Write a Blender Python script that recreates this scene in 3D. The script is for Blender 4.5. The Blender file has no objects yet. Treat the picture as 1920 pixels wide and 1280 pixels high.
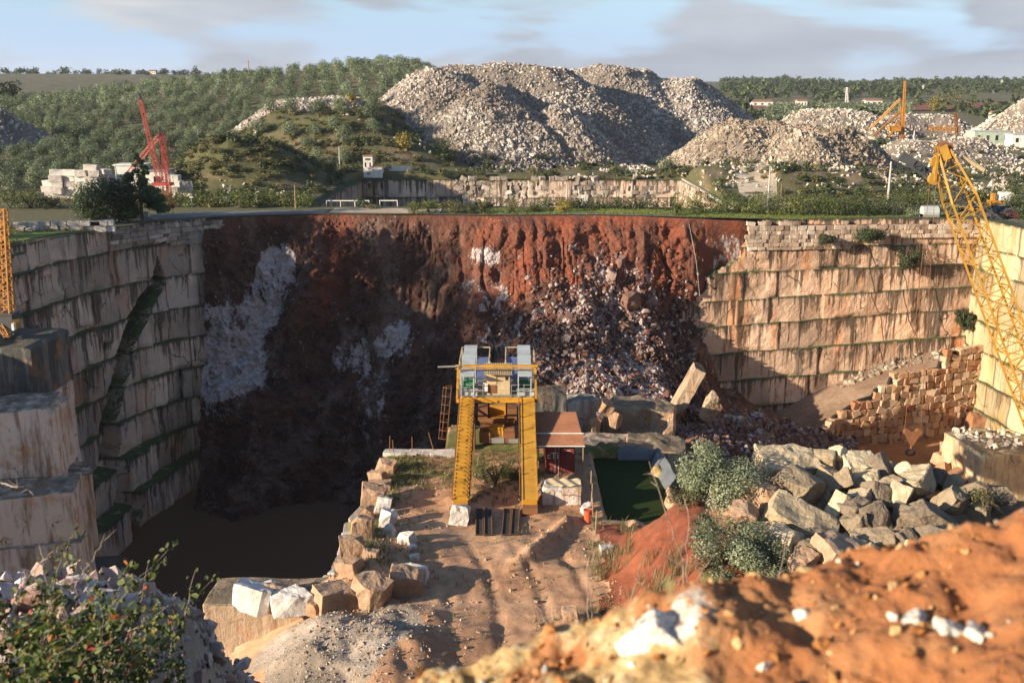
import bpy, bmesh, math, random
import numpy as np
from mathutils import Vector, Matrix, Euler, Quaternion

scene = bpy.context.scene
COL = scene.collection
R = math.radians

# ------------------------------------------------------------------ camera, sky, sun
F = 35.0 / 36.0 * 1920.0
PITCH = R(14.1)
cam_d = bpy.data.cameras.new('camera')
cam_d.lens = 35.0
cam_d.sensor_width = 36.0
cam_d.clip_start = 0.1
cam_d.clip_end = 9000.0
cam_d.dof.use_dof = True
cam_d.dof.focus_distance = 95.0
cam_d.dof.aperture_fstop = 3.2
cam = bpy.data.objects.new('camera', cam_d)
COL.objects.link(cam)
cam.rotation_euler = (R(90) - PITCH, 0, 0)
scene.camera = cam
scene.view_settings.view_transform = 'Standard'
scene.view_settings.look = 'None'
scene.view_settings.gamma = 1.0
scene.view_settings.exposure = 1.12

SUN_EL = R(16.0)
SUN_BACK = R(26.0)
SUN = Vector((-math.cos(SUN_EL) * math.cos(SUN_BACK), -math.cos(SUN_EL) * math.sin(SUN_BACK), math.sin(SUN_EL)))
sl = bpy.data.lights.new('sun', 'SUN')
sl.energy = 5.0
sl.angle = R(0.5)
sl.color = (1.0, 0.83, 0.61)
so = bpy.data.objects.new('sun', sl)
so.rotation_euler = (-SUN).to_track_quat('-Z', 'Y').to_euler()
so.location = (-300, -120, 100)
COL.objects.link(so)

world = bpy.data.worlds.new('World')
scene.world = world
world.use_nodes = True


class NT:
    """small helper round a node tree"""
    def __init__(self, tree):
        self.t = tree
        self.n = tree.nodes
        self.l = tree.links

    def node(self, kind, **kw):
        nd = self.n.new(kind)
        for k, v in kw.items():
            setattr(nd, k, v)
        return nd

    def put(self, sock, v):
        if v is None:
            return
        if isinstance(v, bpy.types.NodeSocket):
            self.l.new(v, sock)
        elif isinstance(v, (tuple, list)):
            if sock.type == 'RGBA' and len(v) == 3:
                v = (*v, 1.0)
            sock.default_value = v
        else:
            sock.default_value = v

    def math(self, op, a, b=None, c=None, clamp=False):
        nd = self.node('ShaderNodeMath', operation=op, use_clamp=clamp)
        self.put(nd.inputs[0], a)
        self.put(nd.inputs[1], b)
        self.put(nd.inputs[2], c)
        return nd.outputs[0]

    def mix(self, fac, a, b, mode='MIX'):
        nd = self.node('ShaderNodeMix', data_type='RGBA', blend_type=mode)
        self.put(nd.inputs[0], fac)
        self.put(nd.inputs[6], a)
        self.put(nd.inputs[7], b)
        return nd.outputs[2]

    def ramp(self, fac, stops, interp='LINEAR'):
        nd = self.node('ShaderNodeValToRGB')
        cr = nd.color_ramp
        cr.interpolation = interp
        while len(cr.elements) < len(stops):
            cr.elements.new(0.5)
        for e, (p, c) in zip(cr.elements, stops):
            e.position = p
            e.color = (c, c, c, 1) if not isinstance(c, (tuple, list)) else (*c, 1)
        self.put(nd.inputs[0], fac)
        return nd.outputs[0]

    def step(self, v, a, b):
        nd = self.node('ShaderNodeMapRange', interpolation_type='SMOOTHSTEP')
        self.put(nd.inputs[0], v)
        nd.inputs[1].default_value = a
        nd.inputs[2].default_value = b
        return nd.outputs[0]

    def coord(self, which='Object'):
        return self.node('ShaderNodeTexCoord').outputs[which]

    def map(self, vec, scale=(1, 1, 1), loc=(0, 0, 0), rot=(0, 0, 0)):
        nd = self.node('ShaderNodeMapping')
        self.put(nd.inputs[0], vec)
        nd.inputs[1].default_value = loc
        nd.inputs[2].default_value = rot
        nd.inputs[3].default_value = scale
        return nd.outputs[0]

    def noise(self, vec, scale=1.0, detail=4.0, rough=0.55, dist=0.0):
        nd = self.node('ShaderNodeTexNoise')
        self.put(nd.inputs['Vector'], vec)
        nd.inputs['Scale'].default_value = scale
        nd.inputs['Detail'].default_value = detail
        nd.inputs['Roughness'].default_value = rough
        nd.inputs['Distortion'].default_value = dist
        return nd.outputs[0]

    def voro(self, vec, scale=1.0, feature='F1', rnd=1.0, out=0):
        nd = self.node('ShaderNodeTexVoronoi', feature=feature)
        self.put(nd.inputs['Vector'], vec)
        nd.inputs['Scale'].default_value = scale
        nd.inputs['Randomness'].default_value = rnd
        return nd.outputs[out]

    def attr(self, name):
        nd = self.node('ShaderNodeAttribute', attribute_name=name)
        return nd.outputs['Fac']

    def sep(self, vec):
        nd = self.node('ShaderNodeSeparateXYZ')
        self.put(nd.inputs[0], vec)
        return nd.outputs

    def normal_z(self):
        g = self.node('ShaderNodeNewGeometry')
        return self.sep(g.outputs['True Normal'])[2]

    def bump(self, h, strength=0.5, dist=0.1):
        nd = self.node('ShaderNodeBump')
        nd.inputs['Strength'].default_value = strength
        nd.inputs['Distance'].default_value = dist
        self.put(nd.inputs['Height'], h)
        return nd.outputs[0]

    def finish(self, color, rough=0.9, bump=None, metallic=0.0, transl=None, spec=None):
        p = self.node('ShaderNodeBsdfPrincipled')
        self.put(p.inputs['Base Color'], color)
        self.put(p.inputs['Roughness'], rough)
        self.put(p.inputs['Metallic'], metallic)
        if spec is not None:
            self.put(p.inputs['Specular IOR Level'], spec)
        if bump is not None:
            self.l.new(bump, p.inputs['Normal'])
        out = self.node('ShaderNodeOutputMaterial')
        sh = p.outputs[0]
        if transl:
            t = self.node('ShaderNodeBsdfTranslucent')
            self.put(t.inputs[0], color)
            m = self.node('ShaderNodeMixShader')
            m.inputs[0].default_value = transl
            self.l.new(sh, m.inputs[1])
            self.l.new(t.outputs[0], m.inputs[2])
            sh = m.outputs[0]
        self.l.new(sh, out.inputs[0])


def new_mat(name):
    m = bpy.data.materials.new(name)
    m.use_nodes = True
    m.node_tree.nodes.clear()
    return m, NT(m.node_tree)


# sky: physical sky with two soft layers of cloud
wt = NT(world.node_tree)
wt.n.clear()
sky = wt.node('ShaderNodeTexSky', sky_type='NISHITA')
sky.sun_disc = False
sky.sun_elevation = SUN_EL
sky.sun_rotation = math.atan2(SUN.x, SUN.y)
sky.altitude = 400
sky.air_density = 1.0
sky.dust_density = 0.6
sky.ozone_density = 2.0
SKY_STRENGTH = 0.072
gen = wt.coord('Generated')
gx, gy, gz = wt.sep(gen)[:3]
CLOUD_AT = (0.0, 0.4, 0.0)
cv = wt.map(gen, scale=(2.6, 2.6, 9.5), loc=CLOUD_AT, rot=(0, R(-16), 0))
c1 = wt.noise(cv, 1.9, 5.0, 0.46, 0.35)
cv2 = wt.map(gen, scale=(2.6, 2.6, 14.0), loc=(CLOUD_AT[0] + 4, 2.2, 5.1), rot=(0, R(-14), 0))
c2 = wt.noise(cv2, 1.6, 5.0, 0.5, 0.3)
# more cover to the right, more blue to the upper left; thin haze low down
bias = wt.math('MULTIPLY_ADD', gx, 0.16, 0.045)
low = wt.math('MULTIPLY', wt.step(gz, 0.05, 0.01), 0.06)
dens = wt.math('ADD', wt.math('ADD', c1, bias), low)
cover = wt.step(dens, 0.44, 0.57)
tone = wt.ramp(c2, [(0.30, (2.75, 2.95, 3.4)), (0.50, (3.6, 3.8, 4.2)), (0.70, (5.3, 5.15, 5.0))])
skyc = wt.mix(1.0, sky.outputs[0], (1.10, 1.12, 1.10), 'MULTIPLY')
clear = wt.mix(wt.step(gz, 0.16, 0.0), skyc, wt.mix(wt.step(gz, 0.06, 0.0), (3.1, 4.45, 6.7), (4.2, 5.0, 6.0)))
# the cloud lies low over the horizon, the sky overhead is clear
lowband = wt.step(gz, 0.42, 0.16)
col = wt.mix(wt.math('MULTIPLY', wt.math('MULTIPLY', cover, 0.90), lowband), clear, tone)
bg = wt.node('ShaderNodeBackground')
wt.put(bg.inputs[0], col)
bg.inputs[1].default_value = SKY_STRENGTH
wo = wt.node('ShaderNodeOutputWorld')
wt.l.new(bg.outputs[0], wo.inputs[0])


# ------------------------------------------------------------------ points and noise
CP, SP = math.cos(PITCH), math.sin(PITCH)


def ray(px, py):
    x = (px - 960.0) / F
    y = (640.0 - py) / F
    return np.array([x, CP + y * SP, -SP + y * CP])


def P(px, py, Y=None, z=None):
    """world point seen at a photo pixel, at a given distance north or height"""
    d = ray(px, py)
    t = Y / d[1] if Y is not None else z / d[2]
    return d * t


def _hash(ix, iy, iz, seed):
    h = (ix.astype(np.uint32) * np.uint32(374761393) + iy.astype(np.uint32) * np.uint32(668265263)
         + iz.astype(np.uint32) * np.uint32(2246822519) + np.uint32(seed * 3266489917 & 0xffffffff))
    h = (h ^ (h >> np.uint32(13))) * np.uint32(1274126177)
    h = h ^ (h >> np.uint32(16))
    return (h & np.uint32(0xffffff)).astype(np.float64) / float(0xffffff) * 2 - 1


def vn(x, y, z=0.0, seed=0):
    x, y, z = np.broadcast_arrays(np.asarray(x, float), np.asarray(y, float), np.asarray(z, float))
    fx, fy, fz = np.floor(x), np.floor(y), np.floor(z)
    ix, iy, iz = fx.astype(np.int64), fy.astype(np.int64), fz.astype(np.int64)
    ux, uy, uz = x - fx, y - fy, z - fz
    ux, uy, uz = [u * u * u * (u * (u * 6 - 15) + 10) for u in (ux, uy, uz)]
    out = 0
    for a in (0, 1):
        for b in (0, 1):
            for c in (0, 1):
                w = (ux if a else 1 - ux) * (uy if b else 1 - uy) * (uz if c else 1 - uz)
                out = out + w * _hash(ix + a, iy + b, iz + c, seed)
    return out


def fbm(x, y, z=0.0, octv=4, seed=0, gain=0.5):
    s, a, f = 0.0, 1.0, 1.0
    for o in range(octv):
        s = s + a * vn(np.asarray(x) * f, np.asarray(y) * f, np.asarray(z) * f, seed + o * 17)
        a *= gain
        f *= 2.03
    return s


def ss(a, b, x):
    t = np.clip((np.asarray(x, float) - a) / (b - a), 0, 1)
    return t * t * (3 - 2 * t)


# ------------------------------------------------------------------ mesh helpers
def mk(name, V, faces, mats, midx=None, attrs=None, smooth=False, parent=None, loc=None):
    """one mesh object from arrays; faces: list of (M,k) arrays"""
    V = np.asarray(V, dtype=np.float32)
    if loc is not None:
        V = V - np.asarray(loc, dtype=np.float32)
    faces = [np.asarray(f, dtype=np.int32) for f in faces if len(f)]
    me = bpy.data.meshes.new(name)
    me.vertices.add(len(V))
    me.vertices.foreach_set('co', V.ravel())
    loops = np.concatenate([f.ravel() for f in faces])
    tot = np.concatenate([np.full(len(f), f.shape[1], dtype=np.int32) for f in faces])
    start = np.concatenate([[0], np.cumsum(tot)[:-1]]).astype(np.int32)
    me.loops.add(len(loops))
    me.loops.foreach_set('vertex_index', loops)
    me.polygons.add(len(tot))
    me.polygons.foreach_set('loop_start', start)
    me.polygons.foreach_set('loop_total', tot)
    if not isinstance(mats, (list, tuple)):
        mats = [mats]
    for m in mats:
        me.materials.append(m)
    if midx is not None:
        me.polygons.foreach_set('material_index', np.asarray(midx, dtype=np.int32))
    me.polygons.foreach_set('use_smooth', np.full(len(tot), bool(smooth)))
    me.update(calc_edges=True)
    for k, v in (attrs or {}).items():
        a = me.attributes.new(k, 'FLOAT', 'POINT')
        a.data.foreach_set('value', np.asarray(v, dtype=np.float32))
    o = bpy.data.objects.new(name, me)
    if loc is not None:
        o.location = loc
    COL.objects.link(o)
    if parent is not None:
        o.parent = parent
    return o


def tag(o, label=None, cat=None, group=None, kind=None):
    if label:
        o['label'] = label
    if cat:
        o['category'] = cat
    if group:
        o['group'] = group
    if kind:
        o['kind'] = kind
    return o


def empty(name, loc, label=None, cat=None, group=None, rz=0.0):
    o = bpy.data.objects.new(name, None)
    o.location = loc
    o.rotation_euler = (0, 0, rz)
    o.empty_display_size = 0.3
    COL.objects.link(o)
    return tag(o, label, cat, group)


class MB:
    """collects shapes and links them as ONE mesh object"""
    def __init__(self):
        self.v, self.f3, self.f4, self.t = [], [], [], []
        self.n = 0

    def add(self, V, tris=None, quads=None, tint=0.5):
        V = np.asarray(V, float)
        self.v.append(V)
        self.t.append(np.full(len(V), tint) if np.isscalar(tint) else np.asarray(tint))
        if tris is not None and len(tris):
            self.f3.append(np.asarray(tris) + self.n)
        if quads is not None and len(quads):
            self.f4.append(np.asarray(quads) + self.n)
        self.n += len(V)
        return self

    BQ = np.array([[0, 1, 3, 2], [4, 6, 7, 5], [0, 4, 5, 1], [2, 3, 7, 6], [0, 2, 6, 4], [1, 5, 7, 3]])

    def box(self, c, d, rz=0.0, rot=None, tint=0.5):
        V = np.array([[x, y, z] for x in (-.5, .5) for y in (-.5, .5) for z in (-.5, .5)]) * np.asarray(d)
        M = np.array((rot if rot is not None else Euler((0, 0, rz))).to_matrix())
        return self.add(V @ M.T + np.asarray(c), quads=self.BQ, tint=tint)

    def bar(self, a, b, w, h=None, tint=0.5, k=4):
        a, b = np.asarray(a, float), np.asarray(b, float)
        d = b - a
        L = np.linalg.norm(d)
        if L < 1e-6:
            return self
        d /= L
        up = np.array([0, 0, 1.0]) if abs(d[2]) < 0.95 else np.array([0, 1.0, 0])
        s = np.cross(d, up)
        s /= np.linalg.norm(s)
        u = np.cross(s, d)
        h = w if h is None else h
        if k == 4:
            ring = [(-1, -1), (1, -1), (1, 1), (-1, 1)]
        else:
            ring = [(math.cos(2 * math.pi * i / k), math.sin(2 * math.pi * i / k)) for i in range(k)]
        V = [p + s * x * w / 2 + u * y * h / 2 for p in (a, b) for x, y in ring]
        q = [[i, (i + 1) % k, k + (i + 1) % k, k + i] for i in range(k)]
        t = [[0, i + 1, i] for i in range(1, k - 1)] + [[k, k + i, k + i + 1] for i in range(1, k - 1)]
        return self.add(V, tris=t, quads=q, tint=tint)

    def tube(self, pts, r, k=6, tint=0.5):
        pts = np.asarray(pts, float)
        n = len(pts)
        r = np.broadcast_to(np.asarray(r, float), (n,))
        V = []
        for i in range(n):
            d = pts[min(i + 1, n - 1)] - pts[max(i - 1, 0)]
            d /= np.linalg.norm(d) + 1e-9
            up = np.array([0, 0, 1.0]) if abs(d[2]) < 0.9 else np.array([1.0, 0, 0])
            s = np.cross(d, up)
            s /= np.linalg.norm(s)
            u = np.cross(s, d)
            for j in range(k):
                a = 2 * math.pi * j / k
                V.append(pts[i] + (s * math.cos(a) + u * math.sin(a)) * r[i])
        q = [[i * k + j, i * k + (j + 1) % k, (i + 1) * k + (j + 1) % k, (i + 1) * k + j]
             for i in range(n - 1) for j in range(k)]
        t = [[0, j + 1, j] for j in range(1, k - 1)] + [[(n - 1) * k, (n - 1) * k + j, (n - 1) * k + j + 1] for j in range(1, k - 1)]
        return self.add(V, tris=t, quads=q, tint=tint)

    def lathe(self, c, prof, k=16, tint=0.5):
        V = [[c[0] + r * math.cos(2 * math.pi * j / k), c[1] + r * math.sin(2 * math.pi * j / k), c[2] + z]
             for r, z in prof for j in range(k)]
        n = len(prof)
        q = [[i * k + j, i * k + (j + 1) % k, (i + 1) * k + (j + 1) % k, (i + 1) * k + j]
             for i in range(n - 1) for j in range(k)]
        return self.add(V, quads=q, tint=tint)

    def lattice(self, a, b, w0, w1, n, rc, rd, side=None):
        """square lattice boom from a to b"""
        a, b = np.asarray(a, float), np.asarray(b, float)
        d = (b - a) / np.linalg.norm(b - a)
        side = np.asarray(side if side is not None else (0, 1, 0), float)
        side = side - d * side.dot(d)
        side /= np.linalg.norm(side)
        u = np.cross(side, d)
        def c(t, i):
            w = (w0 + (w1 - w0) * t) / 2
            sx, sy = ((-1, -1), (1, -1), (1, 1), (-1, 1))[i % 4]
            return a + (b - a) * t + side * sx * w + u * sy * w
        for i in range(4):
            self.bar(c(0, i), c(1, i), rc)
        for k in range(n):
            t0, t1 = k / n, (k + 1) / n
            for i in range(4):
                self.bar(c(t0, i), c(t0, i + 1), rd)
                if k % 2:
                    self.bar(c(t0, i), c(t1, i + 1), rd)
                else:
                    self.bar(c(t0, i + 1), c(t1, i), rd)
        for i in range(4):
            self.bar(c(1, i), c(1, i + 1), rd)
        return self

    def build(self, name, mat, parent=None, loc=None, smooth=False):
        V = np.concatenate(self.v)
        if parent is not None and loc is None:
            loc = None
        fs = []
        if self.f3:
            fs.append(np.concatenate(self.f3))
        if self.f4:
            fs.append(np.concatenate(self.f4))
        return mk(name, V, fs, mat, attrs={'tint': np.concatenate(self.t)}, smooth=smooth, parent=parent, loc=loc)


def part(mb, name, mat, root, smooth=False):
    """child mesh given in world coordinates under an unrotated root"""
    V = np.concatenate(mb.v) - np.array(root.matrix_world.translation if False else world_loc(root))
    fs = [np.concatenate(x) for x in (mb.f3, mb.f4) if x]
    return mk(name, V, fs, mat, attrs={'tint': np.concatenate(mb.t)}, smooth=smooth, parent=root)


def world_loc(o):
    v = np.zeros(3)
    while o is not None:
        v = v + np.array(o.location)
        o = o.parent
    return v


def hull(seed, n=14, box=(1, 1, 1), power=4.0):
    """angular stone: hull of points on a rounded box"""
    rng = np.random.default_rng(seed)
    p = rng.normal(size=(n, 3))
    p /= (np.abs(p) ** power).sum(1, keepdims=True) ** (1 / power)
    p *= rng.uniform(0.8, 1.05, (n, 1)) * np.asarray(box) * 0.5
    bm = bmesh.new()
    for q in p:
        bm.verts.new(q)
    r = bmesh.ops.convex_hull(bm, input=bm.verts)
    bad = [g for g in r['geom_interior'] + r['geom_unused'] if isinstance(g, bmesh.types.BMVert)]
    bmesh.ops.delete(bm, geom=list(set(bad)), context='VERTS')
    bm.verts.index_update()
    V = np.array([v.co[:] for v in bm.verts])
    T = np.array([[v.index for v in f.verts] for f in bm.faces])
    bm.free()
    return V, T


def cut_block(seed, dims, cuts=5, sub=0, rough=0.04, bevel=0.03, keep=(0.62, 0.95)):
    """block broken along random planes, edges softened and faces roughened"""
    rng = np.random.default_rng(seed)
    bm = bmesh.new()
    bmesh.ops.create_cube(bm, size=1.0)
    for v in bm.verts:
        v.co = Vector((v.co.x * dims[0], v.co.y * dims[1], v.co.z * dims[2]))
    for _ in range(cuts):
        n = Vector(rng.normal(size=3)).normalized()
        sup = max(v.co.dot(n) for v in bm.verts)
        bmesh.ops.bisect_plane(bm, geom=bm.verts[:] + bm.edges[:] + bm.faces[:], plane_co=n * sup * rng.uniform(*keep),
                               plane_no=n, clear_outer=True)
        bmesh.ops.holes_fill(bm, edges=bm.edges[:], sides=0)
    if bevel:
        bmesh.ops.remove_doubles(bm, verts=bm.verts[:], dist=1e-3)
        bmesh.ops.bevel(bm, geom=bm.edges[:], offset=bevel * min(dims), segments=1, affect='EDGES', clamp_overlap=True)
    bmesh.ops.triangulate(bm, faces=bm.faces[:])
    if sub:
        for _ in range(sub):
            long_e = [e for e in bm.edges if e.calc_length() > min(dims) * 0.22]
            if not long_e:
                break
            bmesh.ops.subdivide_edges(bm, edges=long_e, cuts=1)
            bmesh.ops.triangulate(bm, faces=bm.faces[:])
        bm.normal_update()
        co = np.array([v.co[:] for v in bm.verts])
        sc = 2.2 / min(dims)
        d = fbm(co[:, 0] * sc, co[:, 1] * sc, co[:, 2] * sc, 3, seed) * rough * min(dims)
        for v, k in zip(bm.verts, d):
            v.co += v.normal * float(k)
    bm.verts.index_update()
    V = np.array([v.co[:] for v in bm.verts])
    T = np.array([[v.index for v in f.verts] for f in bm.faces])
    bm.free()
    return V, T


def rand_rot(rng, n):
    q = rng.normal(size=(n, 4))
    q /= np.linalg.norm(q, axis=1, keepdims=True)
    w, x, y, z = q.T
    return np.stack([np.stack([1 - 2 * (y * y + z * z), 2 * (x * y - w * z), 2 * (x * z + w * y)], -1),
                     np.stack([2 * (x * y + w * z), 1 - 2 * (x * x + z * z), 2 * (y * z - w * x)], -1),
                     np.stack([2 * (x * z - w * y), 2 * (y * z + w * x), 1 - 2 * (x * x + y * y)], -1)], 1)


RUBBLE = [hull(100 + i, 11 + i % 5, (1, 0.8 + 0.02 * i, 0.55 + 0.03 * (i % 6)), 5.0) for i in range(14)]


def scatter(pos, size, seed, protos=RUBBLE, tint=None):
    """many small stones as one set of arrays"""
    rng = np.random.default_rng(seed)
    pos = np.asarray(pos, float)
    n = len(pos)
    size = np.broadcast_to(np.asarray(size, float), (n,))
    rot = rand_rot(rng, n)
    kind = rng.integers(0, len(protos), n)
    tint = rng.random(n) if tint is None else np.asarray(tint)
    Vs, Ts, As, off = [], [], [], 0
    for k, (V, T) in enumerate(protos):
        i = np.where(kind == k)[0]
        if not len(i):
            continue
        W = np.einsum('nij,mj->nmi', rot[i], V) * size[i][:, None, None] + pos[i][:, None, :]
        Vs.append(W.reshape(-1, 3))
        Ts.append((T[None] + (np.arange(len(i)) * len(V))[:, None, None] + off).reshape(-1, 3))
        As.append(np.repeat(tint[i], len(V)))
        off += len(i) * len(V)
    return np.concatenate(Vs), np.concatenate(Ts), np.concatenate(As)


def leaves(centers, radii, n, size, seed, aspect=0.55, squash=0.85, shell=0.45, tint_spread=0.25, up=0.35, jit=0.55):
    """leaf-sized quads spread through a set of round clumps"""
    rng = np.random.default_rng(seed)
    centers = np.asarray(centers, float)
    radii = np.asarray(radii, float)
    w = radii ** 2
    k = rng.choice(len(centers), n, p=w / w.sum())
    d = rng.normal(size=(n, 3))
    d /= np.linalg.norm(d, axis=1, keepdims=True)
    rr = radii[k] * (shell + (1 - shell) * rng.random(n) ** 0.5) * rng.uniform(0.85, 1.12, n)
    pos = centers[k] + d * rr[:, None] * np.array([1, 1, squash])
    nrm = d + rng.normal(size=(n, 3)) * jit + np.array([0, 0, up])
    nrm /= np.linalg.norm(nrm, axis=1, keepdims=True)
    t = np.cross(nrm, rng.normal(size=(n, 3)))
    t /= np.linalg.norm(t, axis=1, keepdims=True) + 1e-9
    b = np.cross(nrm, t)
    s = size * rng.uniform(0.6, 1.35, n)
    t *= s[:, None]
    b *= (s * aspect)[:, None]
    V = np.stack([pos - t, pos - b * 0.9 - t * 0.1, pos + t, pos + b * 0.9 + t * 0.1], 1).reshape(-1, 3)
    Q = np.arange(n * 4).reshape(n, 4)
    ct = rng.uniform(0.5 - tint_spread, 0.5 + tint_spread, len(centers))
    tint = np.clip(ct[k] + rng.normal(size=n) * 0.13, 0, 1)
    return V, Q, np.repeat(tint, 4)

# ------------------------------------------------------------------ materials
M = {}


def marble(name, base, alt, orange, stain=0.75, rust=0.35, moss=(0.065, 0.092, 0.024), shift=0.0, crack=0.8, drip_lo=0.44, drip_hi=0.56):
    m, t = new_mat(name)
    p = t.coord('Object')
    bt = t.attr('bt')
    rnd = t.attr('rnd')
    jt = t.attr('jt')
    big = t.noise(t.map(p, loc=(shift, 0, 0)), 0.11, 4, 0.6)
    mid = t.noise(p, 0.7, 6, 0.6)
    c = t.mix(t.step(big, 0.42, 0.58), base, alt)
    c = t.mix(t.math('MULTIPLY', t.step(mid, 0.45, 0.72), 0.5), c, tuple(x * 0.72 for x in base))
    c = t.mix(1.0, c, t.ramp(rnd, [(0, 0.55), (0.5, 0.92), (1, 1.25)]), 'MULTIPLY')
    # orange seepage in wide soft bands
    ov = t.noise(t.map(p, scale=(0.33, 0.33, 0.035), loc=(shift + 4, 1, 0)), 1.0, 4, 0.6)
    c = t.mix(t.math('MULTIPLY', t.step(ov, 0.50, 0.72), rust), c, orange)
    # dark runs of water below each ledge, many thin ones
    sv = t.noise(t.map(p, scale=(1.5, 1.5, 0.05), loc=(shift, 9, 0)), 1.0, 5, 0.72)
    sw = t.noise(t.map(p, scale=(0.22, 0.22, 0.05), loc=(shift, 2, 3)), 1.0, 2, 0.5)
    run = t.math('MULTIPLY_ADD', bt, -0.13, sv)
    run = t.math('ADD', run, t.math('MULTIPLY_ADD', sw, 0.34, -0.17))
    k = t.step(run, drip_lo, drip_hi)
    c = t.mix(t.math('MULTIPLY', k, stain), c, (0.055, 0.036, 0.024))
    # thin broken joints
    wob = t.node('ShaderNodeTexNoise')
    t.put(wob.inputs['Vector'], p)
    wob.inputs['Scale'].default_value = 0.35
    wob.inputs['Detail'].default_value = 5
    pw = t.mix(1.0, p, t.mix(1.0, wob.outputs[1], (2.6, 2.6, 2.6), 'MULTIPLY'), 'ADD')
    cr = t.voro(t.map(pw, scale=(1, 1, 0.6)), 0.20, 'DISTANCE_TO_EDGE')
    ck = t.math('MULTIPLY', t.step(cr, 0.016, 0.003), t.math('MULTIPLY', t.step(t.noise(p, 0.25, 3, .6), 0.48, 0.60), crack))
    c = t.mix(ck, c, (0.05, 0.035, 0.025))
    jn = t.step(t.noise(t.map(p, scale=(1, 1, .4)), 0.5, 3, .6), 0.36, 0.52)
    c = t.mix(t.math('MULTIPLY', t.math('MULTIPLY', jt, jn), 0.85), c, (0.040, 0.030, 0.022))
    # moss and wet dirt grow on the ledges
    mz = t.step(t.normal_z(), 0.35, 0.7)
    mn = t.step(t.noise(p, 0.9, 4, 0.6), 0.22, 0.45)
    c = t.mix(t.math('MULTIPLY', mz, mn), c, moss)
    lip = t.math('MULTIPLY', t.step(bt, 0.13, 0.0), t.step(t.noise(t.map(p, scale=(1, 1, .5)), 0.8, 4, 0.65), 0.36, 0.50))
    c = t.mix(t.math('MULTIPLY', lip, 0.9), c, (0.03, 0.036, 0.016))
    h = t.math('ADD', t.noise(p, 1.6, 7, 0.68), t.math('MULTIPLY', ck, -0.5))
    t.finish(c, 0.82, t.bump(h, 0.9, 0.22))
    return m


M['marble_left'] = marble('left_face_marble', (0.62, 0.475, 0.38), (0.44, 0.36, 0.30), (0.45, 0.22, 0.11), 0.88, 0.6)
M['marble_right'] = marble('right_face_marble', (0.62, 0.43, 0.31), (0.54, 0.35, 0.235), (0.50, 0.19, 0.065), 0.9, 0.85, shift=31.0, drip_lo=0.42, drip_hi=0.52)
M['marble_side'] = marble('side_face_marble', (0.50, 0.405, 0.25), (0.43, 0.325, 0.185), (0.44, 0.22, 0.05), 0.6, 0.75, shift=63.0, crack=0.5, drip_lo=0.48, drip_hi=0.60)


def stones(name, c0, c1, c2, dirt=(0.12, 0.07, 0.045), dirt_amt=0.35, bump=0.5):
    m, t = new_mat(name)
    p = t.coord('Object')
    tint = t.attr('tint')
    c = t.ramp(tint, [(0.0, c0), (0.5, c1), (1.0, c2)])
    n = t.noise(p, 1.1, 6, 0.65)
    c = t.mix(t.math('MULTIPLY', t.step(n, 0.42, 0.70), dirt_amt), c, dirt)
    n2 = t.noise(p, 4.5, 5, 0.7)
    c = t.mix(1.0, c, t.ramp(n2, [(0.25, 0.72), (0.6, 1.0), (0.8, 1.15)]), 'MULTIPLY')
    t.finish(c, 0.85, t.bump(t.math('ADD', n2, n), bump, 0.12))
    return m


M['rock_pale'] = stones('pale_waste_marble', (0.18, 0.15, 0.125), (0.35, 0.30, 0.26), (0.62, 0.56, 0.50), (0.13, 0.10, 0.082), 0.4)
M['rock_grey'] = stones('grey_waste_marble', (0.22, 0.19, 0.165), (0.38, 0.335, 0.30), (0.62, 0.57, 0.52), (0.15, 0.12, 0.10), 0.35)
M['rock_white'] = stones('white_waste_marble', (0.42, 0.34, 0.27), (0.58, 0.50, 0.42), (0.74, 0.67, 0.58), (0.28, 0.2, 0.14), 0.25)
M['rock_warm'] = stones('warm_cut_marble', (0.30, 0.125, 0.055), (0.46, 0.29, 0.17), (0.62, 0.49, 0.36), (0.24, 0.09, 0.035), 0.4)
M['rock_block'] = stones('white_block_marble', (0.40, 0.36, 0.32), (0.56, 0.51, 0.47), (0.72, 0.68, 0.64), (0.20, 0.17, 0.14), 0.45)
M['rock_slide'] = stones('muddy_marble_pieces', (0.10, 0.033, 0.02), (0.20, 0.11, 0.085), (0.52, 0.45, 0.42), (0.15, 0.05, 0.03), 0.55)
M['rock_big'] = stones('weathered_boulder_marble', (0.17, 0.135, 0.105), (0.42, 0.33, 0.215), (0.72, 0.60, 0.41), (0.17, 0.10, 0.05), 0.5, 0.9)
M['rock_rusty'] = stones('iron_stained_boulder_marble', (0.34, 0.20, 0.115), (0.44, 0.30, 0.20), (0.56, 0.45, 0.36), (0.24, 0.10, 0.04), 0.55, 0.8)


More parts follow.
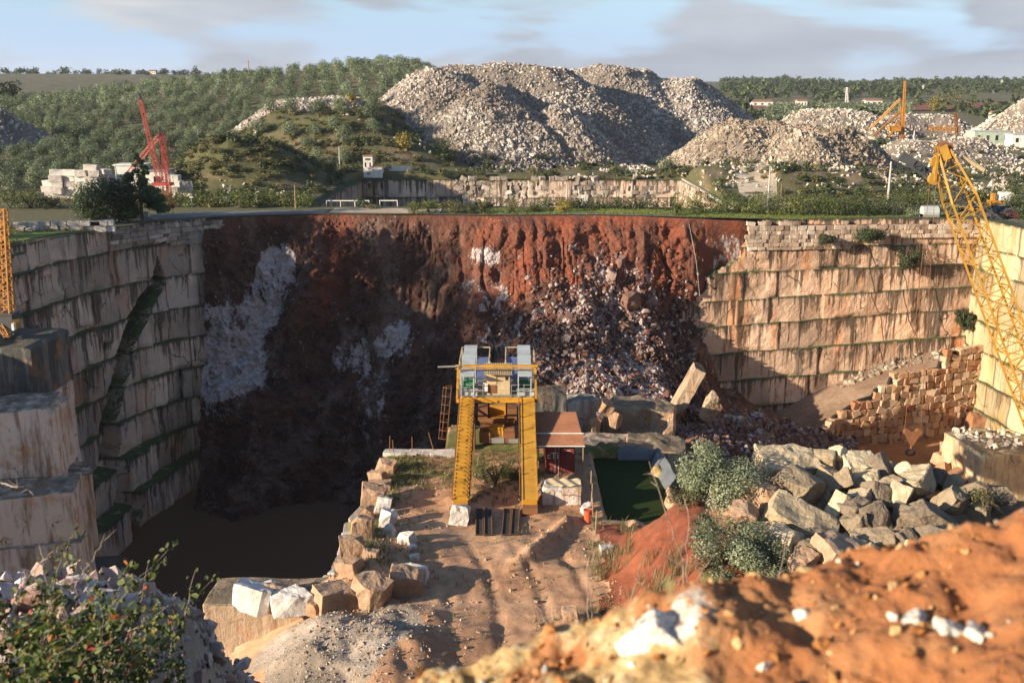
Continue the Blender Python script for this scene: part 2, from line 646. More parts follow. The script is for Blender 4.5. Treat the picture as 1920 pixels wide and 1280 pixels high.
def cut_face(name, base, stain):
    m, t = new_mat(name)
    p = t.coord('Object')
    a = t.noise(t.map(p, scale=(0.9, 0.9, 0.12)), 1.2, 6, 0.65)
    b = t.noise(p, 0.5, 5, 0.6)
    c = t.mix(t.step(a, 0.46, 0.66), base, stain)
    c = t.mix(t.math('MULTIPLY', t.step(b, 0.5, 0.7), 0.6), c, (0.40, 0.17, 0.06))
    wob = t.node('ShaderNodeTexNoise')
    t.put(wob.inputs['Vector'], p)
    wob.inputs['Scale'].default_value = 0.6
    wob.inputs['Detail'].default_value = 5
    pw = t.mix(1.0, p, t.mix(1.0, wob.outputs[1], (2.2, 2.2, 2.2), 'MULTIPLY'), 'ADD')
    cr = t.voro(t.map(pw, scale=(1, 1, 0.7), rot=(0.4, 0.3, 0.2)), 0.30, 'DISTANCE_TO_EDGE')
    c = t.mix(t.math('MULTIPLY', t.step(cr, 0.016, 0.003), t.math('MULTIPLY', t.step(t.noise(p, .4, 3, .6), .46, .6), 0.8)), c, (0.06, 0.03, 0.02))
    mz = t.math('MULTIPLY', t.step(t.normal_z(), 0.45, 0.8), t.step(t.noise(p, 0.7, 4, .6), 0.3, 0.55))
    c = t.mix(t.math('MULTIPLY', mz, 0.75), c, (0.085, 0.075, 0.05))
    t.finish(c, 0.85, t.bump(t.math('ADD', t.noise(p, 1.5, 7, .68), a), 0.8, 0.2))
    return m


M['cut_pink'] = cut_face('pink_cut_face', (0.66, 0.52, 0.43), (0.27, 0.17, 0.11))
M['cut_beige'] = cut_face('beige_cut_face', (0.40, 0.30, 0.21), (0.22, 0.14, 0.09))
M['cut_white'] = cut_face('white_cut_face', (0.60, 0.56, 0.53), (0.35, 0.28, 0.22))
M['cut_sun'] = cut_face('cream_cut_face', (0.60, 0.47, 0.30), (0.40, 0.26, 0.14))
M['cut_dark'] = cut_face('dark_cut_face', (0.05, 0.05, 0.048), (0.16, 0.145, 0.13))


def slide_mat():
    m, t = new_mat('red_earth_slide')
    p = t.coord('Object')
    w = t.attr('white')
    red = t.attr('red')
    n1 = t.noise(p, 0.30, 6, 0.62)
    n2 = t.noise(p, 1.7, 7, 0.70)
    c = t.ramp(n1, [(0.30, (0.045, 0.021, 0.016)), (0.50, (0.090, 0.038, 0.026)), (0.70, (0.165, 0.066, 0.040))])
    c = t.mix(t.math('MULTIPLY', red, t.ramp(t.noise(t.map(p, scale=(1, 1, .45), loc=(9, 2, 2)), 0.22, 5, 0.62), [(0.38, 0.22), (0.56, 1.0)])), c, t.ramp(n2, [(0.3, (0.13, 0.034, 0.017)), (0.6, (0.25, 0.068, 0.030)), (0.8, (0.34, 0.12, 0.055))]))
    # broken marble showing through, in ragged streaks
    fl = t.noise(t.map(p, scale=(1.0, 1.0, 0.34), rot=(0, 0.5, 0)), 0.62, 9, 0.76, 0.4)
    lump = t.noise(p, 0.17, 3, 0.55)
    k = t.math('ADD', fl, t.math('MULTIPLY_ADD', w, 0.42, -0.06))
    k = t.math('ADD', k, t.math('MULTIPLY_ADD', lump, 0.30, -0.15))
    k = t.step(k, 0.61, 0.66)
    f2 = t.math('ADD', t.noise(t.map(p, scale=(1, 1, .5), loc=(5, 3, 1)), 2.4, 6, 0.72), t.math('MULTIPLY_ADD', t.noise(p, .22, 3, .6), 0.30, t.math('MULTIPLY_ADD', w, 0.10, -0.15)))
    k = t.math('MAXIMUM', k, t.math('MULTIPLY', t.step(f2, 0.62, 0.67), 0.85))
    # brown rock ribs between the earth
    rib = t.step(t.noise(t.map(p, scale=(1, 1, .35), loc=(2, 7, 4)), 0.20, 6, 0.66), 0.49, 0.60)
    c = t.mix(t.math('MULTIPLY', rib, t.math('MULTIPLY_ADD', red, -0.7, 0.8)), c, t.ramp(n2, [(0.3, (0.10, 0.060, 0.044)), (0.6, (0.23, 0.150, 0.115)), (0.8, (0.38, 0.28, 0.23))]))
    pale = t.ramp(n2, [(0.25, (0.30, 0.18, 0.15)), (0.5, (0.54, 0.46, 0.45)), (0.75, (0.74, 0.71, 0.72))])
    c = t.mix(t.math('MULTIPLY', k, 0.92), c, pale)
    h = t.math('ADD', t.math('MULTIPLY', n2, 1.0), t.math('MULTIPLY', k, 0.25))
    t.finish(c, 0.92, t.bump(h, 1.0, 0.45))
    return m


M['slide'] = slide_mat()


def ground_mat(name, a, b, c2, sc=1.0, grass=None, grass_lo=0.5, peb=(0.5, 0.42, 0.34), peb_amt=0.5, bump=0.6, bd=0.08):
    m, t = new_mat(name)
    p = t.coord('Object')
    n1 = t.noise(p, 0.13 * sc, 6, 0.62)
    n2 = t.noise(p, 1.3 * sc, 7, 0.7)
    c = t.ramp(n1, [(0.30, a), (0.52, b), (0.70, c2)])
    c = t.mix(1.0, c, t.ramp(n2, [(0.25, 0.62), (0.5, 0.95), (0.75, 1.25)]), 'MULTIPLY')
    if grass is not None:
        g = t.math('ADD', t.noise(p, 0.21 * sc, 5, 0.65), t.math('MULTIPLY_ADD', t.attr('grass'), 0.6, -0.3))
        gc = t.mix(t.noise(p, 2.2 * sc, 4, 0.7), tuple(x * 0.6 for x in grass), tuple(x * 1.4 for x in grass))
        c = t.mix(t.step(g, grass_lo - 0.05, grass_lo + 0.07), c, gc)
    v = t.voro(p, 3.0 * sc)
    pk = t.math('MULTIPLY', t.step(v, 0.26, 0.14), t.step(t.noise(p, 0.5 * sc, 4, .6), 0.45, 0.62))
    c = t.mix(t.math('MULTIPLY', pk, peb_amt), c, peb)
    t.finish(c, 0.95, t.bump(t.math('ADD', n2, t.math('MULTIPLY', pk, 0.4)), bump, bd))
    return m


M['country'] = ground_mat('scrub_ground', (0.075, 0.062, 0.032), (0.14, 0.105, 0.060), (0.22, 0.165, 0.105), 0.5, (0.080, 0.078, 0.030), 0.52)
M['yard'] = ground_mat('orange_yard_earth', (0.31, 0.155, 0.08), (0.46, 0.265, 0.155), (0.55, 0.36, 0.235), 1.0, (0.13, 0.13, 0.035), 0.60, bd=0.12)
M['ledge'] = ground_mat('brown_ledge_earth', (0.14, 0.075, 0.045), (0.21, 0.115, 0.065), (0.27, 0.155, 0.095), 1.1, (0.09, 0.085, 0.035), 0.58, (0.4, 0.3, 0.22), 0.4)
M['pit_floor'] = ground_mat('orange_pit_mud', (0.24, 0.105, 0.042), (0.32, 0.15, 0.06), (0.37, 0.19, 0.085), 0.8, None, peb_amt=0.25, bump=0.3)
M['fill'] = ground_mat('brown_fill_earth', (0.16, 0.095, 0.06), (0.23, 0.15, 0.10), (0.31, 0.215, 0.15), 0.9, None)
M['red_bank'] = ground_mat('red_bank_earth', (0.13, 0.036, 0.018), (0.21, 0.058, 0.026), (0.29, 0.10, 0.045), 1.1, (0.15, 0.15, 0.06), 0.62, (0.5, 0.3, 0.2), 0.3)
M['gravel'] = ground_mat('grey_marble_gravel', (0.22, 0.17, 0.13), (0.34, 0.275, 0.22), (0.44, 0.385, 0.33), 1.2, None, peb=(0.60, 0.55, 0.50), peb_amt=0.8, bump=1.0, bd=.14)
M['dirt_road'] = ground_mat('pale_dirt_track', (0.36, 0.28, 0.20), (0.44, 0.36, 0.27), (0.50, 0.42, 0.33), 0.8, None, bump=0.2)
M['asphalt'] = ground_mat('worn_asphalt', (0.13, 0.125, 0.12), (0.17, 0.165, 0.16), (0.20, 0.195, 0.19), 0.6, None, peb=(0.2, 0.2, 0.2), peb_amt=0.2, bump=0.15)
M['verge'] = ground_mat('bright_grass_verge', (0.13, 0.18, 0.025), (0.20, 0.26, 0.04), (0.27, 0.28, 0.07), 1.0, None, peb=(0.2, 0.19, 0.08), peb_amt=0.4)


def mound_mat():
    m, t = new_mat('ochre_clay')
    p = t.coord('Object')
    w = t.attr('white')
    n1 = t.noise(p, 2.6, 6, 0.62)
    n2 = t.noise(p, 11, 7, 0.7)
    c = t.ramp(n1, [(0.30, (0.23, 0.085, 0.030)), (0.52, (0.34, 0.132, 0.046)), (0.72, (0.40, 0.21, 0.095))])
    y = t.math('ADD', t.noise(p, 4.0, 6, .65), t.math('MULTIPLY_ADD', w, 0.30, -0.16))
    c = t.mix(t.step(y, 0.54, 0.66), c, t.ramp(n2, [(0.3, (0.15, 0.085, 0.03)), (0.5, (0.42, 0.29, 0.13)), (0.7, (0.64, 0.54, 0.36))]))
    k = t.math('ADD', t.noise(p, 3.0, 7, .7), t.math('MULTIPLY_ADD', t.attr('stone'), 0.6, -0.30))
    c = t.mix(t.step(k, 0.60, 0.66), c, t.ramp(n2, [(0.3, (0.26, 0.22, 0.19)), (0.5, (0.56, 0.50, 0.43)), (0.7, (0.74, 0.71, 0.66))]))
    dk = t.step(t.noise(p, 7.0, 6, .7), 0.54, 0.66)
    c = t.mix(t.math('MULTIPLY', dk, 0.75), c, (0.085, 0.042, 0.016))
    t.finish(c, 0.95, t.bump(t.math('ADD', n2, n1), 0.9, 0.03))
    return m


M['mound'] = mound_mat()


def water_mat(name, c0, c1, rough, spec=.3):
    m, t = new_mat(name)
    p = t.coord('Object')
    n = t.noise(p, 0.06, 3, 0.5)
    c = t.mix(n, c0, c1)
    t.finish(c, rough, t.bump(t.noise(t.map(p, scale=(1, 2.2, 1)), 1.1, 4, 0.6), 0.12, 0.05), spec=spec)
    return m


M['water'] = water_mat('brown_turbid_water', (0.13, 0.070, 0.044), (0.155, 0.085, 0.052), 0.5, .12)
M['pool'] = water_mat('green_pool_water', (0.020, 0.034, 0.008), (0.032, 0.046, 0.013), 0.9, .08)


def leaf_mat(name, stops, transl=0.28):
    m, t = new_mat(name)
    oi = t.node('ShaderNodeObjectInfo')
    c = t.ramp(t.attr('tint'), stops)
    # every plant a little different
    c = t.mix(1.0, c, t.ramp(oi.outputs['Random'], [(0.0, (0.62, 0.64, 0.60)), (0.5, (0.95, 0.98, 0.95)), (1.0, (1.32, 1.28, 1.22))]), 'MULTIPLY')
    t.finish(c, 0.62, None, transl=transl)
    return m


M['olive'] = leaf_mat('olive_leaves', [(0.05, (0.045, 0.062, 0.030)), (0.45, (0.125, 0.162, 0.088)), (0.95, (0.33, 0.375, 0.24))])
M['olive_sunlit'] = leaf_mat('sunlit_olive_leaves', [(0.05, (0.075, 0.095, 0.050)), (0.45, (0.23, 0.265, 0.165)), (0.95, (0.46, 0.48, 0.33))])  # paler copy of the olive leaves, sunlight put into the colour
M['oak'] = leaf_mat('dark_oak_leaves', [(0.05, (0.020, 0.032, 0.012)), (0.5, (0.048, 0.068, 0.024)), (0.95, (0.095, 0.12, 0.045))])
M['conifer'] = leaf_mat('conifer_needles', [(0.05, (0.018, 0.036, 0.014)), (0.5, (0.042, 0.075, 0.026)), (0.95, (0.095, 0.14, 0.05))])
M['hedge'] = leaf_mat('hedge_leaves', [(0.05, (0.030, 0.045, 0.012)), (0.5, (0.10, 0.13, 0.030)), (0.95, (0.26, 0.26, 0.07))])
M['scrub'] = leaf_mat('scrub_leaves', [(0.05, (0.05, 0.052, 0.020)), (0.5, (0.12, 0.12, 0.048)), (0.95, (0.24, 0.21, 0.10))])
M['yellow_leaf'] = leaf_mat('yellow_autumn_leaves', [(0.05, (0.12, 0.10, 0.02)), (0.5, (0.28, 0.22, 0.045)), (0.95, (0.45, 0.34, 0.07))])
M['dry'] = leaf_mat('dry_grass_blades', [(0.05, (0.09, 0.085, 0.03)), (0.5, (0.22, 0.19, 0.085)), (0.95, (0.40, 0.34, 0.19))])
M['bramble'] = leaf_mat('bramble_leaves', [(0.0, (0.030, 0.055, 0.012)), (0.55, (0.10, 0.14, 0.030)), (0.72, (0.20, 0.21, 0.06)), (0.86, (0.34, 0.28, 0.06)), (0.90, (0.50, 0.14, 0.02)), (1.0, (0.42, 0.035, 0.02))], 0.35)


def paint(name, col, wear=(0.16, 0.07, 0.03), amt=0.4, rough=0.55, metallic=0.0, sc=1.0, streak=False):
    m, t = new_mat(name)
    p = t.coord('Object')
    v = t.map(p, scale=(1, 1, 0.25)) if streak else p
    n = t.noise(v, 2.2 * sc, 7, 0.68)
    n2 = t.noise(p, 9 * sc, 4, 0.6)
    c = t.mix(1.0, col, t.ramp(t.noise(p, 0.8 * sc, 4, .6), [(0.3, 0.72), (0.55, 1.0), (0.75, 1.12)]), 'MULTIPLY')
    c = t.mix(t.math('MULTIPLY', t.step(n, 0.54, 0.70), amt), c, wear)
    t.finish(c, rough, t.bump(n2, 0.25, 0.02), metallic=metallic)
    return m


M['yellow'] = paint('crane_yellow_paint', (0.52, 0.265, 0.028), (0.22, 0.095, 0.03), 0.8)
M['boom_yellow'] = paint('boom_yellow_paint', (0.40, 0.215, 0.028), (0.19, 0.09, 0.035), 0.7)
M['orange'] = paint('derrick_orange_paint', (0.48, 0.205, 0.028), (0.26, 0.11, 0.035), 0.6)
M['red'] = paint('derrick_red_paint', (0.38, 0.055, 0.040), (0.20, 0.055, 0.035), 0.5)
M['rust'] = paint('rusty_iron', (0.20, 0.085, 0.035), (0.32, 0.15, 0.055), 0.7, 0.85)
M['steel'] = paint('dark_steel', (0.055, 0.058, 0.065), (0.12, 0.07, 0.04), 0.4, 0.6)
M['greysteel'] = paint('grey_steel', (0.24, 0.24, 0.235), (0.15, 0.09, 0.05), 0.4, 0.6)
M['pale_metal'] = paint('pale_sheet_metal', (0.46, 0.50, 0.50), (0.26, 0.26, 0.24), 0.3, 0.5, sc=0.6)
M['blue'] = paint('blue_sheet', (0.13, 0.17, 0.34), (0.08, 0.09, 0.14), 0.5, 0.7)
M['green'] = paint('green_machine_paint', (0.05, 0.22, 0.12), (0.05, 0.06, 0.04), 0.5)
M['cream'] = paint('cream_cabin_panel', (0.56, 0.44, 0.27), (0.30, 0.18, 0.08), 0.45, 0.7, streak=True)
M['roof_rust'] = paint('rusty_corrugated_sheet', (0.30, 0.125, 0.065), (0.42, 0.22, 0.12), 0.6, 0.8, streak=False)
M['container'] = paint('container_red_paint', (0.21, 0.040, 0.032), (0.11, 0.045, 0.03), 0.55, 0.7, streak=True)
M['white'] = paint('white_paint', (0.74, 0.73, 0.70), (0.40, 0.36, 0.30), 0.35, 0.6)
M['plaster'] = paint('white_plaster', (0.70, 0.67, 0.62), (0.34, 0.31, 0.27), 0.55, 0.9, sc=0.5, streak=True)
M['concrete'] = paint('pole_concrete', (0.42, 0.40, 0.37), (0.25, 0.23, 0.2), 0.4, 0.9)
M['wood'] = paint('weathered_wood', (0.30, 0.20, 0.12), (0.16, 0.11, 0.07), 0.5, 0.9)
M['bark'] = paint('grey_bark', (0.115, 0.085, 0.06), (0.05, 0.04, 0.03), 0.5, 0.95)
M['twig'] = paint('pale_bare_twig', (0.34, 0.27, 0.22), (0.20, 0.13, 0.10), 0.5, 0.9, sc=8)
M['tarp'] = paint('blue_grey_tarpaulin', (0.13, 0.145, 0.165), (0.07, 0.075, 0.075), 0.4, 0.5)
M['barrel'] = paint('orange_red_drum', (0.58, 0.10, 0.035), (0.30, 0.07, 0.03), 0.4, 0.5)
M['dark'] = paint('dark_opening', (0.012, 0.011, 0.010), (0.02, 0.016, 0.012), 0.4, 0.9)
M['glass'] = paint('dark_window_glass', (0.02, 0.025, 0.03), (0.03, 0.03, 0.03), 0.2, 0.15)
M['rubber'] = paint('black_rubber', (0.028, 0.027, 0.026), (0.10, 0.06, 0.035), 0.35, 0.85)
M['car_dark'] = paint('dark_car_paint', (0.035, 0.04, 0.05), (0.05, 0.05, 0.05), 0.2, 0.3)
M['car_red'] = paint('maroon_car_paint', (0.13, 0.03, 0.035), (0.06, 0.03, 0.03), 0.2, 0.3)
M['teal'] = paint('pale_green_sheet', (0.40, 0.47, 0.38), (0.30, 0.33, 0.28), 0.3, 0.7)
M['tile'] = paint('clay_roof_tile', (0.26, 0.135, 0.085), (0.22, 0.10, 0.06), 0.5, 0.9)


def masonry(name, c0, c1, c2, joint=(0.06, 0.05, 0.04)):
    m, t = new_mat(name)
    p = t.coord('Object')
    tint = t.attr('tint')
    c = t.ramp(tint, [(0.0, c0), (0.5, c1), (1.0, c2)])
    n = t.noise(t.map(p, scale=(1, 1, .5)), 1.0, 6, 0.68)
    c = t.mix(t.math('MULTIPLY', t.step(n, 0.46, 0.66), 0.7), c, joint)
    t.finish(c, 0.9, t.bump(t.noise(p, 3, 6, .65), 0.6, 0.1))
    return m


M['masonry'] = masonry('stacked_wall_stone', (0.20, 0.13, 0.09), (0.42, 0.31, 0.23), (0.62, 0.53, 0.45))
M['masonry_grey'] = masonry('grey_wall_stone', (0.14, 0.115, 0.095), (0.32, 0.265, 0.22), (0.52, 0.46, 0.41))

# ------------------------------------------------------------------ rim of the pit and open country
RIM_Z = -18.0
RIM = np.array([(-88, 20), (-84, 45), (-78, 70), (-70, 92), (-60, 116), (-58, 126), (-55, 134.6), (-50.2, 142), (-44, 147),
                (-35, 149.5), (-27, 151), (-20, 150.5), (-12, 150), (-4, 149), (4, 149.4), (12, 149.6), (20, 148.4),
                (27, 147.8), (34, 148.3), (50, 149.4), (71, 150.6), (72.5, 142), (75.5, 124), (79, 95), (84, 60), (88, 20)], float)
RIM_TH = np.arctan2(RIM[:, 0], RIM[:, 1])
RIM_R = np.hypot(RIM[:, 0], RIM[:, 1])


def rim_r(th):
    return np.interp(th, RIM_TH, RIM_R)


def rim_z(th):
    return RIM_Z - 0.9 * ss(0.10, 0.38, th)


def bumpf(X, Y, x0, y0, rx, ry, h, flat=0.0, rot=0.0):
    c, s = math.cos(rot), math.sin(rot)
    dx, dy = (X - x0) * c + (Y - y0) * s, -(X - x0) * s + (Y - y0) * c
    r = np.hypot(dx / rx, dy / ry)
    return h * np.clip((1 - r) / (1 - flat), 0, 1)


def pxX(px, Y):
    """X at a photo column for things near eye level"""
    return (px - 960.0) / F * Y * 0.985


# crest of the olive hill: height against bearing
HILL_PX = np.array([-700, -300, 0, 130, 300, 470, 560, 640, 720, 790, 850, 940, 1100])
HILL_PY = np.array([230, 215, 192, 184, 165, 148, 141, 133, 125, 127, 150, 210, 300])


def terrain(X, Y):
    th = np.arctan2(X, Y)
    r = np.hypot(X, Y)
    px = 960 + F * X / np.maximum(Y, 1) * 1.015
    z = np.full(X.shape, RIM_Z) - 0.9 * ss(0.10, 0.38, th)
    # olive hill on the left
    top = (171 - np.interp(px, HILL_PX, HILL_PY)) / F * 450 * 1.03 + 0.0
    k = ss(205, 460, r) * 0.55 + 0.45 * np.clip((r - 205) / 255, 0, 1)
    hill = RIM_Z + (top - RIM_Z) * k
    hill = np.where(r > 460, top - (r - 460) * 0.06, hill)
    w = ss(980, 830, px)
    z = np.where(w > 0, z * (1 - w) + np.maximum(hill, z - 14) * w, z)
    # right: falls a little then rises to the wooded hills
    far = ss(420, 1500, r) * 19 + ss(1300, 2600, r) * 15
    z = z + far * (1 - w)
    z = z + (1 - w) * (-1.5 * ss(170, 330, r) * ss(0.10, 0.30, th))
    # hills on the skyline
    hz = ss(900, 2400, r) * (14 + 11 * vn(th * 9, 0.0, 0.0, 5) + 5 * vn(th * 31, 0.3, 0, 6))
    z = z + hz * np.where(px < 700, 1.1, 0.25)
    z = z + ss(1500, 2100, r) * 44 * np.exp(-((px - 385) / 75.0) ** 2)
    z = np.where(px < 700, np.maximum(z, -40 + ss(500, 1500, r) * 62), z)
    z = z + ss(165, 260, r) * 0.5 * fbm(X * 0.05, Y * 0.05, 0, 3, 9)
    # grassed mound and scrub terraces left of the middle
    z = z + bumpf(X, Y, pxX(455, 200), 200, 19, 15, 8.5, 0.3) * (1 + 0.12 * fbm(X * .2, Y * .2, 0, 3, 4))
    z = z + bumpf(X, Y, pxX(620, 262), 262, 30, 26, 8.5, 0.5)
    z = z + bumpf(X, Y, pxX(690, 238), 238, 22, 14, 4.0, 0.5)
    # rolling spoil behind the right-hand hedge
    z = z + bumpf(X, Y, pxX(1500, 205), 205, 38, 22, 3.4, 0.4) * (1 + 0.3 * fbm(X * .15, Y * .15, 0, 4, 14))
    # the neighbouring quarry behind the road
    inpit = ss(161.5, 163, Y) * ss(217, 215.5, Y) * ss(-33.5, -32, X) * ss(38.0, 36.6, X)
    z = z - 13 * inpit
    return z


th = np.concatenate([np.linspace(R(-74), R(-31), 90, endpoint=False), np.linspace(R(-31), R(31), 860, endpoint=False),
                     np.linspace(R(31), R(74), 90)])
nr = 190
tt = np.linspace(0, 1, nr)
r0 = rim_r(th)
rr = r0[:, None] * (5200.0 / r0[:, None]) ** (tt[None] ** 1.25)
GX, GY = rr * np.sin(th)[:, None], rr * np.cos(th)[:, None]
GZ = terrain(GX, GY)
GZ[:, 0] = rim_z(th)
idx = np.arange(len(th) * nr).reshape(len(th), nr)
q = np.stack([idx[:-1, :-1], idx[1:, :-1], idx[1:, 1:], idx[:-1, 1:]], -1).reshape(-1, 4)
# thickness at the rim: a short skirt of topsoil
GV = np.stack([GX, GY, GZ], -1).reshape(-1, 3)
grassy = np.clip(ss(150, 175, GY) * 0.3 + 0.35 + 0.5 * (ss(180, 150, GY)), 0, 1).ravel()
ground = mk('ground', GV, [q[:, ::-1]], M['country'], attrs={'grass': grassy}, smooth=True)
tag(ground, 'open scrubby country with grass and bare earth round the quarry', 'ground', kind='structure')


def sheet(name, pts_near, pts_far, mat, lift, n=60, m=4, zf=None, smooth=True):
    """ribbon lying on the terrain between two polylines"""
    a, b = np.asarray(pts_near, float), np.asarray(pts_far, float)

    def res(p):
        d = np.concatenate([[0], np.cumsum(np.hypot(*np.diff(p, axis=0).T))])
        s = np.linspace(0, d[-1], n)
        return np.stack([np.interp(s, d, p[:, 0]), np.interp(s, d, p[:, 1])], -1)
    A, B = res(a), res(b)
    t = np.linspace(0, 1, m)[None, :, None]
    G = A[:, None] * (1 - t) + B[:, None] * t
    Z = (zf or terrain)(G[..., 0], G[..., 1]) + lift
    V = np.concatenate([G, Z[..., None]], -1).reshape(-1, 3)
    i = np.arange(n * m).reshape(n, m)
    q = np.stack([i[:-1, :-1], i[1:, :-1], i[1:, 1:], i[:-1, 1:]], -1).reshape(-1, 4)
    o = mk(name, V, [q], mat, smooth=smooth, attrs={'grass': np.zeros(len(V))})
    return o


# ------------------------------------------------------------------ bench-cut rock faces
def resample(path, ds):
    path = np.asarray(path, float)
    d = np.concatenate([[0], np.cumsum(np.hypot(*np.diff(path, axis=0).T))])
    n = int(d[-1] / ds) + 1
    s = np.linspace(0, d[-1], n)
    return s, np.stack([np.interp(s, d, path[:, 0]), np.interp(s, d, path[:, 1])], -1)


def rock_face(name, path, levels, off, mat, seed, ds=0.4, dz=0.4, slab=(2.5, 7), slab_d=0.28, rough=0.22,
              side=1, sculpt=None, label=None, tilt=None):
    """levels: heights of the ledges from the top; off(i, P, s) how far level i stands out; side=+1: pit to the left of travel"""
    rng = np.random.default_rng(seed)
    s, Pn = resample(path, ds)
    T = np.gradient(Pn, axis=0)
    T /= np.linalg.norm(T, axis=1, keepdims=True)
    N = np.stack([-T[:, 1], T[:, 0]], -1) * side
    rows = []       # (z, level index, fraction, is new bench)
    for i in range(len(levels) - 1):
        k = max(2, int((levels[i] - levels[i + 1]) / dz))
        for j in range(k + 1):
            rows.append((levels[i] + (levels[i + 1] - levels[i]) * j / k, i, j / k))
    V, bt, rn, jt = [], [], [], []
    slabs = []
    for i in range(len(levels)):
        edges = [-5.0]
        while edges[-1] < s[-1] + 5:
            edges.append(edges[-1] + rng.uniform(*slab))
        k = np.clip(np.searchsorted(edges, s) - 1, 0, None)
        dist = np.min(np.abs(s[:, None] - np.array(edges)[None, :]), axis=1)
        slabs.append((rng.uniform(-slab_d, slab_d, len(edges))[k], rng.random(len(edges))[k], (dist < ds * .55).astype(float)))
    for z, i, f in rows:
        o = off(i, Pn, s)
        sd, sr, sj = slabs[i]
        zz = z + 0.12 * vn(s * 0.35, 3.0 * i, 0, seed + 3) * (1 if 0 < i or f > 0 else 0)
        if tilt is not None:
            zz = zz + tilt(Pn, z)
        d = sd + rough * fbm(Pn[:, 0] * 0.35, Pn[:, 1] * 0.35, zz * 0.35, 4, seed) + 0.03 * i * 0
        # broken lower lips
        d = d - 0.35 * ss(0.86, 1.0, f) * np.clip(vn(s * 0.5, i * 5.0, 0, seed + 8), 0, 1)
        if sculpt is not None:
            d = d + sculpt(s, Pn, zz)
        q = Pn + N * (o + d)[:, None]
        V.append(np.stack([q[:, 0], q[:, 1], np.broadcast_to(zz, s.shape)], -1))
        bt.append(np.full(len(s), f))
        rn.append(sr)
        jt.append(sj)
    # turn back under the turf at the top
    V = [np.column_stack([Pn - N * 3.0, np.full(len(s), levels[0] - 0.08)])] + V
    bt = [np.zeros(len(s))] + bt
    rn = [rn[0]] + rn
    jt = [jt[0]] + jt
    V = np.array(V)
    nr_, nc = V.shape[:2]
    i = np.arange(nr_ * nc).reshape(nr_, nc)
    q = np.stack([i[:-1, :-1], i[1:, :-1], i[1:, 1:], i[:-1, 1:]], -1).reshape(-1, 4)
    if side < 0:
        q = q[:, ::-1]
    o = mk(name, V.reshape(-1, 3), [q], mat, attrs={'bt': np.array(bt).ravel(), 'rnd': np.array(rn).ravel(), 'jt': np.array(jt).ravel()})
    return tag(o, label, 'rock face', kind='structure')


# left face
LEFT_LV = [-18.0, -21.2, -26.0, -30.7, -35.2, -39.6, -44.0, -48.2, -52.4, -56.8]
LEFT_OFF = [0.0, 0.35, 1.3, 2.2, 3.0, 3.8, 4.6, 7.0, 9.6, 12.2]


def left_off(i, Pn, s):
    g = np.interp(Pn[:, 1], [100, 120, 135, 147], [1.25, 1.0, 0.72, 0.35])
    return LEFT_OFF[i] * g


def left_sculpt(s, Pn, z):
    # the slanting open fissure
    y0 = np.interp(z, [-57, -44, -33, -26], [123.5, 128.0, 135.0, 141.0])
    w = np.interp(z, [-57, -44, -33, -26, -23], [3.0, 2.3, 1.7, 1.2, 0.0]) * (1 + .15 * vn(z * .5, 2.2, 0, 19))
    d = -4.4 * ss(1.0, 0.62, np.abs(Pn[:, 1] - y0) / np.maximum(w, 1e-3)) * (w > 0.05)
    # broken, rounded blocks in the upper part near the camera end
    up = ss(-33, -27, z) * ss(128, 118, Pn[:, 1])
    c = vn(Pn[:, 1] * 0.22, z * 0.3, 0, 21)
    return d + up * (0.9 * np.round(c * 2.2) / 2.2)


left_path = [(-40.5, 148.6), (-44, 147), (-50.2, 142), (-55, 134.6), (-58, 126), (-60, 116), (-70, 92), (-78, 70), (-84, 45)]
rock_face('rock_face', left_path, LEFT_LV, left_off, M['marble_left'], 5, 0.27, 0.27, slab=(1.8, 7), slab_d=.42, sculpt=left_sculpt, side=1,
          label='tall shaded benched marble face along the left of the pit, streaked grey and mossy on its ledges')

# right face
RIGHT_LV = [-18.6, -22.6, -26.0, -29.8, -33.5, -37.7, -42.0, -46.3, -51.5]
RIGHT_OFF = [0.0, 0.15, 0.45, 0.75, 1.1, 1.45, 1.8, 2.2, 2.6]
right_path = [(16, 146.2), (24, 147.0), (34, 148.0), (50, 149.2), (71.6, 150.4)]


def right_sculpt(s, Pn, z):
    # face breaks off into the slide at its left end
    x0 = np.interp(z, [-52, -42, -36, -31, -27, -21, -18], [22, 22, 24.0, 25.5, 29, 36.5, 37])
    x0 = x0 + 1.6 * vn(z * 0.45, 1.7, 0, 31)
    return -6.0 * ss(0.8, -0.4, Pn[:, 0] - x0)


rock_face('rock_face', right_path, RIGHT_LV, lambda i, p, s: RIGHT_OFF[i] + 0 * s, M['marble_right'], 17, 0.36, 0.36, slab=(3, 9),
          slab_d=0.2, side=-1, sculpt=right_sculpt, tilt=lambda p, z: (p[:, 0] - 50) / 40 * 2.3 * ss(-19, -34, z),
          label='long warm beige benched marble face across the far right of the pit, striped with dark and rusty runs')

# side face, full in the sun
side_path = [(71.0, 151.5), (70.6, 148), (71.2, 142), (72.2, 132), (74.2, 116), (78, 92)]
rock_face('rock_face', side_path, RIGHT_LV, lambda i, p, s: RIGHT_OFF[i] * 0.7 + 0 * s, M['marble_side'], 23, 0.36, 0.36, slab=(4, 11),
          slab_d=0.15, rough=0.16, side=-1,
          label='bright cream marble side face in full sun at the right edge, mossy ledges slanting down it')

# ------------------------------------------------------------------ the collapsed slope in the middle
PROF_X = np.array([-46, -38, -24, -14, -4, 4, 10, 18, 26, 33, 40, 46])
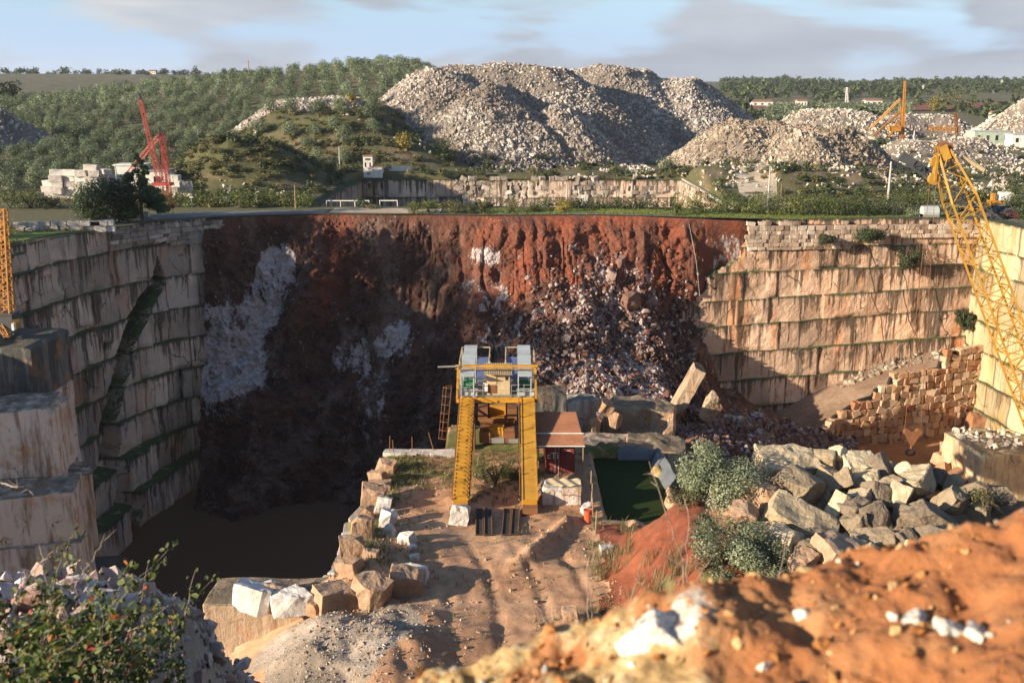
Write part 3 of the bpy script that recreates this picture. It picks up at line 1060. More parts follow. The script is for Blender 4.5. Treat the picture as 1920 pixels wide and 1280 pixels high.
# each profile: distance north and height at t = 0, .12, .3, .5, .7, .85, 1
PT = np.array([0, .12, .3, .5, .7, .85, 1.0])
PY_ = np.array([
    [0, -1.0, -3.0, -6.0, -10.0, -13.0, -16.5],
    [0, -1.2, -4.0, -7.5, -11.5, -15.0, -18.5],
    [0, -1.5, -5.0, -9.0, -13.0, -16.5, -20.0],
    [0, -1.5, -4.5, -9.0, -14.5, -18.0, -22.0],
    [0, -2.2, -5.0, -10.0, -16.0, -21.0, -27.0],
    [0, -3.0, -6.0, -11.5, -20.0, -29.0, -42.0],
    [0, -2.4, -5.0, -9.0, -16.0, -28.0, -50.0],
    [0, -1.8, -3.6, -6.5, -12.5, -25.0, -56.0],
    [0, -0.8, -1.2, -0.2, -6.0, -18.0, -42.0],
    [0.5, 1.2, 2.4, 2.4, -0.5, -9.0, -26.0],
    [2, 3.0, 4.0, 4.0, 2.6, -2.0, -18.0],
    [0, 2, 3.0, 3.0, 3.0, 2.0, -14.0]])
PZ_ = np.array([
    [-18, -23, -31, -40, -49, -54, -58],
    [-18, -23, -31, -40, -49, -54, -58],
    [-18, -23, -31, -40, -49, -54, -58],
    [-18, -23, -31, -40, -49, -54, -58],
    [-18, -22.6, -28.5, -36, -44, -50, -57],
    [-18, -22.0, -26.5, -31.5, -36.5, -42, -52],
    [-18, -21.5, -25.5, -29.5, -34.0, -38.5, -47],
    [-18, -21.5, -26.2, -31.0, -36.5, -40.0, -44],
    [-18.2, -22.5, -28.0, -33.5, -39.5, -44.5, -51],
    [-18.6, -22.5, -29, -37, -44.0, -47.5, -52],
    [-19.5, -26, -33, -39.5, -45.0, -49.5, -53],
    [-22, -29, -36, -42.5, -47.5, -50.5, -54]])


def slide_point(X, t):
    """centre surface of the slide, before roughness"""
    py = np.array([np.interp(t, PT, r) for r in PY_])     # profiles x t
    pz = np.array([np.interp(t, PT, r) for r in PZ_])
    f = np.interp(X, PROF_X, np.arange(len(PROF_X)))
    i = np.clip(f.astype(int), 0, len(PROF_X) - 2)
    w = (f - i)
    w = (w * w * (3 - 2 * w))[:, None]
    return py[i] * (1 - w) + py[i + 1] * w, pz[i] * (1 - w) + pz[i + 1] * w


sx = np.linspace(-45, 45, 430)
st = np.linspace(0, 1, 300)
oy, oz = slide_point(sx, st)
rimY = np.interp(sx, [-46, -44, -35, -27, -20, -12, -4, 4, 12, 20, 27, 34, 46], [146, 147, 149.5, 151, 150.5, 150, 149, 149.4, 149.6, 148.4, 147.2, 147.0, 149])
SXg = np.repeat(sx[:, None], len(st), 1)
SYg = rimY[:, None] + oy
SZg = oz.copy()
dep = np.clip(st[None] / 0.06, 0, 1)
# erosion gullies in the soft upper earth, then rubble lower down
gul = np.abs(vn(SXg * 0.42 + 0.5 * vn(SXg * .3, SZg * .3, 0, 3), SZg * 0.07, 0, 41)) * 1.7 + np.abs(vn(SXg * 1.1 + 0.6 * vn(SXg, SZg * .5, 0, 6), SZg * 0.12, 0, 43)) * 0.8
upper = ss(0.62, 0.25, st)[None] * ss(-24, -17, SXg)
rough = fbm(SXg * 0.11, SYg * 0.11, SZg * 0.11, 5, 51, 0.55) * 1.7 + fbm(SXg * 0.55, SYg * 0.55, SZg * 0.55, 5, 57, 0.68) * 0.62 + np.abs(fbm(SXg * 0.3, SYg * 0.3, SZg * 0.18, 3, 58)) * 0.7
ledge = np.clip(vn(SXg * 0.10, SZg * 0.16, 0, 77), 0, 1) * 1.8
off_y = -(gul * upper * 0.75 + rough * (1 - 0.5 * upper) + ledge * (1 - upper)) * dep * (0.12 + 0.88 * ss(31, 24, SXg))
# a rib of standing rock between hollow and red bank on the left, and a hollow under the rim
rib = np.exp(-((SXg - np.interp(SZg, [-50, -20], [-37, -28])) / 3.0) ** 2) * 2.6 * ss(0.05, 0.2, st)[None]
hol = np.exp(-((SXg + 17) / 8.0) ** 2) * 3.2 * np.exp(-((st[None] - 0.28) / 0.2) ** 2)
SYg = SYg + off_y - rib + hol
SZg = SZg + (0.35 * rough * dep * (1 - upper))
white = np.zeros_like(SXg)


def blob(x, z, rx, rz, a, sh=0.0):
    global white
    d = np.hypot((SXg - x - sh * (SZg - z)) / rx, (SZg - z) / rz)
    white = np.maximum(white, a * ss(1.15, 0.55, d + 0.25 * fbm(SXg * .25, SZg * .25, 0, 3, 91)))


blob(-41.5, -37, 7.0, 11.5, 0.72, 0.33)      # the white scree against the left face
blob(-36.5, -29, 5.0, 7.0, 0.66, 0.4)
blob(-17, -36, 4.0, 3.6, 0.52, .3)
blob(-22, -38.0, 6, 2.6, 0.40)
blob(-5, -29, 5.0, 3.0, 0.42)
blob(-4, -23.8, 3.2, 2.0, 0.55)
blob(-20, -45, 4.0, 7.0, 0.38)
blob(14, -31, 10, 9, 0.42)
blob(13, -39, 12, 6, 0.50)
blob(34, -44, 10, 7, 0.25)
blob(32, -24.5, 3.5, 4.5, 0.45)
blob(6, -23.5, 8, 2.4, 0.14)
blob(-12, -50, 14, 7, 0.12)
blob(2, -33, 12, 5, 0.33)
redk = ss(-34, -27, SZg) * ss(-14, -3, SXg) + ss(-23, -20, SZg) * 0.12 * ss(-40, -20, SXg) + np.exp(-((SXg + 27) / 2.2) ** 2) * ss(-36, -28, SZg) * 0.9  # red earth, faded out leftward so the darker colour imitates shadow there
si = np.arange(SXg.size).reshape(SXg.shape)
q = np.stack([si[:-1, :-1], si[:-1, 1:], si[1:, 1:], si[1:, :-1]], -1).reshape(-1, 4)
SYg[:, 0] += 2.5
SZg[:, 0] -= 0.08
slide = mk('earth_slope', np.stack([SXg, SYg, SZg], -1).reshape(-1, 3), [q], M['slide'],
           attrs={'white': np.clip(white, 0, 1.4).ravel(), 'red': np.clip(redk, 0, 1).ravel()}, smooth=False)
tag(slide, 'dark red collapsed slope of earth and broken marble between the two quarry faces', 'slope', kind='structure')


def slide_at(X, t):
    i = np.clip(np.round((np.asarray(X) - sx[0]) / (sx[1] - sx[0])).astype(int), 0, len(sx) - 1)
    j = np.clip(np.round(np.asarray(t) * (len(st) - 1)).astype(int), 0, len(st) - 1)
    return np.stack([SXg[i, j], SYg[i, j], SZg[i, j]], -1)


# broken stone lying on the slide
rng = np.random.default_rng(8)
n = 7000
X = rng.normal(15, 13, n)
t = rng.beta(2.6, 1.5, n)
den = ss(-6, 6, X) * ss(0.14, 0.45, t) * ss(31, 25, X) + 0.10 * ss(30, 26, X) + 0.7 * ss(22, 26, X) * ss(.78, .9, t)
ok = (rng.random(n) < den) & (X > -43) & (X < 44)
X, t = X[ok], t[ok]
pos = slide_at(X, t) + rng.normal(size=(len(X), 3)) * np.array([.25, .25, .12])
size = 0.30 + 0.5 * rng.random(len(X)) ** 2.5 + 1.0 * (rng.random(len(X)) < 0.03) * rng.random(len(X))
V, T, A = scatter(pos, size, 9)
o = mk('slide_rubble', V, [T], M['rock_slide'], attrs={'tint': A})
tag(o, 'muddy broken marble strewn down the collapsed slope in the middle of the pit', 'rubble', kind='stuff')
# a few larger pieces one can pick out
for k, (px, py, X0, t0, d, rz, lab) in enumerate([
        (1195, 622, 17.5, 0.47, (2.6, 2.0, 2.8), 0.5, 'large upright reddish boulder sticking out of the slide above the rubble tongue'),
        (1180, 470, 16.0, 0.24, (2.2, 1.2, 1.2), 0.9, 'tan slab of rock lodged high in the slide below the red bank'),
        (1250, 600, 20.5, 0.45, (1.9, 1.3, 1.3), 0.2, 'orange boulder lodged in the slide near the left end of the beige face'),
        (1165, 520, 14.5, 0.32, (1.7, 1.2, 1.3), 1.4, 'rust coloured boulder in the sunlit middle of the slide')]):
    V, T = cut_block(300 + k, d, 9, 2, 0.09, keep=(.55, .85))
    p = slide_at(np.array([X0]), np.array([t0]))[0]
    M3 = np.array(Euler((0.25, -0.3, rz)).to_matrix())
    o = mk('boulder', V @ M3.T, [T], M['rock_slide'], attrs={'tint': np.full(len(V), 0.45 + 0.08 * k)})
    o.location = p + np.array([0, -0.4, d[2] * 0.25])
    tag(o, lab, 'boulder')

# ------------------------------------------------------------------ pit water and the floor on the right
wv = np.array([(-60, 86, -57), (-8, 86, -57), (10, 100, -57), (10, 140, -57), (-60, 140, -57)], float)
wv = np.array([(-75, 40, -57), (12, 40, -57), (12, 142, -57), (-75, 142, -57)], float)
o = mk('water', wv, [[[0, 1, 2, 3]]], M['water'])
tag(o, 'still dark brown water at the bottom of the left of the pit', 'water', kind='structure')

# stacked block wall line, foot at the pit floor
BW = [(40.0, 130.0), (47.0, 137.0), (56, 139.5), (63, 141.6), (70.5, 144.2)]
BWx = np.array([p[0] for p in BW])
BWy = np.array([p[1] for p in BW])


def bw_top(x):
    return np.interp(x, [40, 46.0, 47.2, 50.5, 52.5, 53.0, 55.0, 55.4, 63.2, 63.6, 71], [-49.0, -45.6, -44.9, -43.0, -42.6, -41.6, -41.2, -39.6, -39.2, -37.0, -36.8])


def floor_z(X, Y):
    z = -50.2 + 0.18 * fbm(X * 0.12, Y * 0.12, 0, 3, 60)
    yb = np.interp(X, BWx, BWy)
    top = np.interp(X, [40, 46, 52, 57, 64, 71], [-49, -45.8, -42.9, -40.8, -39.0, -37.6]) - 0.35 + np.clip(Y - yb - 1, 0, 20) * np.interp(X, [47, 62, 70], [0.06, 0.02, 0.0])
    top = top + 1.2 * ss(5, 11, Y - yb) * ss(52, 60, X) * (1 + 0.4 * fbm(X * .3, Y * .3, 0, 3, 62))
    z = np.where(Y > yb + 0.5, np.maximum(z, top), z)
    # rises towards the ledge below the camera
    z = z + ss(112, 84, Y) * 18 * ss(70, 40, X) * 0
    return z


fx, fy = np.meshgrid(np.linspace(12, 80, 190), np.linspace(80, 158, 215), indexing='ij')
fz = floor_z(fx, fy)
i = np.arange(fx.size).reshape(fx.shape)
q = np.stack([i[:-1, :-1], i[1:, :-1], i[1:, 1:], i[:-1, 1:]], -1).reshape(-1, 4)
fv = np.stack([fx, fy, fz], -1).reshape(-1, 3)
up = (fy > np.interp(fx, BWx, BWy) + 0.5)
qm = up.ravel()[q[:, 0]].astype(int)
o = mk('pit_floor', fv, [q], [M['pit_floor'], M['fill']], midx=qm, attrs={'grass': np.zeros(len(fv))}, smooth=True)
tag(o, 'flat orange mud floor and brown earth ramp at the right of the pit', 'pit floor', kind='structure')

# ------------------------------------------------------------------ near ground: yard with the gantry, red bank, boulder ledge
YARD = -31.0
LEFT_EDGE_Y = np.array([44, 52, 55.5, 59.5, 64, 68.3, 74, 82.7, 92])
LEFT_EDGE_X = np.array([-19.5, -19.3, -19.0, -11.6, -11.5, -11.7, -11.3, -10.6, -10.2])


def near_z(X, Y):
    z = np.full(X.shape, YARD)
    # yard roughness and wheel ruts
    z = z + 0.16 * fbm(X * 0.35, Y * 0.35, 0, 4, 70)
    rut = np.sin((X + 2 + 0.18 * (Y - 60) + 1.2 * vn(Y * 0.12, 0, 0, 71)) * 2.1)
    z = z - 0.13 * np.clip(rut, 0, 1) ** 3 * ss(68, 62, Y) * ss(-12, -8, X) * ss(7, 4, X)
    # grey gravel heap
    z = z + bumpf(X, Y, -8.5, 51.8, 8.0, 5.2, 0.6, 0.05, .25) * (1 + 0.42 * fbm(X * .55, Y * .55, 0, 5, 72, .6)) + 0.25 * np.clip(np.sin((Y + .5 * X) * 1.6 + vn(X * .5, Y * .5, 0, 85)), 0, 1) * ss(-3, -6, X) * ss(57, 53, Y) * ss(-16, -13, X)
    z = z + bumpf(X, Y, -6.0, 49, 3.5, 3.5, 0.7, 0.2)
    # low spoil windrow right of the grates
    z = z + 0.75 * np.exp(-((X - 3.6 - 0.55 * (Y - 67)) / 0.7) ** 2) * ss(60, 63, Y) * ss(69.5, 67.5, Y)
    # mossy stone heap on the left edge
    z = z + bumpf(X, Y, -9.8, 60.5, 3.0, 5.0, 1.1, 0.2) * (1 + 0.3 * fbm(X, Y, 0, 3, 73))
    # the track drops away in front of the cut block
    z = z - 0.55 * np.clip(-11.5 - X, 0, 9) * ss(57.5, 55.8, Y)
    # red bank up to the boulder ledge
    ledge = 4.4 * ss(5.6, 11.0, X + 0.5 * vn(Y * 0.4, 0, 0, 74)) + 0.2 * ss(14, 26, X) - 0.8 * ss(24, 40, X)
    ledge = ledge + 0.6 * ss(9.5, 12, X) * ss(17, 13, X)
    ledge = ledge * (1 + 0.05 * fbm(X * .4, Y * .4, 0, 3, 75))
    back = ss(67.5 + 0.06 * (X - 12), 60.5 + 0.1 * (X - 12), Y)
    z = z + ledge * back
    z = z + 0.22 * fbm(X * 1.1, Y * 1.1, 0, 4, 87) * ss(6, 8, X)
    # sunken pool
    px_, py_ = X + .7 * vn(Y * .45, X * .3, 0, 88), Y + .9 * vn(X * .5, Y * .2, 0, 89)
    z = z - 2.6 * ss(7.0, 7.5, X) * ss(12.9, 11.6, px_) * ss(68.4, 70.0, py_) * ss(84, 83.2, Y)
    z = np.where((X > 12.5) & (Y > 66), np.minimum(z, -31 - 0.85 * np.clip(Y - 67, 0, 25) * ss(12.5, 16, X)), z)
    # steep bank below the camera
    bank = -1.75 - np.clip(Y - 2.6, 0, 60) * 0.80 - np.clip(np.abs(X) - 3, 0, 50) * 0.05
    bank = bank + 0.5 * fbm(X * 0.25, Y * 0.25, 0, 4, 76) * ss(2.5, 8, Y)
    # rubble shoulder at the lower left
    sh = np.interp(Y, [3, 5, 8, 12, 14, 18, 24, 40], [-2.2, -3.7, -5.2, -6.3, -7.6, -12, -20, -60]) + 0.35 * fbm(X * .5, Y * .5, 0, 4, 77)
    sh = sh - 0.14 * np.clip(X + 6.2, 0, 30) - 11.0 * ss(-5.1, -3.3, X + .25 * (12 - Y) * (Y < 12) * -1)
    bank = np.maximum(bank, sh)
    z = np.maximum(z, bank)
    return z


nx = np.concatenate([np.linspace(-44, -22, 50, endpoint=False), np.linspace(-22, 32, 250, endpoint=False), np.linspace(32, 70, 70)])
ny = np.concatenate([np.linspace(-12, 40, 160, endpoint=False), np.linspace(40, 91, 250)])
NX, NY = np.meshgrid(nx, ny, indexing='ij')
NZ = near_z(NX, NY)
ex = np.interp(NY, LEFT_EDGE_Y, LEFT_EDGE_X)
# the left edge of the yard drops to the water, its far edge to the slide
drop = ss(0.0, -0.5, NX - ex - 0.4 * vn(NY * .5, 0, 0, 78)) * ss(43, 46, NY)
NZ = NZ - drop * 27
fe = np.interp(NX, [-12, -6.2, -6.0, 5.5, 5.7, 8, 12.8, 13.2, 70], [83.6, 83.6, 90.4, 90.4, 85.5, 85.5, 85.5, 88.0, 88])
NZ = NZ - ss(0, 0.5, NY - fe) * 26
i = np.arange(NX.size).reshape(NX.shape)
q = np.stack([i[:-1, :-1], i[1:, :-1], i[1:, 1:], i[:-1, 1:]], -1).reshape(-1, 4)
nv = np.stack([NX, NY, NZ], -1).reshape(-1, 3)
red = (ss(5.3, 6.3, NX + 0.8 * vn(NY * .5, NX * .5, 0, 79)) * ss(69, 66.5, NY)) > 0.5
grav = (bumpf(NX, NY, -10.5, 51.5, 6.5, 6.0, 1.0, 0.0) + 0.25 * vn(NX * .6, NY * .6, 0, 80) > 0.28) | (NY < 44)
grav = grav & ~red
ledg = red & (NX + 1.2 * vn(NY * .35, NX * .35, 0, 84) > 12.0)
mi = np.where(ledg, 3, np.where(red, 1, np.where(grav, 2, 0))).ravel()[q[:, 0]]
gr = 0.20 + 0.55 * ss(-7.5, -10, NX) * ss(58, 62, NY) + 0.5 * ss(74, 78, NY) + 0.4 * ss(4.0, 5.5, NX) * ss(58, 52, NY) - 0.3 * ss(-8, -4, NX) * ss(4, 2, NX) * ss(70, 66, NY)
o = mk('quarry_yard', nv, [q], [M['yard'], M['red_bank'], M['gravel'], M['ledge']], midx=mi, attrs={'grass': np.clip(gr, 0, 1).ravel()}, smooth=True)
tag(o, 'orange earth yard with wheel ruts, gravel and a red bank below the viewpoint', 'yard', kind='structure')

# foreground mound of ochre clay
mx, my = np.meshgrid(np.linspace(-1.3, 3.4, 520), np.linspace(0.7, 4.6, 420), indexing='ij')


def mound_z(X, Y):
    crest = np.interp(X, [-1.3, -0.5, -0.14, 0.09, 0.26, 0.44, 0.72, 0.90, 1.05, 1.13, 1.33, 1.7, 2.4, 3.4],
                      [-1.9, -1.70, -1.50, -1.40, -1.30, -1.23, -1.215, -1.165, -1.12, -1.05, -0.965, -0.86, -0.75, -0.7])
    yc = 2.35 + 0.10 * vn(X * 2.2, 0, 0, 81)
    z = crest - 0.10 * np.clip(yc - Y, 0, 3) - 0.85 * np.clip(Y - yc, 0, 4) ** 1.15
    d = 0.036 * fbm(X * 3.2, Y * 3.2, 0, 4, 82, 0.5) + 0.014 * fbm(X * 10, Y * 10, 0, 5, 83, 0.62) - 0.030 * np.clip(fbm(X * 7, Y * 7, 0, 3, 86, .6) - .25, 0, 1)
    z = z + d + 0.05 * np.exp(-((X - 0.43) / 0.12) ** 2 - ((Y - 2.2) / 0.16) ** 2)
    return z


mz = mound_z(mx, my)
i = np.arange(mx.size).reshape(mx.shape)
q = np.stack([i[:-1, :-1], i[1:, :-1], i[1:, 1:], i[:-1, 1:]], -1).reshape(-1, 4)
stone_a = np.exp(-((mx - 0.42) / 0.14) ** 2 - ((my - 2.15) / 0.20) ** 2) * 0.62 + 0.12
stone_a = np.maximum(stone_a, 0.75 * np.exp(-((mx - 0.95) / 0.10) ** 2 - ((my - 1.9) / 0.05) ** 2))
o = mk('clay_mound', np.stack([mx, my, mz], -1).reshape(-1, 3), [q], M['mound'],
       attrs={'white': ss(0.9, 0.2, mx).ravel(), 'stone': np.clip(stone_a, 0, 1).ravel()}, smooth=True)
tag(o, 'bright orange clay mound with pale stones across the lower right corner', 'mound', kind='structure')
rng = np.random.default_rng(12)
n = 110
X = rng.uniform(-0.4, 2.0, n)
Y = rng.uniform(1.3, 2.45, n)
V, T, A = scatter(np.stack([X, Y, mound_z(X, Y) + 0.003], -1), 0.010 + 0.04 * rng.random(n) ** 4, 13)
o = mk('pebbles', V, [T], M['rock_white'], attrs={'tint': A})
tag(o, 'pale pebbles scattered over the orange clay mound', 'pebbles', kind='stuff')
n = 1300
X = rng.uniform(-0.5, 2.2, n)
Y = rng.uniform(1.2, 2.5, n)
V, T, A = scatter(np.stack([X, Y, mound_z(X, Y) + 0.002], -1), 0.008 + 0.040 * rng.random(n) ** 4, 14)
o = mk('clay_clods', V, [T], stones('ochre_clods', (0.20, 0.085, 0.022), (0.42, 0.17, 0.045), (0.56, 0.38, 0.18), (0.12, 0.06, 0.02), 0.45), attrs={'tint': A})
tag(o, 'crumbled ochre clods lying on the orange clay mound', 'clods', kind='stuff')

# ------------------------------------------------------------------ stone walls built of blocks
def stone_wall(name, path, zb, zt, mat, seed, bw=0.9, bh=0.7, depth=0.7, out=0.0, side=1, jitter=0.12, label=None, cat='wall', lip=0.35, back=M['dark']):
    """wall of separate stones along a plan path; zb, zt: bottom and top height against distance along it"""
    rng = np.random.default_rng(seed)
    protos = [cut_block(seed * 31 + i, (1, 1, 1), 2, 0, 0, .07, keep=(.78, .97)) for i in range(8)]
    s, Pn = resample(path, 0.25)
    L = s[-1]
    zbf = zb if callable(zb) else (lambda a: np.interp(a, [0, L], zb))
    ztf = zt if callable(zt) else (lambda a: np.interp(a, [0, L], zt))
    mb = MB()
    zmin = min(float(zbf(x)) for x in s)
    zmax = max(float(ztf(x)) for x in s)
    z = zmin
    while z < zmax:
        h = bh * rng.uniform(0.75, 1.25)
        a = -rng.uniform(0, bw)
        while a < L:
            w = bw * rng.uniform(0.6, 1.5)
            m = np.clip(a + w / 2, 0, L)
            top = float(ztf(m)) + rng.uniform(-lip, lip * 0.3)
            if z + h * 0.6 < top and z + h > float(zbf(m)):
                c = np.array([np.interp(m, s, Pn[:, 0]), np.interp(m, s, Pn[:, 1])])
                c2 = np.array([np.interp(min(m + .3, L), s, Pn[:, 0]), np.interp(min(m + .3, L), s, Pn[:, 1])])
                c1 = np.array([np.interp(max(m - .3, 0), s, Pn[:, 0]), np.interp(max(m - .3, 0), s, Pn[:, 1])])
                t = (c2 - c1) / (np.linalg.norm(c2 - c1) + 1e-9)
                n = np.array([-t[1], t[0]]) * side
                V, T = protos[rng.integers(len(protos))]
                V = V * np.array([w * .97, depth, h * .97])
                r = rng.normal(0, jitter)
                tl = rng.normal(0, jitter)
                V = V @ np.array(Euler((rng.normal(0, jitter * .5), tl, 0)).to_matrix()).T
                ca, sa = math.cos(r), math.sin(r)
                x = V[:, 0] * ca - V[:, 1] * sa
                y = V[:, 0] * sa + V[:, 1] * ca
                o = out + rng.uniform(-0.16, 0.16) * depth
                W = np.stack([c[0] + t[0] * x + n[0] * (y + o), c[1] + t[1] * x + n[1] * (y + o), z + h / 2 + V[:, 2]], -1)
                mb.add(W, tris=T, tint=float(np.clip(rng.normal(0.5, 0.24), 0, 1)))
            a += w
        z += h
    V = np.concatenate(mb.v)
    T = np.concatenate(mb.f3)
    # dark backing sheet behind the stones, seen through the joints
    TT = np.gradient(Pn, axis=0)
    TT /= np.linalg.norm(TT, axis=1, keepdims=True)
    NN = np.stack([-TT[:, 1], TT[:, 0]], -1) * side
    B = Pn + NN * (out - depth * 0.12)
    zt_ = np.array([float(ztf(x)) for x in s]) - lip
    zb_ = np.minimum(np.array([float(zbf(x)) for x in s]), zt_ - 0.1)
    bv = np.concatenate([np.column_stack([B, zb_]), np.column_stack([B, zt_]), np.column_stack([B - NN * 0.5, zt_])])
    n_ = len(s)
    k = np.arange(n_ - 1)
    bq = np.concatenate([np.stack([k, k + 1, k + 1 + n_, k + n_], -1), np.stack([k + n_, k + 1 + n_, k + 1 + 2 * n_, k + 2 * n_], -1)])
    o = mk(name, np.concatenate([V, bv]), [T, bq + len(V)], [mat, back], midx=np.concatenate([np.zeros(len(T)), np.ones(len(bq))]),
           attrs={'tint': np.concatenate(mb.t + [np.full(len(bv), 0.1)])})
    return tag(o, label, cat)


i0 = [(35.5, 148.1), (50, 149.2), (71.0, 150.3)]
stone_wall('masonry_wall', i0, lambda a: -22.6 - 0.5 * ss(6, 14, a) * ss(24, 12, a) + 1.6 * ss(13, 20, a), (-18.9, -19.2), M['masonry'], 3, 1.15, 0.62, 0.7, 0.15, -1, 0.05,
           'coursed reddish stone wall capping the beige face on the far right')
stone_wall('masonry_wall', [(-43.2, 147.3), (-50.2, 142), (-54.6, 135.2)], (-21.6, -20.0), (-18.25, -18.3), M['masonry_grey'], 4, 1.1, 0.6, 0.7, 0.15, 1, 0.05,
           'pale coursed stone wall capping the shaded left face, below the road')
stone_wall('masonry_wall', [(-54, 133.4), (-65, 131.5)], (-18.3, -18.3), (-16.7, -16.6), M['rock_block'], 5, 1.3, 0.75, 0.8, 0.0, 1, 0.03,
           'low wall of white blocks on the grass at the far left')
bw_s, bw_p = resample(BW, 0.25)
stone_wall('stacked_block_wall', BW, (-51, -51), lambda a: float(bw_top(np.interp(a, bw_s, bw_p[:, 0]))), M['rock_warm'], 6, 1.15, 0.95, 1.1, 0.0, -1, 0.16,
           'tall dry wall of stacked orange and beige blocks standing on the mud floor', lip=0.45)
stone_wall('masonry_wall', [(-12.0, 59.2), (-11.5, 64), (-11.7, 68.3), (-11.2, 74), (-10.5, 82.8)], (-40, -40), (-31.0, -31.0), M['rock_grey'], 7, 1.3, 0.95, 1.1, 0.1, 1, 0.2,
           'rough stone retaining wall along the left edge of the yard above the water', lip=0.3)

# second quarry behind the road
stone_wall('masonry_wall', [(-11.5, 214.9), (35.8, 214.9)], lambda a: -25.4 + 1.0 * math.sin(a * .21), lambda a: -17.9 - (1.2 if a > 32 else 0), M['masonry_grey'], 8, 1.25, 0.9, 1.0, 0.2, -1, 0.25,
           'irregular stone wall across the back of the second quarry, below the great rubble hill', lip=0.3)
rock_face('rock_face', [(-33, 214.3), (36.2, 214.3)], [-18.4, -22.0, -26.2, -32], lambda i, p, s: [0, .2, .7, 1.3][i] + 0 * s, M['marble_left'], 41, 0.5, 0.5, slab=(2.5, 6), side=-1,
          label='stained pale rock face of the second quarry behind the road')
stone_wall('masonry_wall', [(36.2, 214), (36.2, 190), (36.0, 163.2)], lambda a: -28.0, lambda a: -18.35 - 0.02 * a, M['masonry'], 9, 1.0, 0.75, 0.8, 0.15, -1, 0.1,
           'sunlit stone wall slanting away beside the ramp of the second quarry', back=M['rock_warm'])
mb = MB()
mb.bar((36.9, 232, -18.2), (36.9, 163, -19.1), 0.5, 0.35)
tag(mb.build('wall_coping', M['concrete']), 'dark coping along the top of the slanting sunlit wall', 'coping')
rock_face('rock_face', [(-32.4, 163), (-32.4, 214)], [-18.4, -24, -31], lambda i, p, s: [0, .5, 1.0][i] + 0 * s, M['marble_left'], 43, 0.6, 0.6, side=-1,
          label='short dark face at the left end of the second quarry')

# ------------------------------------------------------------------ waste heaps
HEAPS = []


def heap(name, caps, bounds, res, n, size, mat, soil, seed, label, slope=0.66, rough=1.0, top_size=0.0):
    """caps: (x0, y0, x1, y1, radius, top); steep sides of tipped stone round them"""
    gx, gy = np.meshgrid(np.arange(bounds[0], bounds[1], res), np.arange(bounds[2], bounds[3], res), indexing='ij')

    def hz(X, Y):
        z = np.full(X.shape, -90.0)
        for x0, y0, x1, y1, r, top in caps:
            dx, dy = x1 - x0, y1 - y0
            t = np.clip(((X - x0) * dx + (Y - y0) * dy) / (dx * dx + dy * dy + 1e-9), 0, 1)
            d = np.hypot(X - x0 - t * dx, Y - y0 - t * dy)
            rr_ = r * (1 + 0.22 * vn(np.arctan2(Y - y0 - t * dy, X - x0 - t * dx) * 1.6, top, 0, seed))
            z = np.maximum(z, top - slope * np.clip(d - rr_, 0, None) - 0.02 * np.minimum(d, rr_))
        return z + rough * (0.9 * fbm(X * .07, Y * .07, 0, 4, seed) + 0.35 * fbm(X * .4, Y * .4, 0, 3, seed + 1))
    Z = hz(gx, gy)
    Tz = terrain(gx, gy)
    keep = Z > Tz - 0.6
    i = np.arange(gx.size).reshape(gx.shape)
    q = np.stack([i[:-1, :-1], i[1:, :-1], i[1:, 1:], i[:-1, 1:]], -1).reshape(-1, 4)
    q = q[keep.ravel()[q].all(1)]
    V0 = np.stack([gx, gy, Z], -1).reshape(-1, 3)
    rng = np.random.default_rng(seed)
    k = rng.choice(len(q), n)
    w = rng.random((n, 2))
    a, b, c, d = V0[q[k, 0]], V0[q[k, 1]], V0[q[k, 2]], V0[q[k, 3]]
    pos = (a * (1 - w[:, :1]) + b * w[:, :1]) * (1 - w[:, 1:]) + (d * (1 - w[:, :1]) + c * w[:, :1]) * w[:, 1:]
    facing = pos[:, 1] < (bounds[2] + bounds[3]) / 2 + 8
    pos = pos[facing | (rng.random(n) < 0.35)]
    sz = size * (0.40 + 0.8 * rng.random(len(pos)) ** 2 + 1.4 * (rng.random(len(pos)) < 0.05) * rng.random(len(pos)))
    # old parts of a heap are greyer and darker in patches
    patch = fbm(pos[:, 0] * .06, pos[:, 1] * .06, pos[:, 2] * .06, 3, seed + 4)
    tint = np.clip(0.50 + 0.34 * patch + rng.normal(0, 0.22, len(pos)), 0, 1)
    V1, T1, A1 = scatter(pos, sz, seed, tint=tint)
    o = mk(name, np.concatenate([V0, V1]), [q, T1 + len(V0)], [soil, mat],
           midx=np.concatenate([np.zeros(len(q)), np.ones(len(T1))]),
           attrs={'tint': np.concatenate([np.full(len(V0), .1), A1]), 'grass': np.zeros(len(V0) + len(V1))})
    HEAPS.append(hz)
    return tag(o, label, 'rubble heap', kind='stuff')


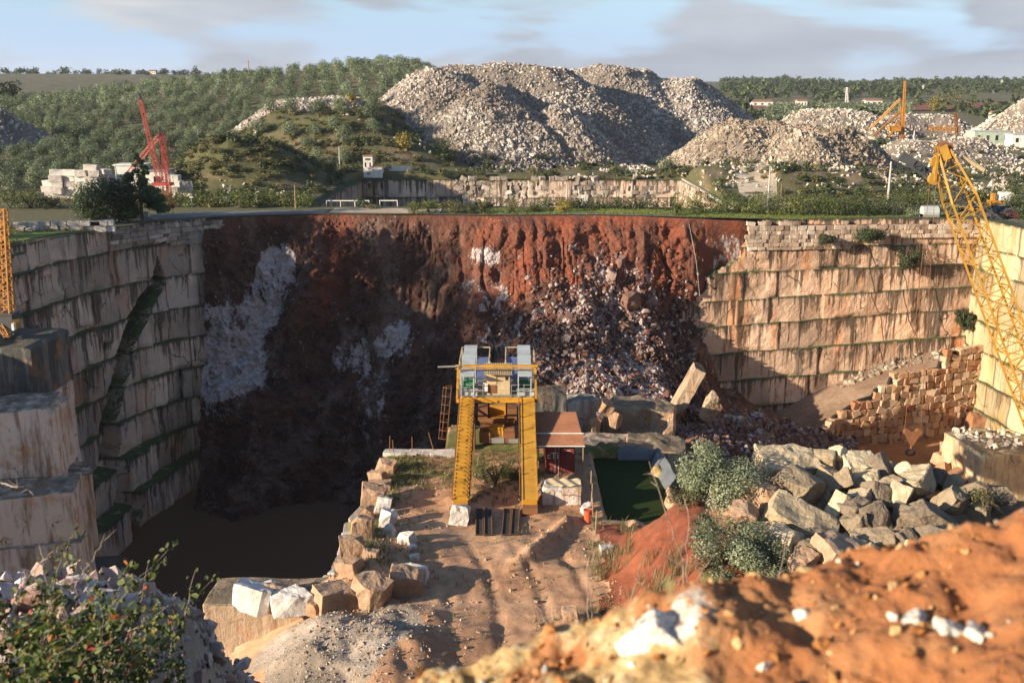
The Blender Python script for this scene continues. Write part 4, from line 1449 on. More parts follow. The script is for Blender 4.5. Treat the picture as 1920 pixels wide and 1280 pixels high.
M['rock_brown'] = stones('brown_waste_marble', (0.15, 0.11, 0.08), (0.30, 0.235, 0.175), (0.54, 0.46, 0.37), (0.10, 0.075, 0.05), 0.5)
M['heap_soil'] = ground_mat('heap_fines', (0.11, 0.092, 0.075), (0.18, 0.15, 0.125), (0.26, 0.225, 0.19), 0.8, (0.07, 0.075, 0.03), 0.62)
heap('rubble_heap', [(-17, 296, 8, 296, 8, 6.6), (-20, 285, -14, 294, 6, 6.0), (-29, 262, -21, 287, 3, -7.0), (-6, 266, 0, 292, 1.0, 2.0), (12, 268, 12, 292, 1.0, -3)],
     (-62, 52, 219, 325), 1.0, 32000, 0.95, M['rock_pale'], M['heap_soil'], 201,
     'great pale rubble hill in the middle of the skyline, the nearer and steeper of the two', 0.72, 1.3)
heap('rubble_heap', [(8, 330, 30, 326, 12, 6.4), (30, 326, 50, 324, 8, 3.4), (50, 327, 58, 328, 5, 1.4)], (-20, 112, 272, 352), 1.2, 30000, 0.95, M['rock_grey'], M['heap_soil'], 202,
     'long rubble hill behind the right shoulder of the steep one, with a lit crest', 0.74, 1.2)
heap('rubble_heap', [(56, 250, 76, 246, 6, -8.6), (68, 240, 80, 246, 5, -9.6), (54, 244, 58, 246, 4, -9.4)], (18, 112, 212, 282), 0.9, 13000, 0.95, M['rock_brown'], M['heap_soil'], 203,
     'lower flat-topped rubble heap behind the hedge, right of the great hill', 0.78, 1.4)
heap('rubble_heap', [(220, 425, 262, 440, 6, -2.6)], (175, 300, 385, 470), 1.5, 9000, 1.1, M['rock_white'], M['heap_soil'], 204,
     'cream white cone of crushed stone at the far right edge', 0.72)
heap('rubble_heap', [(136, 455, 152, 455, 8, -8.5)], (105, 190, 425, 490), 1.5, 3000, 1.3, M['rock_white'], M['heap_soil'], 205,
     'small pale rubble heap on the plain left of the far yellow derrick', 0.6)
heap('rubble_heap', [(-55, 263, -45, 266, 5, -2.4), (-46, 247, -34, 248, 4, -9.6), (-60, 254, -55, 257, 3, -8.0), (-40, 258, -36, 262, 3, -6.5)], (-78, -20, 228, 285), 0.9, 6500, 0.9, M['rock_pale'], M['heap_soil'], 206,
     'stony waste bank at the foot of the olive hill, left of the great rubble hill', 0.75)
heap('rubble_heap', [(-146, 262, -140, 262, 7, -4.0)], (-178, -112, 235, 290), 1.0, 2200, 1.1, M['rock_grey'], M['heap_soil'], 207,
     'grey rubble heap cut off by the left edge of the picture', 0.66)
heap('rubble_heap', [(176, 470, 196, 470, 6, -11.5)], (150, 225, 440, 500), 1.6, 1800, 1.3, M['rock_pale'], M['heap_soil'], 208,
     'low brown and white rubble heap right of the far yellow derrick', 0.5)
heap('rubble_heap', [(118, 300, 140, 310, 4, -14.5)], (95, 170, 280, 335), 1.1, 1500, 1.0, M['rock_white'], M['heap_soil'], 209,
     'small white rubble heap beyond the big yellow boom head', 0.5)

# loose stone lying about the yards beyond
rng = np.random.default_rng(55)
reg = [(620, 940, 292, 335, 500, .8), (800, 1240, 290, 322, 1000, .9), (1060, 1230, 325, 372, 900, .95), (1640, 1920, 262, 300, 900, 1.1), (1690, 1920, 300, 350, 500, .9),
       (1250, 1700, 325, 372, 900, .8), (1480, 1720, 245, 285, 700, 1.3), (1780, 1920, 250, 270, 400, 1.3), (400, 560, 372, 384, 90, .9), (1620, 1900, 345, 372, 500, .8)]
ps, sz = [], []
for x0, x1, y0, y1, n, s_ in reg:
    u, v = rng.uniform(x0, x1, n), rng.uniform(y0, y1, n)
    clump = vn(u * .03, v * .12, 0, 77) > -0.1
    for a, b in zip(u[clump], v[clump]):
        d = ray(a, b)
        if d[2] > -1e-3:
            continue
        Yg = 19.5 / -d[2] * d[1]
        p = d / d[1] * Yg
        zt_ = float(terrain(np.array([p[0]]), np.array([Yg]))[0])
        ps.append((p[0], Yg, zt_ + 0.1))
        sz.append(s_ * rng.uniform(.4, 1.3))
V, T, A = scatter(ps, sz, 56)
tag(mk('loose_stone', V, [T], M['rock_white'], attrs={'tint': A}), 'loose pale quarry stone lying about the yards beyond the pit', 'stones', kind='stuff')

# ------------------------------------------------------------------ verges and roads on the rim
def rz_(X, Y):
    return terrain(X, Y)


tag(sheet('road', [(-62, 128), (-57.5, 134), (-51.5, 143), (-44, 148.6), (-35, 150.6), (-28.5, 152.0)], [(-72, 134), (-62, 143), (-52, 151.5), (-44, 154.2), (-35, 155.2), (-28.5, 155.6)], M['asphalt'], 0.03),
    'grey asphalt road broken off at the left of the collapsed rim', 'road', kind='structure')
tag(sheet('dirt_track', [(-28, 152.2), (-20, 151.4), (-11, 151.0)], [(-28, 158), (-20, 158.0), (-11, 157)], M['dirt_road'], 0.06),
    'pale strip of bare earth on the rim in the middle', 'track', kind='structure')
tag(sheet('road', [(-3, 149.7), (4, 149.8), (12, 150.0), (20, 148.9), (24.5, 148.3)], [(-3, 151.6), (4, 151.7), (12, 151.8), (20, 150.8), (24.5, 150.2)], M['asphalt'], 0.03),
    'thin remnant of the broken road on the rim right of the middle', 'road', kind='structure')
tag(sheet('grass_verge', [(-5, 151.8), (4, 151.9), (12, 152), (20, 151), (24.5, 150.4)], [(-5, 157), (4, 157), (12, 157), (20, 156.5), (24.5, 156)], M['verge'], 0.05),
    'green grass strip on the rim behind the broken road', 'grass', kind='stuff')
tag(sheet('grass_verge', [(25, 148.3), (34, 148.6), (50, 149.7), (70, 150.9)], [(25, 155), (34, 155), (50, 156), (66, 157)], M['verge'], 0.05),
    'bright green grass strip on top of the beige face', 'grass', kind='stuff')
tag(sheet('grass_verge', [(-78, 88), (-68, 104), (-62, 116), (-60, 126), (-56.5, 134.4)], [(-100, 96), (-86, 112), (-78, 124), (-70, 132), (-60, 138)], M['verge'], 0.06),
    'sunny grass on the rim above the left face', 'grass', kind='stuff')
tag(sheet('road', [(69, 156), (75, 150), (82, 138), (92, 120)], [(66, 176), (86, 166), (104, 150), (120, 130)], M['asphalt'], 0.04),
    'grey road and parking place behind the side face on the right', 'road', kind='structure')
tag(sheet('dirt_track', [(41, 163), (42, 185), (46, 212)], [(47, 163), (49, 185), (55, 212)], M['dirt_road'], 0.06),
    'pale dirt ramp beside the slanting wall of the second quarry', 'track', kind='structure')
tag(sheet('road', [(150, 640), (215, 560), (262, 540)], [(158, 652), (222, 570), (268, 550)], M['dirt_road'], 0.6),
    'pale country road crossing the fields below the wooded hills', 'road', kind='structure')
for (px, py, w, d, lab) in [(1425, 193, 90, 150, 'red ploughed field left of the young olive rows'), (1590, 178, 150, 130, 'red ploughed field high on the hillside above the country road'),
                            (1830, 196, 170, 120, 'red ploughed field behind the far yellow derrick and the white cone')]:
    p = P(px, py, Y=820)
    tag(sheet('ploughed_field', [(p[0] - w / 2, 780), (p[0] + w / 2, 770)], [(p[0] - w / 2, 780 + d), (p[0] + w / 2, 770 + d)], M['red_bank'], 0.8, 20, 12), lab, 'field', kind='structure')

# ------------------------------------------------------------------ the yellow gantry hoist on the yard
GX0 = -1.35
g = empty('gantry_crane', (GX0, 77, YARD), 'yellow gantry hoist with two sloping girders and a machine platform standing on the yard', 'gantry crane')
FL = YARD + 5.0          # platform floor
near, farp = np.array([0, 70.3, YARD + 0.55]), np.array([0, 84.0, FL - 0.55])


def girder(x, name):
    mb = MB()
    a, b = near + [x, 0, 0], farp + [x, 0, 0]
    mb.bar(a, b, 1.08, 1.0)
    d = (b - a) / np.linalg.norm(b - a)
    u = np.array([0, -d[2], d[1]])
    for sx_ in (-1, 1):
        for su in (-1, 1):
            mb.bar(a + [sx_ * .56, 0, 0] + u * su * .5, b + [sx_ * .56, 0, 0] + u * su * .5, 0.10, 0.10)
    for k in range(1, 5):
        c = a + (b - a) * k / 5
        mb.bar(c - [0.6, 0, 0] + u * .505, c + [0.6, 0, 0] + u * .505, 0.05, 0.03)
    o = part(mb, 'girder', M['yellow'], g)
    return o, a, b, u


gl, a, b, u = girder(GX0 - 2.55, 'girder')
mb = MB()
n = 27
for k in range(n):
    c = a + (b - a) * (k + .5) / n + u * 0.56
    mb.box(c, (1.0, 0.22, 0.10), rot=Euler((math.atan2(b[2] - a[2], b[1] - a[1]) * 0.3, 0, 0)))
st_ = part(mb, 'stair_treads', M['yellow'], g)
mb = MB()
for sx_ in (-0.62,):
    for k in range(9):
        c = a + (b - a) * k / 8 + [sx_, 0, 0] + u * .5
        mb.bar(c, c + [0, 0, 1.0], 0.05)
    mb.bar(a + [sx_, 0, 1.0] + u * .5, b + [sx_, 0, 1.0] + u * .5, 0.05)
    mb.bar(a + [sx_, 0, .5] + u * .5, b + [sx_, 0, .5] + u * .5, 0.04)
part(mb, 'stair_railing', M['rust'], g)
gr_, a2, b2, u2 = girder(GX0 + 2.72, 'girder')
for x in (-2.55, 2.72):
    mb = MB()
    mb.box((GX0 + x, 70.0, YARD + .28), (1.14, .8, .62))
    mb.box((GX0 + x, 70.2, YARD + .0), (1.3, 1.2, .14))
    part(mb, 'girder_foot', M['rust'], g)

# columns, cross beams
for x in (-2.85, 2.85):
    for y in (84.3, 89.2):
        mb = MB()
        mb.bar((GX0 + x, y, YARD - .1), (GX0 + x, y, FL - .3), 0.62, 0.62)
        mb.box((GX0 + x, y, YARD + .15), (1.0, 1.0, .3))
        for z in np.linspace(YARD + 1, FL - 1, 4):
            mb.box((GX0 + x, y, z), (0.7, 0.7, 0.06))
        part(mb, 'column', M['yellow'], g)
    mb = MB()
    mb.bar((GX0 + x, 84.3, YARD + .8), (GX0 + x, 89.2, FL - .8), 0.16)
    mb.bar((GX0 + x, 89.2, YARD + .8), (GX0 + x, 84.3, FL - .8), 0.16)
    part(mb, 'cross_brace', M['rust'], g)
mb = MB()
for y in (83.7, 89.6):
    mb.bar((GX0 - 3.6, y, FL - .28), (GX0 + 3.6, y, FL - .28), 0.34, 0.5)
for x in (-3.3, -1.1, 1.1, 3.3):
    mb.bar((GX0 + x, 83.8, FL - .26), (GX0 + x, 91.6, FL - .26), 0.28, 0.4)
part(mb, 'platform_beams', M['yellow'], g)
mb = MB()
mb.box((GX0 - 2.2, 87.6, FL + .03), (2.6, 8.0, .07))
mb.box((GX0 + 2.2, 87.6, FL + .03), (2.6, 8.0, .07))
mb.box((GX0, 85.2, FL + .03), (1.8, 3.2, .07))
part(mb, 'platform_deck', M['greysteel'], g)
for x in (-1.35, 1.35):
    mb = MB()
    mb.box((GX0 + x, 88.6, FL + 1.25), (1.0, 6.0, .05), rot=Euler((R(4), 0, 0)))
    for yy in (85.9, 91.3):
        for xx in (-.45, .45):
            mb.bar((GX0 + x + xx, yy, FL), (GX0 + x + xx, yy, FL + 1.25), 0.06)
    part(mb, 'blue_cover', M['blue'], g)
for x in (-2.55, 2.45):
    mb = MB()
    ribs = 14
    # gently bowed sheet with pressed ribs
    for k in range(8):
        y0, y1 = 82.6 + k * 1.15, 82.6 + (k + 1) * 1.15
        z0, z1 = [FL + 2.15 + 0.05 * y_ for y_ in (k, k + 1)]
        mb.box((GX0 + x, (y0 + y1) / 2, (z0 + z1) / 2 + .02 * (k % 2)), (1.22, 1.16, .035), rot=Euler((0.045, 0, 0)))
    for yy in (83.4, 87.4, 91.2):
        for xx in (-.55, .55):
            mb.bar((GX0 + x + xx, yy, FL), (GX0 + x + xx, yy, FL + 2.1 + .04 * (yy - 82.6)), 0.08)
    part(mb, 'winch_roof', M['pale_metal'], g)
    mb = MB()
    ang = np.linspace(0, 2 * math.pi, 13)
    mb.bar((GX0 + x - .42, 85.2, FL + .65), (GX0 + x + .42, 85.2, FL + .65), 0.42, 0.42, k=14)
    for xx in (-.42, .42):
        mb.bar((GX0 + x + xx - .04, 85.2, FL + .65), (GX0 + x + xx + .04, 85.2, FL + .65), 0.6, 0.6, k=14)
    mb.box((GX0 + x, 86.3, FL + .45), (.8, .9, .75))
    mb.bar((GX0 + x, 84.1, FL + .5), (GX0 + x, 84.7, FL + .5), 0.22, 0.22, k=10)
    part(mb, 'winch', M['green'], g)
    mb = MB()
    mb.box((GX0 + x + .1, 84.0, FL + .28), (1.5, .5, .5))
    mb.box((GX0 + x + .1, 84.0, FL + .56), (1.6, .6, .06))
    part(mb, 'motor_box', M['pale_metal'], g)
mb = MB()
mb.box((GX0 - 1.0, 84.0, FL + .75), (.42, .4, .7))
part(mb, 'switch_box', M['white'], g)
# cabin
mb = MB()
mb.box((GX0 + .15, 84.75, FL + 1.12), (2.15, 1.7, 2.1))
cb = part(mb, 'cabin', M['cream'], g)
mb = MB()
mb.box((GX0 + .62, 83.88, FL + 1.05), (1.08, .06, 1.8))
mb.box((GX0 + .15, 83.86, FL + 1.25), (.05, .06, .12))
dr = part(mb, 'door', M['cream'], cb)
mb = MB()
mb.box((GX0 + .88, 83.84, FL + 1.6), (.24, .03, .3))
part(mb, 'window', M['glass'], cb)
mb = MB()
mb.box((GX0 - .42, 83.87, FL + .62), (.8, .05, .75))
part(mb, 'lower_panel', M['rust'], cb)
mb = MB()
mb.box((GX0 - .42, 83.87, FL + 1.55), (.8, .05, .95))
part(mb, 'upper_panel', M['cream'], cb)
xs = np.linspace(-1.25, 1.25, 61)
zz = 0.04 * np.sign(np.sin(xs * 2 * math.pi / 0.16))
Vr = np.concatenate([np.stack([GX0 + .15 + xs, np.full(61, y), FL + z0 + zz], -1) for y, z0 in ((83.3, 2.12), (85.9, 2.42), (83.3, 2.09), (85.9, 2.39))])
k = np.arange(60)
mb = MB().add(Vr, quads=np.concatenate([np.stack([k, k + 1, k + 62, k + 61], -1), np.stack([k + 122, k + 183, k + 184, k + 123], -1), np.stack([k, k + 122, k + 123, k + 1], -1)]))
part(mb, 'roof', M['cream'], cb)
# portal over the platform, railings, ladders
mb = MB()
for x in (-3.45, 3.45):
    mb.bar((GX0 + x, 83.6, FL - .2), (GX0 + x * .97, 83.6, FL + 2.75), 0.2)
    mb.bar((GX0 + x, 86.5, FL), (GX0 + x * .97, 83.7, FL + 2.6), 0.12)
mb.bar((GX0 - 3.6, 83.6, FL + 2.8), (GX0 + 3.6, 83.6, FL + 2.8), 0.2, 0.2)
mb.bar((GX0 - 3.6, 83.6, FL + 2.55), (GX0 + 3.6, 83.6, FL + 2.55), 0.07)
for x in np.linspace(-3.2, 3.2, 7):
    mb.bar((GX0 + x, 83.6, FL + 2.95), (GX0 + x, 83.6, FL + 2.5), 0.07)
part(mb, 'portal_frame', M['yellow'], g)
mb = MB()
mb.bar((GX0 - 5.1, 83.45, FL + 2.75), (GX0 - 3.2, 83.45, FL + 2.82), 0.16, 0.16, k=8)
part(mb, 'boom_pipe', M['greysteel'], g)
mb = MB()
for pts in ([(-3.5, 84), (-3.5, 91.7), (-.9, 91.7), (-.9, 87)], [(3.5, 84), (3.5, 91.7), (.9, 91.7), (.9, 87)], [(-3.5, 83.55), (-1.2, 83.55)], [(1.3, 83.55), (3.5, 83.55)]):
    for (x0, y0), (x1, y1) in zip(pts[:-1], pts[1:]):
        L = math.hypot(x1 - x0, y1 - y0)
        m_ = max(1, round(L / 1.3))
        for k in range(m_ + 1):
            x, y = x0 + (x1 - x0) * k / m_, y0 + (y1 - y0) * k / m_
            mb.bar((GX0 + x, y, FL), (GX0 + x, y, FL + 1.1), 0.055)
        for h in (.55, 1.1):
            mb.bar((GX0 + x0, y0, FL + h), (GX0 + x1, y1, FL + h), 0.05)
part(mb, 'railing', M['greysteel'], g)
for sg in (-1, 1):
    mb = MB()
    mb.bar((GX0 + sg * .75, 91.7, FL), (GX0 + sg * .75, 91.7, FL + 2.4), 0.1)
    mb.bar((GX0 + sg * .75, 87.0, FL), (GX0 + sg * .75, 87.0, FL + 2.3), 0.1)
    mb.bar((GX0 + sg * .75, 87.0, FL + 2.3), (GX0 + sg * .75, 91.7, FL + 2.4), 0.08)
    mb.bar((GX0 + sg * .75, 91.7, FL + 2.4), (GX0 + sg * 3.4, 91.7, FL + 2.4), 0.08)
    mb.bar((GX0 + sg * 3.4, 91.7, FL), (GX0 + sg * 3.4, 91.7, FL + 2.4), 0.1)
    mb.bar((GX0 + sg * 3.4, 91.7, FL + 2.4), (GX0 + sg * 3.4, 87, FL + 2.3), 0.08)
    mb.bar((GX0 + sg * 3.4, 87, FL), (GX0 + sg * 3.4, 87, FL + 2.3), 0.1)
    part(mb, 'rear_frame', M['cream'], g)
for sgn in (-1, 1):
    mb = MB()
    base = np.array([GX0 + sgn * 4.55, 83.2, YARD])
    top = np.array([GX0 + sgn * 3.95, 83.6, FL + .9])
    for off in (-.22, .22):
        mb.bar(base + [0, off, 0], top + [0, off, 0], 0.05)
    for k in range(19):
        c = base + (top - base) * k / 18
        mb.bar(c + [0, -.22, 0], c + [0, .22, 0], 0.03)
    for k in range(7):
        c = base + (top - base) * (0.22 + 0.13 * k)
        ring = [c + [sgn * .75 * math.sin(t_), -.38 * math.cos(t_), 0] for t_ in np.linspace(0, math.pi, 8)]
        mb.tube(ring, 0.028, 4)
    for t_ in np.linspace(0.0, math.pi, 6):
        o_ = np.array([sgn * .75 * math.sin(t_), -.38 * math.cos(t_), 0])
        mb.bar(base + (top - base) * .22 + o_, base + (top - base) * 1.0 + o_, 0.035)
    part(mb, 'ladder_cage', M['rust'], g)
mb = MB()
for x in (-1.95, 1.95):
    for k in range(7):
        y = 73 + k * 1.9
        mb.bar((GX0 + x, y, YARD + .2), (GX0 + x, y, YARD + 1.2 + 0.33 * (y - 70)), 0.07)
    mb.bar((GX0 + x, 72.5, YARD + 1.7), (GX0 + x, 84.5, FL - .2), 0.07)
part(mb, 'inner_railing', M['rust'], g)

# rusty carriage standing between the legs
c0 = empty('hoist_carriage', (GX0, 87, YARD), 'rusty brown hoist carriage standing between the legs under the gantry platform', 'carriage')
mb = MB()
for x in (-1.1, 1.1):
    mb.box((GX0 + x, 87.3, YARD + 1.2), (.9, 4.2, .6))
    mb.box((GX0 + x, 85.1, YARD + .75), (1.0, .5, 1.0))
part(mb, 'side_frame', M['rust'], c0)
mb = MB()
mb.box((GX0, 87.3, YARD + 1.5), (1.25, 3.6, .5))
mb.box((GX0, 88.9, YARD + 2.1), (1.5, .9, 1.0))
mb.box((GX0 - .1, 85.5, YARD + 1.15), (1.3, .5, .9))
part(mb, 'deck', M['yellow'], c0)
mb = MB()
mb.box((GX0 - 1.35, 88.4, YARD + 2.0), (.9, 1.4, 1.2))
mb.box((GX0 + 1.35, 88.4, YARD + 2.0), (.9, 1.4, 1.2))
mb.bar((GX0 - 1.6, 86.2, YARD + 1.9), (GX0 + 1.6, 86.2, YARD + 1.9), .5, .5, k=12)
part(mb, 'gear_case', M['rust'], c0)
mb = MB()
mb.box((GX0 + .05, 84.95, YARD + .5), (1.2, .3, .5))
mb.box((GX0 + 1.5, 84.95, YARD + .45), (.9, .3, .4))
part(mb, 'buffer', M['greysteel'], c0)
for x in (-1.1, 1.1):
    for y in (85.7, 88.9):
        mb = MB().bar((GX0 + x - .15, y, YARD + .38), (GX0 + x + .15, y, YARD + .38), .76, .76, k=14)
        part(mb, 'wheel', M['steel'], c0)

# track mats in front
for k, px in enumerate((907, 958)):
    p = P(px, 980, z=YARD)
    mb = MB()
    mb.box((p[0], p[1], YARD + .12), (1.18, 4.6, .10), rz=0.03 * (1 - 2 * k))
    t_ = empty('track_mat', (p[0], p[1], YARD + .1), ('left' if k == 0 else 'right') + ' one of two dark track mats on the earth before the gantry', 'mat')
    part(mb, 'rubber_sheet', M['rubber'], t_)
    mb = MB()
    for xo in (-.58, -.05, .05, .58):
        mb.bar((p[0] + xo + .069 * (1 - 2 * k), p[1] - 2.3, YARD + .2), (p[0] + xo - .069 * (1 - 2 * k), p[1] + 2.3, YARD + .2), .06, .08)
    part(mb, 'rail', M['rust'], t_)

# ------------------------------------------------------------------ red container with its rusty lean-to roof
cx, cy = 7.5 - 4.55, 76.6
c0 = P(1051, 905, z=YARD)
cx, cy = c0[0] + .05, 78.0
ct = empty('shipping_container', (cx, cy, YARD), 'dark red shipping container with white letters on its doors, under a rusty roof', 'container')
mb = MB()
mb.box((cx, cy + 3.0, YARD + 1.3), (2.44, 6.0, 2.5))
for x in (-1.2, 1.2):
    for k in range(20):
        mb.box((cx + x, cy + .3 + k * .29, YARD + 1.3), (.06, .14, 2.3))
part(mb, 'body', M['container'], ct)
for s_ in (-1, 1):
    mb = MB()
    mb.box((cx + s_ * .6, cy - .04, YARD + 1.28), (1.14, .06, 2.36))
    for k in range(4):
        mb.box((cx + s_ * .6, cy - .08, YARD + .4 + k * .58), (1.0, .04, .34))
    d_ = part(mb, 'door', M['container'], ct)
    mb = MB()
    for xo in (.12, .42):
        mb.bar((cx + s_ * xo, cy - .12, YARD + .15), (cx + s_ * xo, cy - .12, YARD + 2.45), .045, .045, k=6)
    part(mb, 'locking_bar', M['pale_metal'] if s_ < 0 else M['container'], d_)


def lettering(text, loc, size, mat, parent, rot=(R(90), 0, 0), name='lettering'):
    cu = bpy.data.curves.new(name, 'FONT')
    cu.body = text
    cu.size = size
    cu.extrude = 0.012
    cu.offset = 0.006
    tmp = bpy.data.objects.new(name, cu)
    COL.objects.link(tmp)
    dg = bpy.context.evaluated_depsgraph_get()
    me = bpy.data.meshes.new_from_object(tmp.evaluated_get(dg))
    COL.objects.unlink(tmp)
    bpy.data.objects.remove(tmp)
    o = bpy.data.objects.new(name, me)
    me.materials.clear()
    me.materials.append(mat)
    COL.objects.link(o)
    o.parent = parent
    o.rotation_euler = rot
    o.location = np.asarray(loc) - world_loc(parent)
    return o


lettering('cTi', (cx - 1.12, cy - .14, YARD + 1.42), .78, M['white'], ct)
for k in range(5):
    pass
mb = MB()
mb.box((cx + .55, cy - .125, YARD + 2.1), (.62, .012, .035))
part(mb, 'small_print', M['white'], ct)
# roof: corrugated sheets sloping to the front
rf = empty('lean_to_roof', (cx, cy + 2.5, YARD + 2.6), 'rusty corrugated sheet roof laid over the red container', 'roof')
def corr(x0, x1, y0, y1, z0, z1, skew=0.0, pitch=.22):
    ys = np.linspace(y0, y1, int((y1 - y0) / pitch * 6))
    f = (ys - y0) / (y1 - y0)
    zs = z0 + (z1 - z0) * f + 0.045 * np.sin(ys * 2 * math.pi / pitch)
    n_ = len(ys)
    V = np.concatenate([np.stack([np.full(n_, x) + skew * f, ys, zs + dz], -1) for dz in (0, -.03) for x in (x0, x1)])
    k = np.arange(n_ - 1)
    return MB().add(V, quads=np.concatenate([np.stack([k, k + n_, k + n_ + 1, k + 1], -1), np.stack([k + 2 * n_, k + 2 * n_ + 1, k + 3 * n_ + 1, k + 3 * n_], -1),
                                             np.stack([k, k + 1, k + 1 + 2 * n_, k + 2 * n_], -1), np.stack([k + n_, k + 3 * n_, k + 1 + 3 * n_, k + 1 + n_], -1)]))
part(corr(cx - 1.95, cx + 1.95, cy - .7, cy + 1.3, YARD + 2.72, YARD + 3.05), 'roof_sheet', M['roof_rust'], rf)
part(corr(cx - 1.95, cx + 1.85, cy + 1.36, cy + 5.2, YARD + 3.08, YARD + 3.7, -.25), 'roof_sheet', M['roof_rust'], rf)
mb = MB()
mb.bar((cx - 2.0, cy + 1.33, YARD + 3.12), (cx + 2.0, cy + 1.33, YARD + 3.12), .09, .07)
mb.bar((cx - 1.98, cy - .72, YARD + 2.72), (cx + 1.98, cy - .72, YARD + 2.72), .07, .07)
part(mb, 'trim', M['white'], rf)
for x in (-1.85, 1.85):
    mb = MB().bar((cx + x, cy - .5, YARD - .1), (cx + x, cy - .5, YARD + 2.7), .09)
    part(mb, 'post', M['wood'], rf)
# white block in front with a sheet over its back
p = P(1053, 948, z=YARD)
V, T = cut_block(71, (3.0, 1.7, 1.6), 4, 2, 0.05, keep=(.8, .98))
o = mk('stone_block', V, [T], M['cut_white'], attrs={'tint': np.full(len(V), .8)}, loc=None)
o.location = (p[0], p[1] + .8, YARD + .72)
tag(o, 'big white marble block in front of the red container', 'block')
u_, v_ = np.meshgrid(np.linspace(0, 1, 26), np.linspace(0, 1, 18), indexing='ij')
sx_ = p[0] - 1.2 + 2.7 * u_
sy_ = p[1] + .1 + 1.5 * v_ - 0.25 * np.clip(.35 - u_, 0, 1) * (1 - v_) * 3
sz_ = YARD + 1.60 - 0.85 * np.clip(.28 - v_, 0, 1) * ss(.55, .15, u_) * 2 + .05 * np.sin(u_ * 17 + v_ * 5)
i = np.arange(u_.size).reshape(u_.shape)
q = np.stack([i[:-1, :-1], i[1:, :-1], i[1:, 1:], i[:-1, 1:]], -1).reshape(-1, 4)
Vt = np.stack([sx_, sy_, sz_], -1).reshape(-1, 3)
nvt = len(Vt)
o = mk('cover_sheet', np.concatenate([Vt, Vt - [0, 0, .02]]), [q, q[:, ::-1] + nvt], M['cream'], smooth=True)
tag(o, 'stained cream sheet draped over the back of the white block', 'sheet')
# drum
p = P(1102, 980, z=YARD)
dm = empty('oil_drum', (p[0], p[1], YARD), 'orange red steel drum standing at the right edge of the yard', 'drum')
part(MB().lathe((p[0], p[1], YARD), [(0, 0), (.31, 0), (.33, .03), (.31, .06), (.31, .34), (.335, .37), (.31, .40), (.31, .68), (.335, .71), (.31, .74), (.31, 1.02), (.33, 1.05), (.30, 1.06), (.29, 1.02), (0, 1.02)], 22), 'shell', M['barrel'], dm)
part(MB().bar((p[0] + .12, p[1] - .1, YARD + 1.02), (p[0] + .12, p[1] - .1, YARD + 1.07), .08, .08, k=8), 'bung', M['steel'], dm)

# posts along the right edge of the yard, and at the far left corner
for k, (px, py, h, lean) in enumerate([(1109, 945, 1.7, .05), (1112, 968, 1.5, -.08), (1116, 1000, 1.7, .1), (1108, 915, 1.5, .02)]):
    p = P(px, py, z=YARD)
    mb = MB().tube([(p[0], p[1], YARD - .3), (p[0] + lean * .5, p[1], YARD + h * .5), (p[0] + lean, p[1] + .05, YARD + h)], [.07, .06, .05], 7)
    tag(mb.build('fence_post', M['wood'], loc=(p[0], p[1], YARD)), 'leaning wooden post on the right edge of the yard between container and drum' if k < 1 or k > 2 else 'leaning wooden post beside the orange red drum', 'post', 'posts along the right edge of the yard')
for k, (px, py, h, lean) in enumerate([(730, 851, 1.7, -.1), (773, 851, 1.6, 0.0), (816, 848, 1.9, .55), (738, 853, 1.4, .05)]):
    p = P(px, py, z=YARD)
    p[1] = min(p[1], 83.0)
    mb = MB().bar((p[0], p[1], YARD - .3), (p[0] - lean, p[1], YARD + h), .07)
    tag(mb.build('fence_post', M['rust'], loc=(p[0], p[1], YARD)), ['thin rusty post at the far left corner of the yard', 'thin upright rusty post midway along the far edge of the yard', 'rusty post leaning left beside the gantry ladder', 'thin rusty post at the far left corner of the yard'][k], 'post', 'posts along the far edge of the yard')

# pool and tarpaulin
wv = np.array([(7.0, 69.0, -31.75), (12.9, 69.0, -31.75), (12.9, 84, -31.75), (7.0, 84, -31.75)])
tag(mk('pool_water', wv, [[[0, 1, 2, 3]]], M['pool']), 'dark green water in the sunken pool right of the container', 'water', kind='structure')
u_, v_ = np.meshgrid(np.linspace(0, 1, 70), np.linspace(0, 1, 40), indexing='ij')
ax = 9.6 + 3.4 * np.clip(u_ * 2, 0, 1) + 0.6 * u_
ay = 83.7 - 8.0 * np.clip((u_ - .5) * 2, 0, 1)
inx, iny = np.where(u_ < .5, 0, -1), np.where(u_ < .5, -1, 0)
cr_ = ss(.38, .62, u_)
X_ = ax - cr_ * 2.0 * v_ * (1.3 - .6 * u_) - .2
Y_ = ay - (1 - cr_) * 1.0 * v_ + cr_ * .2
Z_ = -30.75 - 2.5 * v_ ** 1.3 + .17 * np.abs(fbm(u_ * 16, v_ * 3, 0, 3, 88)) + .25 * (1 - v_) * vn(u_ * 7, 0, 0, 89)
i = np.arange(u_.size).reshape(u_.shape)
q = np.stack([i[:-1, :-1], i[:-1, 1:], i[1:, 1:], i[1:, :-1]], -1).reshape(-1, 4)
Vt = np.stack([X_, Y_, Z_], -1).reshape(-1, 3)
tag(mk('tarpaulin', np.concatenate([Vt, Vt - [0, 0, .03]]), [q, q[:, ::-1] + len(Vt)], M['tarp'], smooth=True), 'crumpled blue grey tarpaulin draped over the edge of the green pool', 'tarpaulin')

